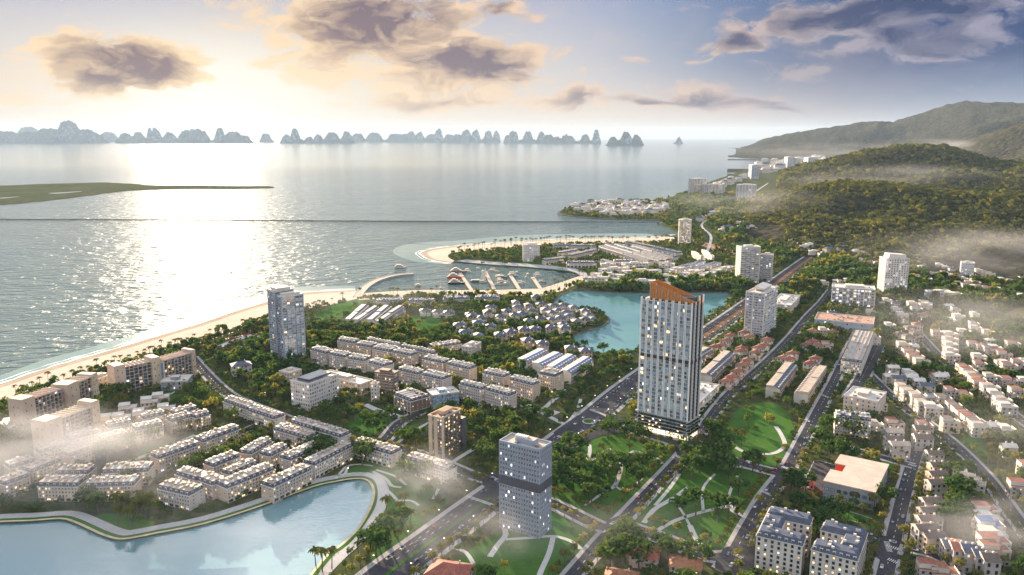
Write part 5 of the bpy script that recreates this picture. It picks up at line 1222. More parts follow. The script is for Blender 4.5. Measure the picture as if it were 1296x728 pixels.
# courtyard blocks
def courtyard(label, foot, h, link_side):
    b = Bld('courtyard_block', label, 'apartment block', foot, h); w, d = b.w, b.d; t = min(13.0, d*.30); fl = 7; hm = 3.2; fh = (h-hm)/fl
    wings = [(-w/2, w/2, -d/2, -d/2+t), (-w/2, w/2, d/2-t, d/2)]+[(w/2-t, w/2, -d/2+t, d/2-t) if link_side > 0 else (-w/2, -w/2+t, -d/2+t, d/2-t)]
    for q in wings:
        mb = MB(); mb.box(*q, -1, h-hm, 0)
        b.part('wing', mb, ['white']); mb = MB(); mb.box(q[0]-.3, q[1]+.3, q[2]-.3, q[3]+.3, h-hm, h-hm+.4, 1, True)
        mb.frustum(q[0], q[1], q[2], q[3], h-hm+.4, h, 1.3, 1.3, 0); mb.box(q[0]+2, q[1]-2, q[2]+2, q[3]-2, h, h+.3, 0, True)
        for _ in range(5): x, y = rnd.uniform(q[0]+2, q[1]-2), rnd.uniform(q[2]+2, q[3]-2); mb.box(x-.8, x+.8, y-.6, y+.6, h+.3, h+1.5, 1)
        b.part('roof', mb, ['slate', 'white'])
    zs = [fh*i+fh*.25 for i in range(fl)]; nb = round(w/3.6)
    b.win('front', nb, zs, 1.5, fh*.6, MIX_LIT, 'd'); b.win('right', round(d/3.8), zs, 1.5, fh*.6, MIX_LIT, 'd'); b.win('left', round(d/3.8), zs, 1.5, fh*.6, MIX_LIT, 'd')
    for z in zs:
        for i in range(nb-3): b.wl.append((-w/2+w*(i+.5)/nb+(0 if link_side > 0 else t), d/2-t-.05, z, 0, 1.5, fh*.6, 'd'+pick(MIX_LIT)))
    for i in range(nb): o = bpy.data.objects.new('dormer', DORM); COL.objects.link(o); o.parent = b.root; o.location = (-w/2+w*(i+.5)/nb, -d/2+.5, h-hm+.4); o.scale = (.7, 1, .9)
    b.finish()
courtyard('white courtyard block with slate roofs, open gap on its sunlit side', foot3((957, 673), (1016.5, 686), (1029.5, 650), 24), 24, -1)
courtyard('white courtyard block with slate roofs beside the school street junction', foot3((1028, 688), (1086, 705), (1099, 669), 24), 24, 1)
# school with red cladding
def school():
    h = 14.0; pts = [G(1043, 608, h), G(1107.5, 622.6, h), G(1121, 587, h), G(1062, 573, h)]
    c = pts[1]; ux, uy = pts[0][0]-c[0], pts[0][1]-c[1]; w = math.hypot(ux, uy); rot = math.atan2(-uy, -ux); d = math.hypot(pts[2][0]-c[0], pts[2][1]-c[1])
    cxx = c[0]-math.cos(rot)*w/2-math.sin(rot)*d/2; cyy = c[1]-math.sin(rot)*w/2+math.cos(rot)*d/2
    b = Bld('school_building', 'low building with notched white roof and bright red recessed walls', 'building', ((cxx, cyy), rot, w, d), h)
    n0, n1, nx = -d/2+d*.40, -d/2+d*.66, -w/2+w*.24
    poly = [(-w/2, -d/2), (w/2, -d/2), (w/2, d/2), (-w/2, d/2), (-w/2, n1), (nx, n1), (nx, n0), (-w/2, n0)]
    mb = MB(); mb.prism(poly, -1, h-.8, 0); b.part('wall', mb, 'greywall')
    mb = MB(); e = .5; roofp = [(-w/2-e, -d/2-e), (w/2+e, -d/2-e), (w/2+e, d/2+e), (-w/2-e, d/2+e), (-w/2-e, n1-e), (nx-e, n1-e), (nx-e, n0+e), (-w/2-e, n0+e)]; mb.prism(roofp, h-.8, h, 0); b.part('roof', mb, mat('peach_roof_membrane', (.58, .43, .35), var=.12, scale=.12))
    mb = MB(); mb.box(nx-.4, nx+.0, n0+.02, n1-.02, 0, h-1, 0); mb.box(-w/2+.5, nx-.4, n1-.35, n1-.02, 0, h-1, 0); mb.box(-w/2-.25, -w/2, -d/2+.4, n0-.3, .5, h-1, 0); b.part('red_wall', mb, 'red')
    mb = MB(); mb.box(-w/2+1, nx-.6, n0+.6, n1-.6, h*.45, h*.5, 0, True, mt=0)
    for i in range(6): mb.box(-w/2+1.5+i*2.2, -w/2+2.0+i*2.2, n0+.8, n1-.8, h*.5, h*.6, 0)
    b.part('terrace', mb, 'red'); b.win('front', 8, [2, 7], 2.6, 2.4, MIX_COOL, 'd'); b.win('left', 3, [2, 7], 2, 2.2, MIX_LIT, 'd', x0=d*.12, x1=d*.46); b.finish()
school()
# dark courts, pitches
sheet('dark_court', [[GP([(1031, 582), (1058, 589), (1050, 614), (1040, 630), (1014, 618)])], [GP([(1118, 602), (1138, 604), (1126, 634), (1108, 640)])]], .14, mat('dark_court_surface', (.03, .028, .035), var=.2)); 
for q in ([(1031, 582), (1058, 589), (1050, 614), (1040, 630), (1014, 618)], [(1118, 602), (1138, 604), (1126, 634), (1108, 640)]): mark_poly(GP(q), 1)
mb = MB()
for poly in ([(1104, 577), (1142, 590), (1136, 600), (1100, 585)], [(1036, 642), (1046, 638), (1104, 657), (1098, 664), (1036, 650)], [(1031, 582), (1058, 589)], [(1014, 618), (1031, 582)]):
    w = GP(poly); w = w+[w[0]] if len(w) > 2 else w; strip(mb, w, -.18, .18, .20)
tag(mb.build('pitch_marking', M['paint']), kind='structure')
# gatehouse
villa('tiny red-roofed gatehouse at the corner of the dark court', G(1026, 611, 4), 1.1, 6, 5, 3.6, wall='pink', roof='terra', name='gatehouse', cat='gatehouse', floors=1, porch=False)
# low red roofs among the trees at the lower edge
for lab, x, y, rot, w, d in (('red-tiled house by the tree-lined villa street', 816, 697, -.28, 17, 14), ('red-tiled house with white walls at the villa street bend', 868, 711, -.28, 18, 13), ('bright terracotta-roofed pavilion beside the boulevard', 569, 720, -.3, 24, 18), ('terracotta roof just showing at the end of the villa street', 786, 728, -.3, 18, 14)):
    villa(lab, G(x, y, 7), rot, w, d, 6.5, wall='pink', roof='terra', name='tiled_house', cat='house')
# ================================================================== STREETS OF SHOPHOUSES IN THE EAST
def hs(pts, sx, sy, k, label, group, wall, roof, kind, rot, w, d, h, fl=3, z=0, wins=True, name='shophouse'):
    for x, y in pts:
        yy = sy+y/k; hh = h*rnd.uniform(.88, 1.12); p = G(sx+x/k, yy+1, hh)
        if math.hypot(*p) > 1500: wins = False
        villa(label, p, rot+rnd.uniform(-.05, .05), max(8, w*.76)*rnd.uniform(.85, 1.12), d*.86*rnd.uniform(.9, 1.1), hh, wall=rnd.choice([{'white': 'offwhite'}.get(q, q) for q in wall]), roof=rnd.choice(roof), kind=kind, group=group, name=name, cat='house', floors=fl, wins=wins, porch=False)
hs([(305, 235), (300, 272), (305, 310), (275, 390), (270, 432), (265, 470), (250, 510), (285, 545)], 1100, 520, 3.5, 'house with brown gabled roof and orange-lit wall in the row along the school street', 'brown-gabled houses along the school street', ['cream', 'white'], ['roofbrown'], 'gable', .08, 19, 9.5, 11)
hs([(350, 580), (390, 590), (440, 600), (485, 620), (530, 640)], 1100, 520, 3.5, 'narrow tall house in the loose row above the lower street', 'narrow houses above the lower street', ['white', 'pale'], ['roofbrown', 'slate', 'terra'], 'gable', -.22, 8, 16, 12)
hs([(515, 430), (525, 470), (535, 500), (545, 540), (550, 570), (555, 605)], 1100, 520, 3.5, 'white stepped house with reddish terraces in the row beside the hill street', 'stepped white houses beside the hill street', ['white', 'pink'], ['terra', 'roofw', 'solar', 'roofb'], 'flat', -.08, 22, 11, 10)
hs([(420, 280), (470, 315), (450, 300)], 1100, 520, 3.5, 'white stepped house between the dark tree block and hill street', 'stepped houses behind the dark tree block', ['white'], ['roofb', 'roofw'], 'flat', -.5, 18, 10, 9)
hs([(110, 85), (110, 118), (135, 142), (232, 72), (238, 112), (290, 182)], 1100, 520, 3.5, 'white gabled house with a bright lamp north of the sports court', 'lamp-lit gabled houses', ['white', 'cream'], ['roofbrown', 'roofb'], 'gable', -.1, 17, 11, 10)
hs([(355, 42), (450, 32), (490, 62), (420, 10)], 1100, 520, 3.5, 'white box house on the slope above the hill street', 'white box houses above the hill street', ['white', 'cream'], ['roofb', 'terra'], 'flat', -.15, 18, 12, 9.5)
hs([(280, 690), (675, 325), (330, 705)], 1100, 520, 3.5, 'low white house at the corner of the lower street', 'corner houses of the lower street', ['white'], ['roofw', 'terra'], 'flat', -.2, 22, 11, 9)
E1 = [(475, 250), (510, 290), (540, 320), (575, 345)]
hs(E1, 1040, 380, 4.55, 'cream stepped house in the diagonal row beneath the dark clump of trees', 'diagonal stepped row by the dark clump', ['cream', 'white'], ['terra', 'roofb'], 'flat', -.1, 21, 12, 9)
hs([(740, 190), (740, 220), (740, 250), (742, 282), (745, 312)], 1040, 380, 4.55, 'stacked pinkish house in the straight row climbing the slope', 'straight climbing row of pinkish houses', ['pink', 'white'], ['roofb', 'roofw'], 'flat', 0, 20, 12, 9)
hs([(820, 380), (845, 402), (870, 426), (895, 450), (910, 470)], 1040, 380, 4.55, 'sunlit cream house in the long diagonal row along the upper street', 'diagonal row along the upper street', ['cream', 'pink'], ['terra', 'roofb'], 'flat', -.1, 21, 12, 9)
hs([(1000, 530), (1040, 570), (1070, 605), (970, 495)], 1040, 380, 4.55, 'plain white house at the lower end of the upper street row', 'white houses below the upper street', ['white'], ['roofw', 'roofb'], 'flat', -.15, 19, 12, 10)
hs([(905, 318), (912, 362), (820, 175), (880, 248), (930, 265), (1010, 288), (1050, 305), (1080, 372), (1130, 352), (1075, 455), (1130, 515), (740, 110), (885, 155), (960, 180), (1100, 245), (1040, 360), (1000, 270)], 1040, 380, 4.55, 'white house scattered among the trees of the eastern slope', 'scattered houses of the eastern slope', ['white', 'pink', 'pale'], ['roofw', 'terra', 'roofb'], 'flat', -.2, 19, 12, 8.5)
hs([(470, 495), (510, 525), (550, 548), (590, 592), (638, 608)], 1040, 380, 4.55, 'cream box house with flat roof in the row facing the parapeted block', 'box house row facing the parapeted block', ['cream', 'white'], ['roofb', 'roofw'], 'flat', -.12, 19, 13, 10)
hs([(700, 560), (760, 600), (792, 628), (832, 656), (882, 692), (740, 692)], 1040, 380, 4.55, 'house with dull red roof terrace in the diagonal row down to the hill street', 'red-terraced diagonal row', ['white', 'cream'], ['terra', 'roofbrown'], 'flat', -.12, 18, 11, 9)
hs([(410, 380), (400, 430), (440, 440), (515, 432), (558, 455), (605, 482)], 1040, 380, 4.55, 'white house with slate roof around the lamp-lit junction of the avenue', 'houses round the lamp-lit junction', ['white', 'pale'], ['slate', 'roofw'], 'gable', -.12, 17, 12, 9)
hs([(470, 95), (550, 130), (590, 75), (450, 185), (545, 185), (510, 150), (500, 200)], 1040, 380, 4.55, 'white house with small red or grey roof near the office box', 'mixed small houses near the office box', ['white', 'pale'], ['terra', 'slate', 'roofbrown'], 'hip', -.05, 16, 12, 10)
hs([(420, 700), (590, 715)], 1040, 380, 4.55, 'terracotta-terraced house north of the notched-roof building', 'terracotta-terraced houses', ['cream'], ['terra'], 'flat', -.1, 18, 12, 9)
F = [(120, 235), (180, 252), (232, 242), (90, 240), (210, 255)]
hs(F, 1080, 290, 6, 'small pink-and-white house in the row beside the perforated tower', 'pink-and-white houses by the perforated tower', ['pink', 'white'], ['terra', 'roofb'], 'flat', 0, 15, 11, 9)
hs([(505, 215), (510, 250), (517, 285)], 1080, 290, 6, 'house in the short stepped row on the green meadow', 'stepped row on the meadow', ['white', 'pink'], ['terra', 'roofw'], 'flat', -.1, 20, 12, 9)
hs([(570, 190), (600, 180), (655, 195), (690, 205), (720, 207), (745, 225), (775, 235), (700, 190), (800, 245), (940, 240), (880, 230)], 1080, 290, 6, 'white hillside house in the upper cluster under the forest edge', 'upper hillside cluster', ['white', 'pink'], ['roofw', 'roofb', 'terra'], 'flat', -.15, 18, 12, 8.5)
hs([(460, 345), (510, 357), (570, 372), (585, 330), (615, 335), (640, 337), (690, 325), (740, 350), (770, 345), (800, 355), (840, 372), (800, 405), (850, 420), (880, 400), (905, 432), (950, 430), (1010, 440), (1060, 447), (1110, 452), (670, 335), (930, 400)], 1080, 290, 6, 'small pale house in the long straggling row across the eastern slope', 'long straggling slope row', ['white', 'pink', 'pale'], ['terra', 'roofb', 'roofw'], 'flat', -.15, 17, 12, 8)
hs([(950, 305), (975, 315), (1000, 325), (1040, 332)], 1080, 290, 6, 'sunlit cream house at the forest edge', 'sunlit houses at the forest edge', ['cream'], ['roofb'], 'flat', -.2, 18, 11, 9)
hs([(1080, 370), (1130, 375), (1200, 387), (1290, 352), (450, 560), (560, 570), (370, 640), (480, 600), (800, 655), (1290, 500), (330, 600)], 1080, 290, 6, 'grey-white house half sunk in trees on the eastern slope', 'half-hidden eastern houses', ['white', 'pale'], ['roofw', 'slate', 'roofb'], 'flat', -.1, 18, 12, 8)
for lab, p1, p2, dp, h, wl in (('blue-grey cube building at the forest edge below the hill', (1011.5, 294), (1028.5, 294.5), 26, 19, 'bluewall'), ('grey slab rising in the mist among the eastern houses', (1217, 333), (1234, 334), 24, 24, 'bluewall'), ('wide grey building in mist at the top of the eastern cluster', (1210, 316), (1235, 318), 30, 18, 'greywall'), ('bluish block with one bright lamp in the eastern trees', (1180, 371), (1208, 371), 24, 16, 'bluewall'), ('pale rounded block under the forest edge', (1049, 316), (1068, 317), 24, 13, 'pale')):
    flat_block(lab, foot2(p1, p2, dp, h), h, wall=wl, floors=max(3, round(h/3.6)), roof='roofw', bay=6, ww=2.6, mix=MIX_COOL)
ex = []
for _ in range(1500):
    if len(ex) >= 70: break
    x, y = rnd.uniform(1040, 1300), rnd.uniform(318, 640)
    if y > 560 and x < 1255: continue
    if y < 335 and x < 1090 or (x > 1235 and y < 425): continue
    p = G(x, y)
    if all(occ_at(p[0]+a, p[1]+b_) == 0 for a in (-11, 0, 11) for b_ in (-9, 0, 9)): ex.append((x, y)); hs([(x, y-3)], 0, 0, 1, 'house scattered between the eastern rows, pale walls among treetops', 'houses between the eastern rows', ['white', 'pink', 'cream', 'pale'], ['terra', 'roofb', 'roofw', 'slate', 'roofw'], rnd.choice(('flat', 'flat', 'hip', 'gable')), -.12, 15, 11, 8.5)
# far settlement, islet and far town: small houses, no parts
def tiny_house(mb_, w, d, h, kind):
    mb_.box(-w/2, w/2, -d/2, d/2, -1, h, 0)
    if kind: mb_.hip(-w/2, w/2, -d/2, d/2, h, h+d*.25, 1, .5)
    else: mb_.box(-w/2-.3, w/2+.3, -d/2-.3, d/2+.3, h, h+.5, 1, True); mb_.box(-w*.2, w*.2, -d*.3, d*.2, h+.5, h+2.6, 0, mt=1)
TINY = []
for k in range(8):
    mb = MB(); tiny_house(mb, 16+2*(k % 4), 12+(k % 3)*2, 7+(k % 4)*1.6, k % 2); TINY.append(mb.mesh('small_house', [('white', 'pink', 'white', 'pale')[k % 4], ('slate', 'roofw', 'roofb', 'roofw')[(k+k//4) % 4]]))
def tiny(x, y, label, group, sc=1.0, name='small_house'):
    p = G(x, y); o = link(name, rnd.choice(TINY)); o.location = (p[0], p[1], 0); o.rotation_euler = (0, 0, rnd.uniform(-.4, .4)); o.scale = (sc, sc, sc*rnd.uniform(.8, 1.3)); tag(o, label, 'house', group); mark_line([p, (p[0]+1, p[1])], 9*sc, 1)
pts = []
while len(pts) < 130:
    x, y = rnd.uniform(722, 848), rnd.uniform(255.5, 274)
    e = ((x-788)/62)**2+((y-265)/8.6)**2
    if e < 1 and all(abs(x-a)/3.2+abs(y-c)/1.0 > 1.2 for a, c in pts): pts.append((x, y))
for x, y in pts: tiny(x, y, 'tiny white house on the wooded islet', 'houses on the islet', 1.1)
S = [(350, 430), (330, 440), (300, 450), (275, 460), (250, 470), (230, 480), (220, 490), (380, 550), (400, 545), (420, 555), (450, 520), (480, 515), (470, 550), (540, 540), (570, 550), (600, 545), (620, 535), (640, 555), (660, 560), (680, 580), (720, 580), (745, 590), (790, 610), (800, 590), (880, 640), (900, 655), (940, 670), (840, 650), (860, 670), (360, 560), (500, 545), (420, 500), (395, 495), (405, 435), (380, 420)]
for x, y in S: tiny(840+x/4.855, 180+y/4.855, 'small white house in the misty settlement below the forested hill', 'misty settlement houses', 1.0)
for x, y in ((130, 440), (225, 442), (260, 452), (300, 448), (330, 452), (120, 470), (150, 490), (190, 500), (230, 502), (280, 522), (310, 482), (340, 500), (400, 522), (440, 527), (100, 455), (170, 465), (210, 520), (250, 530), (60, 430), (30, 420)): tiny(972+x/3.639, 180+y/3.639, 'small white house in the strip below the hill forest', 'strip of houses below the hill', 1.05)
pts = []
while len(pts) < 120:
    x, y = rnd.uniform(958, 1078), rnd.uniform(195, 220)
    if abs(y-(214-(x-960)*.13)) < 6.5 and az_px(x, y) < 9 and all(abs(x-a)/4+abs(y-c)/1.2 > 1 for a, c in pts): pts.append((x, y))
for x, y in pts: tiny(x, y, 'pale building in the far town under the mountain', 'buildings of the far town', rnd.uniform(1.6, 3.2), 'town_house')
pts = [(rnd.uniform(905, 955), 0) for _ in range(40)]
for x, _ in pts: tiny(x, 236-(x-905)*.34+rnd.uniform(-1, 5), 'white building along the far shore road', 'buildings along the far shore', 1.6, 'shore_house')
# ================================================================== TREES
def quads_on_clumps(centers, radii, nq, size, up=.35, seed=0):
    g = np.random.default_rng(seed); V = []
    for (c, r) in zip(centers, radii):
        n = g.normal(size=(nq, 3)); n[:, 2] += up; n /= np.linalg.norm(n, axis=1)[:, None]
        p = c+n*r*g.uniform(.75, 1.08, (nq, 1))*np.array([1, 1, .85])
        nn = n+g.normal(size=(nq, 3))*.55; nn /= np.linalg.norm(nn, axis=1)[:, None]
        a = np.cross(nn, g.normal(size=(nq, 3))); a /= np.linalg.norm(a, axis=1)[:, None]; b_ = np.cross(nn, a)
        s1 = size*g.uniform(.6, 1.25, (nq, 1)); s2 = s1*g.uniform(.55, .95, (nq, 1))
        V.append(np.stack([p-a*s1-b_*s2*.4, p+a*s1*.3-b_*s2, p+a*s1+b_*s2*.4, p-a*s1*.3+b_*s2], 1))
    return np.concatenate(V).reshape(-1, 3)
def crown(seed, R=4.2, zc=6.6, rz=3.0, ncl=13, nq=24, size=.62, cr=1.75):
    g = np.random.default_rng(seed); C, Rr = [], []
    for i in range(ncl):
        n = g.normal(size=3); n[2] = abs(n[2])*.9-.25; n /= np.linalg.norm(n); rr = g.uniform(.35, 1)**.5
        C.append(np.array([n[0]*R*rr, n[1]*R*rr, zc+n[2]*rz*rr])); Rr.append(cr*g.uniform(.65, 1.25))
    return quads_on_clumps(C, Rr, nq, size, seed=seed+50)
def trunk_mb(h, r, limbs=3, seed=0):
    mb = MB(); g = random.Random(seed); mb.cyl(0, 0, -.4, h, r, r*.6, 6)
    for i in range(limbs):
        a = i*2.1+g.random(); n0 = len(mb.v); x, y = math.cos(a), math.sin(a)
        for (t, rr, z) in ((.0, r*.5, h*.75), (1.9, r*.2, h+1.6)):
            mb.v += [(x*t-y*rr, y*t+x*rr, z), (x*t+y*rr, y*t-x*rr, z), (x*t, y*t, z+rr*1.6)]
        for q in ((0, 1, 4, 3), (1, 2, 5, 4), (2, 0, 3, 5)): mb.f.append(tuple(n0+k for k in q)); mb.m.append(0)
    return mb
def qmesh(name, V, m): return np_mesh(name, V, np.arange(len(V)).reshape(-1, 4), [M[m]])
BROAD_V = [crown(s, R=4.2+.5*(s % 3-1), zc=6.2, rz=2.6+.4*(s % 2), ncl=14, nq=26, size=.60) for s in range(5)]
STREET_V = [crown(20+s, R=2.0, zc=4.7, rz=1.8, ncl=9, nq=24, size=.42, cr=1.1) for s in range(3)]
BROAD = [(qmesh('crown', v, 'leafdark'), trunk_mb(4.6, .32, 4, i).mesh('trunk', [M['bark']])) for i, v in enumerate(BROAD_V)]
STREET = [(qmesh('crown', v, 'leafgold'), trunk_mb(3.4, .17, 3, i).mesh('trunk', [M['bark']])) for i, v in enumerate(STREET_V)]
def palm_geo(seed, h=9.5, nf=13, L=3.6):
    g = np.random.default_rng(seed); Q = []
    for i in range(nf):
        a = i*2.39996+g.uniform(-.2, .2); tilt = g.uniform(.15, 1.0); p = np.array([0, 0, h]); seg = 4; d = np.array([math.cos(a), math.sin(a), 0]); pr = None
        for k in range(seg+1):
            t = k/seg; pos = p+d*L*t*(1-.12*t)+np.array([0, 0, L*(tilt*.65*t-.85*t*t)]); wd = .55*(math.sin(math.pi*min(1, .18+t*.82)))+.06; sd_ = np.array([-d[1], d[0], 0])*wd; dr = np.array([0, 0, -.28*wd/.6])
            row = (pos-sd_+dr, pos, pos+sd_+dr)
            if pr is not None: Q += [[pr[0], pr[1], row[1], row[0]], [pr[1], pr[2], row[2], row[1]]]
            pr = row
    return np.array(Q).reshape(-1, 3)
def palm_trunk(h=9.5):
    mb = MB(); n0 = 0
    for k in range(5):
        t = k/4; r = .26-.11*t; x = .35*math.sin(t*1.6); mb.v += [(x+r*math.cos(i*1.0472), r*math.sin(i*1.0472), -.4+(h+.4)*t) for i in range(6)]
        if k:
            for i in range(6): j = (i+1) % 6; b0 = (k-1)*6; mb.f.append((b0+i, b0+j, b0+6+j, b0+6+i)); mb.m.append(0)
    return mb
PALM_V = [palm_geo(s, 9.3) for s in range(3)]
PALM = [(qmesh('crown', v+np.array([.35, 0, 0]), 'leafpalm'), palm_trunk(9.3).mesh('trunk', [M['bark']])) for v in PALM_V]
def tree(kind, p, sc, label, group, z=0.0):
    lib, nm = {'broad': (BROAD, 'broadleaf_tree'), 'street': (STREET, 'street_tree'), 'palm': (PALM, 'palm_tree')}[kind]
    cm, tm = rnd.choice(lib); t = thing(nm, label, 'palm' if kind == 'palm' else 'tree', (p[0], p[1], z), rnd.uniform(0, 6.28), group); t.scale = (sc, sc, sc*rnd.uniform(.9, 1.12))
    link('crown', cm, t); link('trunk', tm, t)
def inview(p, z=5, mg=30):
    if p[1] < 100: return False
    x, y = P(p[0], p[1], z); return -mg < x < 1296+mg and 100 < y < 728+mg*1.6
# --- palms read off the photograph: beach, promenade, peninsula, gardens
pal = []
for i in range(40):
    t = i/39; x = 20+t*400; y = 500-t*112+rnd.uniform(-4, 6)-14*math.sin(t*3.14)*.3; pal.append((x, y, .95, 'palm on the beach edge by the resort hotels', 'palms along the resort beach'))
for x, y in ((8, 533), (30, 500), (128, 478), (136, 470), (145, 462), (160, 462), (183, 455), (190, 449), (203, 448), (216, 446), (222, 441), (229, 440), (248, 436), (258, 438), (262, 432), (275, 430), (288, 428), (303, 422), (312, 420), (317, 417), (268, 449), (258, 452), (292, 441), (383, 420), (386, 404)):
    pal.append((x, y, 1.0, 'palm on the beach edge by the resort hotels', 'palms along the resort beach'))
for x, y in ((396, 391), (404, 391), (406, 396), (434, 380), (456, 374), (494, 372), (498, 372), (503, 374), (530, 371.5), (546, 373), (553, 370), (584, 373), (591, 372), (617, 376), (602, 371), (635, 366), (690, 366), (697, 367), (702, 362), (706, 364), (712, 358), (716, 360), (720, 356), (725, 352), (729, 355), (733, 350), (738, 352)):
    pal.append((x, y, 1.05, 'tall palm standing on the sandy marina promenade', 'palms of the marina promenade'))
for i in range(66):
    t = i/65; x = 578+(848-578)*t; y = 318-14*math.sin(min(1, t*1.9)*math.pi/2)+rnd.uniform(-.8, 1.6)
    if abs(x-812) < 6: continue
    pal.append((x+rnd.uniform(-3, 3), y+1.5, 1.25, 'palm in the long line behind the peninsula sand', 'palms of the peninsula beach'))
for x, y in ((150, 655), (160, 650), (172, 660), (184, 656), (190, 646), (150, 666), (165, 668), (178, 650)): pal.append((x, y, 1.35, 'misty golden palm above the lake bend', 'palms above the lake bend'))
for x, y in ((400, 716), (420, 720), (408, 724), (495, 668), (505, 660), (490, 655), (512, 650), (540, 638), (550, 628), (520, 665)): pal.append((x, y, 1.25, 'palm beside the lakeside path near the boulevard', 'palms by the lakeside path'))
for x, y in ((760, 584), (764, 594), (770, 590), (797, 577), (798, 592), (734, 598), (796, 568), (728, 606), (765, 604), (720, 590), (800, 604)): pal.append((x, y, 1.15, 'palm among the big trees of the tower park', 'palms of the tower park'))
for x, y in ((882, 636), (934, 622), (938, 566), (930, 562), (942, 560), (780, 610), (960, 650)): pal.append((x, y, 1.2, 'palm on the crossing-path lawn', 'palms of the crossing-path lawn'))
for x, y in ((1114, 655), (1080, 640), (1090, 660), (1106, 648), (1060, 650)): pal.append((x, y, 1.2, 'palm beside the notched-roof building', 'palms by the notched-roof building'))
for x, y in ((1240, 680), (1233, 672), (1250, 560), (1258, 566), (1245, 568), (1262, 556), (1110, 690)): pal.append((x, y, 1.2, 'palm among the eastern houses', 'palms among the eastern houses'))
for x, y in ((300, 540), (230, 548), (252, 546), (160, 556), (240, 552), (175, 552), (110, 566), (155, 562), (145, 558), (215, 500), (225, 506), (200, 502), (280, 500)): pal.append((x, y, 1.1, 'palm in the resort gardens between the terraces', 'palms of the resort gardens'))
for i in range(36):
    x, y = rnd.uniform(540, 690), rnd.uniform(400, 462); p = G(x, y)
    if occ_at(*p) == 0: pal.append((x, y, .95, 'palm in the green gardens between villas and cream blocks', 'palms of the garden quarter'))
for x, y, sc, lab, grp in pal: tree('palm', G(x, y), sc*rnd.uniform(.95, 1.3), lab, grp)
# --- big park trees
big = []
def add(pts, ox, oy, k, lab, grp, s0=1.0, s1=1.4):
    for x, y in pts: big.append((ox+x/k, oy+y/k, rnd.uniform(s0, s1), lab, grp))
add([(270, 150), (245, 190), (300, 160), (340, 290), (380, 300), (420, 250), (470, 235), (500, 205), (560, 250), (640, 215), (700, 200), (350, 335), (410, 365), (300, 310), (230, 250), (620, 290), (250, 120), (290, 130), (440, 380), (390, 390), (215, 300), (225, 330), (265, 290), (330, 250), (480, 270), (520, 190), (660, 190), (590, 230), (690, 240), (470, 60), (500, 40), (550, 60), (440, 60), (640, 90), (600, 60), (310, 200), (370, 345), (430, 330), (200, 220)], 648, 540, 3.873, 'dark spreading tree in the tower park', 'dark trees of the tower park')
add([(900, 150), (940, 170), (1000, 165), (960, 125), (1040, 125), (1010, 265), (960, 260), (880, 265), (1050, 235), (1000, 430), (850, 445), (810, 435), (900, 445), (940, 400), (1000, 80), (980, 55), (880, 180), (1070, 160), (920, 230), (1010, 200), (1060, 270), (830, 430), (1110, 340), (1180, 220), (1190, 180), (1060, 460)], 648, 540, 3.873, 'round dark tree on the crossing-path lawn', 'trees of the crossing-path lawn')
add([(90, 380), (110, 330), (200, 330), (230, 350), (300, 350), (130, 400), (60, 480), (40, 430), (160, 440), (250, 420), (300, 330), (170, 350)], 380, 500, 5.2, 'dark garden tree around the small green square', 'trees around the green square', .9, 1.3)
add([(640, 320), (700, 330), (760, 320), (600, 300), (560, 260), (800, 330), (420, 180), (440, 200), (350, 170), (500, 210), (540, 190), (600, 160), (480, 260), (760, 340), (620, 260), (590, 230), (240, 160), (260, 100), (300, 140)], 380, 500, 5.2, 'golden-edged tree between green square and brown tower', 'trees by the brown tower', .8, 1.2)
add([(690, 560), (745, 570), (790, 545), (810, 580), (430, 440), (470, 440), (410, 470), (350, 400), (380, 390)], 380, 500, 5.2, 'tree on the lakeside lawn', 'trees of the lakeside lawn', .9, 1.3)
add([(300, 160), (320, 200), (350, 170), (390, 190), (360, 220), (110, 330), (150, 340), (180, 320), (320, 340), (360, 350), (400, 350), (440, 370), (540, 370), (560, 390), (250, 90), (300, 60), (280, 110), (380, 30), (420, 60)], 972, 540, 3.873, 'dark tree around the notched-roof building', 'trees around the notched-roof building', .9, 1.35)
add([(960, 260), (930, 290), (900, 330), (920, 380), (950, 350), (900, 420), (940, 440), (880, 470), (970, 300), (990, 330), (920, 470), (880, 510), (960, 490), (1000, 420), (890, 280), (940, 400)], 972, 540, 3.873, 'tree in the dark block between the two house rows', 'trees of the dark block', .9, 1.3)
add([(520, 140), (545, 150), (560, 170), (500, 180), (530, 190), (480, 160), (600, 180), (640, 150), (540, 120)], 0, 540, 3.873, 'dark tree clump behind the misty terraces', 'dark clump behind the misty terraces', 1.0, 1.4)
add([(400, 430), (430, 400), (480, 420), (450, 440), (640, 310), (690, 300), (660, 290), (420, 380), (720, 290)], 0, 540, 3.873, 'misty rounded tree above the lake kerb', 'misty trees above the lake kerb', 1.0, 1.4)
add([(310, 270), (330, 300), (350, 340), (320, 350), (390, 310), (420, 330), (365, 390), (410, 400), (430, 370), (290, 330), (280, 360), (340, 440), (300, 470), (410, 460), (450, 440), (470, 420), (100, 620), (130, 590), (180, 560), (230, 550), (60, 600), (110, 670), (150, 640)], 648, 360, 3.639, 'green tree in the wooded strip beside the boulevard', 'trees of the strip beside the boulevard', .8, 1.2)
add([(540, 600), (560, 580), (600, 590), (640, 560), (590, 640), (560, 630), (680, 520), (720, 500), (520, 570), (700, 560)], 324, 540, 3.873, 'misty tree between boulevard and lakeside path', 'misty trees by the boulevard', .9, 1.3)
add([(520, 640), (570, 610), (560, 560), (700, 640), (760, 660), (620, 700), (850, 680), (730, 610), (520, 600), (540, 660), (690, 690), (600, 640), (900, 690), (880, 640), (480, 700), (640, 660)], 648, 540, 3.873, 'leafy tree round the red-tiled houses', 'trees round the red-tiled houses', .9, 1.3)
nb_ = 0
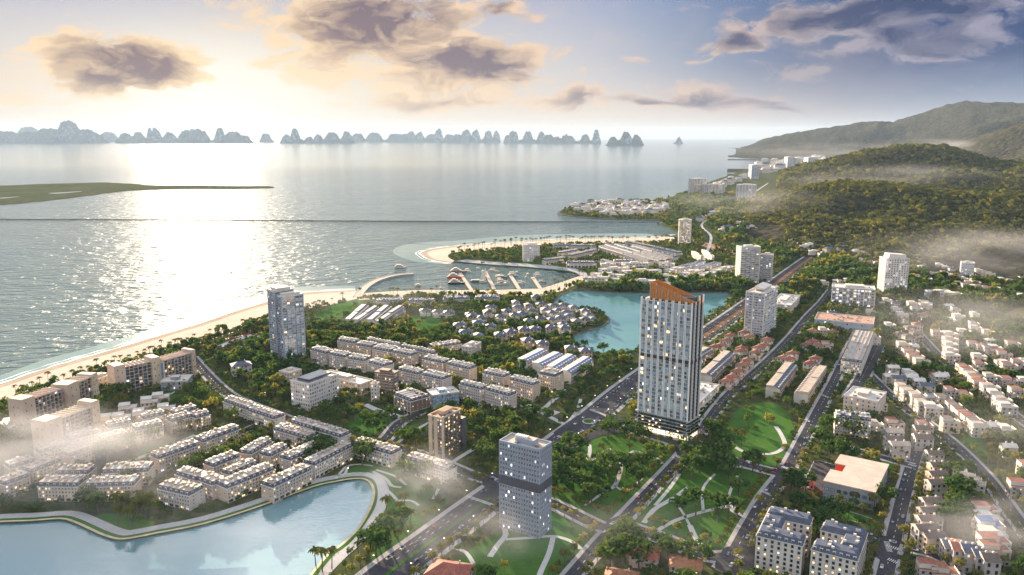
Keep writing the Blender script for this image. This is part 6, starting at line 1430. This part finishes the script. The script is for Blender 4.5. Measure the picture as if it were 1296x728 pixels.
for x, y, sc, lab, grp in sorted(big, key=lambda q: -q[1]):
    p = G(x, y)
    if occ_at(*p) in (0, 2) and inview(p): tree('broad', p, sc*1.5, lab, grp); mark_line([p, (p[0]+.5, p[1])], 5.4*sc, 1); nb_ += 1
# --- street trees along both kerbs
st = []
NAMES = {'boulevard': 'boulevard', 'park_street': 'street through the park', 'tower_street': 'street before the tower', 'avenue': 'avenue east of the park', 'school_street': 'street beside the notched-roof building', 'hill_street': 'hill street', 'upper_street': 'upper street', 'lower_street': 'lower street', 'court_street': 'street behind the sports court', 'office_street': 'street by the gridded tower', 'villa_street': 'street of red-tiled houses', 'resort_street': 'resort street', 'garden_street': 'street from green square to boulevard', 'dark_avenue': 'short dark avenue', 'row_street': 'lane between the terraces'}
for nm, (w, hw, pw) in roadw.items():
    for side in (-1, 1):
        ln = offset(w, side*(hw+pw+.8)); acc = 0
        for (x0, y0), (x1, y1) in zip(ln, ln[1:]):
            L = math.hypot(x1-x0, y1-y0); s = -acc % 9.5
            while s < L:
                p = (x0+(x1-x0)*s/L+rnd.uniform(-.8, .8), y0+(y1-y0)*s/L+rnd.uniform(-.8, .8))
                o4 = [occ_at(p[0]+dx_, p[1]+dy_) for dx_, dy_ in ((side*0, 0),)]
                if inview(p) and y0 < 1900: st.append((p, nm))
                s += 9.5
            acc += L
keep = []
core = np.zeros_like(occ)
for nm, (w, hw, pw) in roadw.items():
    sv_, globals()['occ'] = occ, core; mark_line(w, hw+.4, 1); globals()['occ'] = sv_
for p, nm in st:
    i, j = int((p[1]-OY0)/ORES), int((p[0]-OX0)/ORES)
    if 0 <= i < OH and 0 <= j < OW and not core[i, j] and rnd.random() < .92: keep.append((p, nm))
keep.sort(key=lambda q: math.hypot(*q[0]))
for p, nm in keep[:290]: tree('street', p, rnd.uniform(1.05, 1.5), 'small golden-green street tree along the '+NAMES[nm], 'street trees along the '+NAMES[nm])
rest_street = [p for p, _ in keep[290:]]
for p, _ in keep: mark_line([p, (p[0]+.5, p[1])], 3.0, 1)
# --- everything else that is green: dense planting between the buildings as one mass, three levels of detail
def lod(seed, ncl, nq, size, R, zc, rz, cr): return crown(seed, R=R, zc=zc, rz=rz, ncl=ncl, nq=nq, size=size, cr=cr)
LOD_A = [np.concatenate([lod(60+s, 11, 16, .70, 3.7, 5.6, 2.3, 1.6)]) for s in range(5)]
LOD_B = [lod(80+s, 8, 9, 1.15, 3.8, 5.2, 2.2, 1.7) for s in range(5)]
LOD_C = [lod(100+s, 6, 6, 1.9, 4.2, 5.0, 2.2, 1.8) for s in range(5)]
def stem_quads(h, r):
    a = [(r, 0), (-r*.5, r*.87), (-r*.5, -r*.87)]; V = []
    for i in range(3):
        j = (i+1) % 3; V += [(a[i][0], a[i][1], -.5), (a[j][0], a[j][1], -.5), (a[j][0]*.6, a[j][1]*.6, h), (a[i][0]*.6, a[i][1]*.6, h)]
    return np.array(V)
def mass(name, pts, lib, label, mats, stem=True, kind='stuff'):
    """pts: x, y, z, scale"""
    Vs, T, MI = [], [], []; g = np.random.default_rng(3)
    for (x, y, z, s) in pts:
        v = lib[g.integers(len(lib))]; nl = len(v)//4; palm = stem and y < 1150 and g.random() < .06
        if palm: v = PALM_V[g.integers(3)]; nl = len(v)//4; s = g.uniform(.8, 1.2)
        if stem: v = np.concatenate([v, stem_quads(9.2, .24) if palm else stem_quads(4.2, .3)])
        a = g.uniform(0, 6.28); c, sn = math.cos(a), math.sin(a); sx = s*g.uniform(.85, 1.2)
        Vs.append(np.stack([(v[:, 0]*c-v[:, 1]*sn)*sx+x, (v[:, 0]*sn+v[:, 1]*c)*sx+y, v[:, 2]*s*(1 if palm else g.uniform(.8, 1.4))+z], 1)); T.append(np.full(len(v), g.random()*.42+.52*float(vnoise(np.array(x/130.), np.array(y/130.), 5))))
        mi = np.full(len(v)//4, 0 if g.random() < .78 else 1); mi[nl:] = 2; mi[:nl] = 3 if palm else mi[:nl]; MI.append(mi)  # the share of gold leaves also paints in sunlit highlights
    V = np.concatenate(Vs)
    o = link(name, np_mesh(name, V, np.arange(len(V)).reshape(-1, 4), mats, np.concatenate(T), np.concatenate(MI)))
    return tag(o, label, 'woodland', None, kind)
near, mid, farp = [], [], []
bm_ = (occ == 1); close_ = bm_.copy()
for a in range(-4, 5):
    for b_ in range(-4, 5):
        if a*a+b_*b_ <= 17: close_ |= np.roll(np.roll(bm_, a, 0), b_, 1)
def scatter(y0, y1, step, dest, sc, keep_p):
    y = y0
    while y < y1:
        x = -900.0
        while x < 1750:
            px_, py_ = x+rnd.uniform(-.5, .5)*step, y+rnd.uniform(-.5, .5)*step; x += step
            if not inview((px_, py_), mg=130) or rnd.random() > keep_p: continue
            o = [occ_at(px_+a, py_+b_) for a, b_ in ((0, 0), (2.4, 0), (-2.4, 0), (0, 2.4), (0, -2.4))]
            s = sc*rnd.uniform(.52, 1.32)
            if o[0] == 2 and (rnd.random() < .05): dest.append((px_, py_, 0, s*.8)); continue
            if py_ > 2000 and px_ < 560: s *= .5
            elif 1060 < py_ <= 1420 and px_ < 160: s *= .62
            elif 1420 < py_ <= 2000 and px_ < 520: s *= .5
            if any(o): 
                if not o[0] and o.count(4) == 0 and rnd.random() < .7: dest.append((px_, py_, 0, s*.42))
                continue
            i, j = int((py_-OY0)/ORES), int((px_-OX0)/ORES); hz = hz_grid[i, j] if 0 <= i < OH and 0 <= j < OW else -6
            if hz > .5: continue
            if 0 <= i < OH and 0 <= j < OW and close_[i, j]: s *= .55 if py_ < 1250 else .34
            dest.append((px_, py_, 0, s))
        y += step
scatter(400, 760, 6.6, near, 1.12, .95); scatter(760, 1150, 7.2, mid, 1.2, .93); scatter(1150, 2000, 8.8, farp, 1.45, .9); scatter(2000, 3390, 12.5, farp, 2.0, .8)
for p in rest_street: (mid if p[1] < 1150 else farp).append((p[0], p[1], 0, .62))
LM = [M['leafdark'], M['leafgold'], M['bark'], M['leafpalm']]
mass('garden_planting', near, LOD_A, 'thick planting of small trees and shrubs filling the ground between terraces, streets and parks', LM)
mass('town_planting', mid, LOD_B, 'thick tree cover between the villas, blocks and streets further back', LM)
mass('distant_planting', farp, LOD_C, 'continuous far tree cover round the peninsula, settlement and eastern slope', LM)
# --- forest on the hills
hp = []; g = np.random.default_rng(11)
r = 1660.0
while r < 4800:
    st_ = max(13.5, r*.0052); a = az0
    while a < az_px(1330, 240):
        aa, rr = a+g.uniform(-.5, .5)*st_/r, r+g.uniform(-.5, .5)*st_*1.15; a += st_/r
        hp.append((aa, rr, st_))
    r += st_*1.2
hp = np.array(hp); hz_ = hill_z(hp[:, 0], hp[:, 1]); xs_, ys_ = hp[:, 1]*np.sin(hp[:, 0]), hp[:, 1]*np.cos(hp[:, 0])
mead = vnoise(xs_/210, ys_/210, 21); ok = (hz_ > .5) & (mead < .80)
eps = 25; front = (hill_z(hp[:, 0], hp[:, 1]-eps) <= hz_+22)
hpts = [(xs_[i], ys_[i], hz_[i]-.6, 1.05*hp[i, 2]/10.5*g.uniform(.7, 1.25)) for i in np.where(ok & front)[0]]
LOD_H = [lod(120+s, 5, 6, 1.7, 3.6, 4.6, 1.9, 1.9) for s in range(6)]
mass('hill_forest', hpts, LOD_H, 'dense forest covering the hills beyond the town', [M['leafhill'], M['leafgold'], M['bark']], stem=False)
print('trees', nb_, len(keep), len(near), len(mid), len(farp), len(hpts))

# ================================================================== ISLANDS ON THE HORIZON
m, nt_, pb = principled('island_limestone')
geo_ = nt_.nodes.new('ShaderNodeNewGeometry'); sx_ = nt_.nodes.new('ShaderNodeSeparateXYZ'); nt_.links.new(geo_.outputs['Normal'], sx_.inputs[0])
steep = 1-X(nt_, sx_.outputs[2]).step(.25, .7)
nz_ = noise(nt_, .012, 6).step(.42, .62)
nt_.links.new(cmix(nt_, (steep*nz_).clamp(), (.030, .055, .062), (.19, .235, .27)), pb.inputs['Base Color']); pb.inputs['Roughness'].default_value = 1; pb.inputs['Specular IOR Level'].default_value = 0  # blue of the distant haze is mixed into the grey-green rock colours
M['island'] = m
ISL = [('wide dome-topped rock island at the far end of the bay', 181, [(-18, 167, 22), (10, 167, 18), (40, 168, 20), (64, 163, 16), (87, 151.5, 13), (104, 164, 16), (118, 170, 12)]), ('pale rock hump rising behind the dome-topped island', 179.5, [(40, 160, 13)]),
  ('low rounded islet beside the dome-topped island', 180.5, [(140, 167.5, 10), (131, 172, 6)]), ('long rock island with twin thin towers and a round shoulder', 181, [(165, 170, 9), (179, 168, 7), (191, 162, 3.6), (201, 162, 6), (216, 168, 8), (236, 166, 10), (250, 164, 13), (277, 162, 5.5), (292, 168, 12), (308, 173, 8)]),
  ('single small rock cone standing in the gap', 180.5, [(338, 170, 6)]), ('rock island with a square stump at its end', 181, [(366, 171, 6), (375, 162, 5), (391, 174, 5), (404, 172, 6), (420, 169, 9), (437, 168, 7)]),
  ('low ragged island strip in the middle of the bay', 180, [(455, 170, 8), (475, 169, 9), (500, 170, 9), (520, 167.5, 6), (530, 168.5, 6), (545, 171, 8), (512, 171, 14)]), ('rock island with a tall narrow head and four teeth', 181, [(557, 164, 5), (570, 171, 7), (590, 165.5, 7), (602, 164.5, 5), (617, 165.5, 5), (627, 165.5, 4), (580, 172, 12)]),
  ('pointed rock pair beside the four-toothed island', 181, [(650, 166, 6), (643, 172, 4), (668, 167, 6), (684, 168, 5)]), ('flat rock island ending in a thin spire', 182, [(695, 172, 8), (718, 172, 9), (740, 171.5, 6), (753, 165, 4.2), (706, 175, 14)]),
  ('pale separate rock island with two humps', 183.5, [(775, 174, 6), (792, 168.5, 7), (805, 172, 7)]), ('tiny rock far out near the headland', 182, [(858, 175, 3.6)])]
for k, (lab, wy, peaks) in enumerate(ISL):
    D = G(648, wy, SEA_Z)[1]*(1+.03*((k*7) % 5-2)); mpx = D/1000*1.02
    xs0 = min(p[0]-p[2]*1.7 for p in peaks); xs1 = max(p[0]+p[2]*1.7 for p in peaks); cxp = (xs0+xs1)/2; ctr = pix_dir(cxp, wy); cw = (math.tan(math.atan2(ctr.x, ctr.y))*D, D)
    Wd = (xs1-xs0)*mpx; Dp = max(900.0, 3.3*max(p[2] for p in peaks)*mpx*1.43); nx, ny = max(24, int(Wd/28)), max(26, int(Dp/36))
    gxx, gyy = np.meshgrid(np.linspace(-Wd/2, Wd/2, nx), np.linspace(-Dp/2, Dp/2, ny)); z = np.full(gxx.shape, -30.0)
    for q, (x, ty, wpx) in enumerate(peaks):
        hgt = z_at(x, ty, D)+4; w_ = wpx*mpx*1.1; x0 = (x-cxp)*mpx; y0 = ((q*37) % 11-5)*28
        rr = np.sqrt(((gxx-x0)/w_)**2+((gyy-y0)/max(w_*1.1, 120))**2); z = np.maximum(z, (hgt+30)*np.exp(-np.power(rr, 3.4))-30)
    hm_ = np.mean([z_at(x, ty, D) for x, ty, _ in peaks])*.30; z = np.maximum(z, (hm_+30)*np.exp(-(np.abs(gxx)/(Wd*.44))**6-(gyy/260)**2)*(.55+.9*vnoise(gxx/150, gyy/150, k+60))-30)
    z += np.where(z > -20, (vnoise(gxx/55, gyy/55, k)-.5)*np.clip(z+25, 0, 160)*.75+(vnoise(gxx/30, gyy/30, k+30)-.5)*np.clip(z+20, 0, 90)*.6, 0)
    v = np.stack([gxx, gyy, z], -1).reshape(-1, 3); ii = np.arange(ny-1)[:, None]*nx+np.arange(nx-1)[None]; q = np.stack([ii, ii+1, ii+nx+1, ii+nx], -1).reshape(-1, 4); q = q[(v[q][:, :, 2] > -8).any(1)]
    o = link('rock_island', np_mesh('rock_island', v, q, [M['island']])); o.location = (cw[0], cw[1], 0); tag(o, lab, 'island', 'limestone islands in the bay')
# ================================================================== THINGS IN THE WATER
cz = [G(x, y, SEA_Z) for x, y in ((-80, 277.5), (150, 278.4), (330, 279.4), (520, 280.3), (700, 281), (836, 281.5))]
mb = MB(); strip(mb, cz, -2.5, 2.5, 0, thick=4); tag(mb.build('causeway', M['rockbank']), 'thin straight stone causeway drawn right across the bay', 'causeway')
jw = smooth([G(x, y) for x, y in ((452, 376), (457, 369), (465, 361.5), (478, 354.5), (495, 349.5), (510, 347.3), (523, 346.5))], 5)
root = thing('curved_pier', 'broad curved stone pier reaching into the sea from the promenade', 'pier', jw[0])
mb = MB(); loc = [(x-jw[0][0], y-jw[0][1]) for x, y in jw]; strip(mb, loc, -6.5, 6.5, .45, thick=4); mb.build('deck', M['sand'], root)
for o0, o1 in ((-7.1, -6.5), (6.5, 7.1)): mb = MB(); strip(mb, loc, o0, o1, 1.2, thick=5); mb.build('parapet', M['conc'], root)
for (a, b_, lab) in (((582, 345.5), (597, 368), 'marina pier nearest the curved pier'), ((614, 344), (625.5, 366), 'marina pier with white sails moored beside it'), ((645, 347), (657, 366), 'third marina pier toward the palms'), ((674, 351), (684, 365.5), 'short marina pier beside the palm quay')):
    p, q = G(*a), G(*b_); root = thing('marina_pier', lab, 'pier', q); L = [(p[0]-q[0], p[1]-q[1]), (0, 0)]
    mb = MB(); strip(mb, L, -3.4, 3.4, .35, thick=.6); mb.build('deck', M['sand'], root)
    n = int(math.hypot(*L[0])/14)
    for i in range(n):
        t = (i+.5)/n; ang = math.atan2(L[0][1], L[0][0])
        for sd_ in (-1, 1):
            x, y = L[0][0]*t-math.sin(ang)*sd_*3.2, L[0][1]*t+math.cos(ang)*sd_*3.2; m2 = MB(); m2.cyl(x, y, -4, 1.3, .3, .3, 6); m2.build('pile', M['wood'], root)
def boat(x, y, L, rot, label, sail=0, decks=1, hullm='white', group=None):
    p = G(x, y, SEA_Z); t = thing('sailing_boat' if sail else 'motor_yacht', label, 'boat', (p[0], p[1], SEA_Z), rot, group); Wd = L*.24; mb = MB()
    prof_ = [(-.5, .42), (-.45, .5), (.1, .5), (.35, .34), (.5, .0)]; top = L*.085+.5; n0 = 0
    rows = []
    for z, k in ((-.6, .72), (top*.5, .95), (top, 1.0)):
        rows.append([(L*a*(.9+.1*k), Wd*b_*k, z) for a, b_ in prof_]+[(L*a*(.9+.1*k), -Wd*b_*k, z) for a, b_ in prof_[-2::-1]])
    for r_ in rows: mb.v += r_
    kk = len(rows[0])
    for r_ in range(2):
        for i in range(kk): j = (i+1) % kk; mb.f.append((r_*kk+j, r_*kk+i, (r_+1)*kk+i, (r_+1)*kk+j)); mb.m.append(0)
    mb.f.append(tuple(range(3*kk-1, 2*kk-1, -1))); mb.m.append(1); mb.build('hull', [hullm, 'wood'], t)
    z = top
    for k in range(decks):
        a0, a1 = -.42+.08*k, .18-.12*k; m2 = MB(); m2.frustum(L*a0, L*a1, -Wd*.36, Wd*.36, z, z+1.9, .3, .25, 0); m2.build('cabin', ['white'], t)
        m2 = MB(); m2.box(L*a0+.6, L*a1-.1, -Wd*.365-.03, Wd*.365+.03, z+.7, z+1.35, 0); m2.build('cabin_window', ['gdark'], t)
        m2 = MB(); m2.box(L*a0-.5, L*a1+.3, -Wd*.42, Wd*.42, z+1.9, z+2.1, 0, True); m2.build('deck', ['white'], t); z += 2.1
    m2 = MB(); hm = L*1.25 if sail else 3.0; m2.cyl(L*.05, 0, z-1, z+hm, .12, .06, 6); m2.build('mast', ['alu'], t)
    if sail > 1:
        m2 = MB(); m2.face([(L*.03, .05, z+1), (L*.03, .05, z+hm*.96), (-L*.42, .5, z+1)]); m2.face([(-L*.42, .56, z+1), (L*.03, .11, z+hm*.96), (L*.03, .11, z+1)]); m2.build('mainsail', ['white'], t)
        m2 = MB(); m2.face([(L*.07, 0, z+hm*.85), (L*.07, 0, z+.6), (L*.48, .4, z+.3)]); m2.face([(L*.48, .45, z+.3), (L*.07, .05, z+.6), (L*.07, .05, z+hm*.85)]); m2.build('jib', ['white'], t)
boat(507, 339, 24, 0, 'white yacht passing outside the curved pier', 0, 2)
for i, (x, y, L, lab, dk, hm_) in enumerate(((580, 345, 32, 'large dark-hulled yacht at the pier head, outermost of the stack', 3, 'darkwall'), (577, 352, 33, 'large yacht with dark red hull second from the sea', 3, 'red'), (578, 359.5, 30, 'large black yacht moored closest to the promenade', 3, 'rubber'), (604, 357, 24, 'long dark motor boat between the first two piers', 1, 'darkwall'), (635, 351.5, 22, 'dark motor boat at the third pier head', 1, 'darkwall'), (650, 350, 20, 'dark motor yacht beyond the third pier', 2, 'gblue'))):
    boat(x, y, L, .06, lab, 0, dk, hm_)
boat(611, 357.5, 15, .5, 'white sailing boat with raised sails beside the second pier', 2); boat(558, 366, 10, 1.2, 'small sailing boat with a raised white sail by the quay', 2); boat(529, 362, 16, 1.0, 'bare-masted sailing boat between curved pier and quay', 1); boat(614, 352, 13, .8, 'second white sail behind the sailing boat at the pier', 2)
for i in range(26):
    x, y = rnd.uniform(630, 682), rnd.uniform(345, 361)
    if any(abs(x-(a+(b_-a)*(y-345)/20)) < 3 for a, b_ in ((645, 657), (674, 684), (614, 625))): x += 7
    boat(x, y, rnd.uniform(9, 14), rnd.choice((.1, .2, 1.2)), 'small white motor boat moored in the marina basin', 0, 1, 'white', 'small boats in the marina basin')
for i in range(10):
    boat(rnd.uniform(584, 640), rnd.uniform(340, 346), rnd.uniform(9, 13), .1, 'small boat anchored along the inner quay of the basin', 0, 1, 'white', 'small boats along the inner quay')
# ================================================================== CARS AND LAMPS
mb = MB(); mb.frustum(-2.2, 2.2, -.9, .9, .35, .95, .05, .06, 0); mb.box(-1.5, .6, -.78, .78, .95, 1.0, 0); CARB = {}
for nm, c in (('white', (.7, .7, .7)), ('silver', (.42, .43, .45)), ('dark', (.05, .055, .065)), ('red', (.42, .04, .03)), ('blue', (.06, .12, .28))):
    CARB[nm] = mb.mesh('body', [mat('car_paint_'+nm, c, rough=.25, var=.04, spec=.7)])
m2 = MB(); m2.frustum(-1.7, .9, -.8, .8, .96, 1.5, .55, .14, 0); CABIN = m2.mesh('cabin', [M['gdark']]); m2 = MB(); m2.box(-1.15, .3, -.64, .64, 1.5, 1.55, 0); 
m3 = MB(); n0 = 0
for z_, yy in ((0, -.1), (1, .1)): m3.v += [(.33*math.cos(i*.7854), yy, .33*math.sin(i*.7854)) for i in range(8)]
m3.f += [tuple(range(7, -1, -1)), tuple(range(8, 16))]+[(i, (i+1) % 8, 8+(i+1) % 8, 8+i) for i in range(8)]; m3.m += [0]*10; WHEEL = m3.mesh('wheel', [M['rubber']])
def car(p, rot, nm, where):
    t = thing('parked_car' if 'park' in where and False else 'car', nm+' car on the '+where, 'car', (p[0], p[1], .34), rot, 'cars on the '+where); link('body', CARB[nm], t); link('cabin', CABIN, t)
    for x in (-1.35, 1.35):
        for y in (-.82, .82): o = link('wheel', WHEEL, t); o.location = (x, y, .0)
CARS = [('boulevard', 72, (-10, -6.5, 6.5, 10)), ('park_street', 20, (-2.6, 2.6)), ('avenue', 16, (-2.6, 2.6)), ('school_street', 11, (-2.6, 2.6)), ('tower_street', 6, (-2.4, 2.4)), ('office_street', 4, (-2.4, 2.4)), ('resort_street', 8, (-2.2, 2.2)), ('garden_street', 5, (-2.2, 2.2)), ('upper_street', 4, (-2, 2)), ('hill_street', 4, (-2, 2)), ('lower_street', 3, (-2, 2))]
for nm, n, lanes in CARS:
    w, hw, pw = roadw[nm]; done = []
    for _ in range(n*6):
        if len(done) >= n: break
        i = rnd.randrange(len(w)-1); t = rnd.random(); x0, y0 = w[i]; x1, y1 = w[i+1]; L = math.hypot(x1-x0, y1-y0); ln = rnd.choice(lanes)
        p = (x0+(x1-x0)*t-(y1-y0)/L*ln, y0+(y1-y0)*t+(x1-x0)/L*ln)
        if not inview(p, 0, -4) or y0 > 1250 or any(math.hypot(p[0]-a, p[1]-b_) < 9 for a, b_ in done): continue
        done.append(p); car(p, math.atan2(y1-y0, x1-x0)+(math.pi if ln > 0 else 0), rnd.choice(('white', 'white', 'silver', 'dark', 'dark', 'red', 'blue')), NAMES[nm])
pole = MB(); pole.cyl(0, 0, -.2, 7.5, .10, .06, 6); pole.box(-.05, 1.5, -.05, .05, 7.4, 7.5, 0, True); POLE = pole.mesh('pole', [M['steel']])
hd = MB(); hd.box(1.1, 1.9, -.22, .22, 7.28, 7.45, 0, True); HEAD = hd.mesh('lamp_head', [M['lamp']])
gl = bmesh.new(); bmesh.ops.create_icosphere(gl, subdivisions=1, radius=.42); GLOBE = bpy.data.meshes.new('lamp_head'); gl.to_mesh(GLOBE); GLOBE.materials.append(M['lamp']); gl.free()
lp = MB(); lp.cyl(0, 0, -.2, 4.0, .09, .06, 6); LPOLE = lp.mesh('pole', [M['steel']])
w, hw, pw = roadw['boulevard']
for side in (-1, 1):
    ln = offset(w, side*(hw+1.0)); acc = 0
    for (x0, y0), (x1, y1) in zip(ln, ln[1:]):
        L = math.hypot(x1-x0, y1-y0); s = -acc % 34
        while s < L:
            p = (x0+(x1-x0)*s/L, y0+(y1-y0)*s/L)
            if inview(p, 0, 0) and y0 < 1300:
                t = thing('street_lamp', 'slim street lamp on the pavement of the boulevard', 'street lamp', p, math.atan2(y1-y0, x1-x0)-side*math.pi/2, 'boulevard street lamps'); link('pole', POLE, t); link('lamp_head', HEAD, t)
            s += 34
        acc += L
for x, y in ((471, 413), (1134, 545), (1136, 560), (1168, 556), (1188, 574), (1190, 567), (1205, 541), (1240, 542), (441, 599), (467, 580), (556, 602), (344, 612), (300, 590), (302, 525), (345, 598), (278, 582), (240, 532), (698, 464), (912, 450), (1083, 436), (1090, 448), (1050, 436), (1027, 424), (1021, 440), (1200, 388), (1166, 408), (1125, 476), (1168, 486), (1078, 530), (1080, 553), (1092, 545), (336, 502), (652, 505), (860, 558), (830, 553), (808, 545), (1148, 505), (604, 450), (545, 480), (1178, 515), (1122, 462), (1160, 480), (779, 362), (850, 350), (500, 415)):
    p = G(x, y); t = thing('garden_lamp', 'glowing globe lamp on a short post among houses and trees', 'garden lamp', p, 0, 'glowing garden lamps'); link('pole', LPOLE, t); o = link('lamp_head', GLOBE, t); o.location = (0, 0, 4.3)
# people-free beach garden: red-flower ring
fl = smooth(GP([(277, 432), (288, 429), (300, 427), (314, 423), (320, 418)]), 5); mb = MB(); strip(mb, fl, -2.2, 2.2, .5, thick=.5); tag(mb.build('flower_bed', mat('red_flowers', (.42, .10, .05), var=.35, scale=.6)), 'long curved bed of red and yellow flowers in the beach garden', 'flower bed')
# ================================================================== AIR
def volume_mat(name, build):
    m = bpy.data.materials.new(name); m.use_nodes = True; nt = m.node_tree; nt.nodes.clear()
    o = nt.nodes.new('ShaderNodeOutputMaterial'); v = nt.nodes.new('ShaderNodeVolumePrincipled'); nt.links.new(v.outputs[0], o.inputs['Volume']); build(nt, v); return m
def haze_b(nt, v):
    v.inputs['Color'].default_value = (.44, .57, .74, 1); v.inputs['Density'].default_value = HAZE_D; v.inputs['Anisotropy'].default_value = .05
HAZE_D = 1.5e-5
mb = MB(); mb.box(-62000, 62000, -3500, 62000, -9, 860, 0, True)
hz = mb.build('haze', volume_mat('haze_air', haze_b)); tag(hz, 'pale evening haze filling the air over bay and town', 'haze', None, 'stuff')
if MIST:
    def mist_b(seed, dens, col=(.80, .79, .80)):
        def f(nt, v):
            t = nt.nodes.new('ShaderNodeTexCoord'); vm = nt.nodes.new('ShaderNodeVectorMath'); vm.operation = 'LENGTH'; nt.links.new(t.outputs['Object'], vm.inputs[0])
            n = nt.nodes.new('ShaderNodeTexNoise'); n.inputs['Scale'].default_value = 1.9; n.inputs['Detail'].default_value = 3; n.noise_dimensions = '4D'; n.inputs['W'].default_value = seed; nt.links.new(t.outputs['Object'], n.inputs['Vector'])
            d = (1-X(nt, vm.outputs['Value']).step(.25, 1.0))*(X(nt, n.outputs['Fac']).step(.36, .74))*dens*.36
            nt.links.new(d.v, v.inputs['Density']); v.inputs['Color'].default_value = col+(1,); v.inputs['Anisotropy'].default_value = -.1
        return f
    bmz = bmesh.new(); bmesh.ops.create_icosphere(bmz, subdivisions=3, radius=1.0)
    for i, (x, y, zc, rx, ry, rz, dens, lab) in enumerate((
        (95, 600, 22, 85, 60, 26, .055, 'drift of pale mist over the terraces by the lake corner'), (30, 620, 16, 60, 40, 20, .05, 'mist over the edge of the resort lawn'), (185, 640, 10, 60, 28, 18, .035, 'thin golden mist above the lake bend'),
        (535, 640, 16, 38, 26, 26, .06, 'puff of mist beside the boulevard and lakeside path'), (600, 700, 16, 60, 26, 22, .035, 'mist drifting over the lower boulevard'), (1190, 215, 130, 420, 380, 110, .0062, 'cloud bank resting on the big hill'),
        (1120, 255, 70, 480, 240, 85, .0038, 'thin veil of mist before the hill spur'), (1230, 345, 40, 190, 130, 55, .007, 'mist over the eastern hillside houses'), (955, 280, 50, 260, 260, 60, .0028, 'mist over the settlement and far shore'),
        (1270, 700, 14, 60, 30, 22, .04, 'mist in the lower corner by the hill street'), (1050, 205, 90, 700, 500, 110, .0016, 'mist over the far town'), (250, 690, 8, 90, 25, 12, .02, 'low mist on the lake surface'), (1240, 440, 30, 150, 110, 45, .009, 'veil of mist over the upper street rows'), (1285, 590, 18, 90, 70, 30, .014, 'mist along the edge of the hill street'), (780, 700, 10, 80, 30, 18, .014, 'thin mist over the red-tiled houses'), (450, 405, 16, 130, 90, 30, .008, 'warm mist by the garden trees near the beach'))):
        p = G(x, y); me = bpy.data.meshes.new('mist'); bmz.to_mesh(me); me.materials.append(volume_mat('mist_air', mist_b(i*3.7, dens)))
        o = link('mist', me); o.location = (p[0], p[1], zc); o.scale = (rx*1.45, ry*1.45, rz*1.15); tag(o, lab, 'mist', None, 'stuff')
    bmz.free()
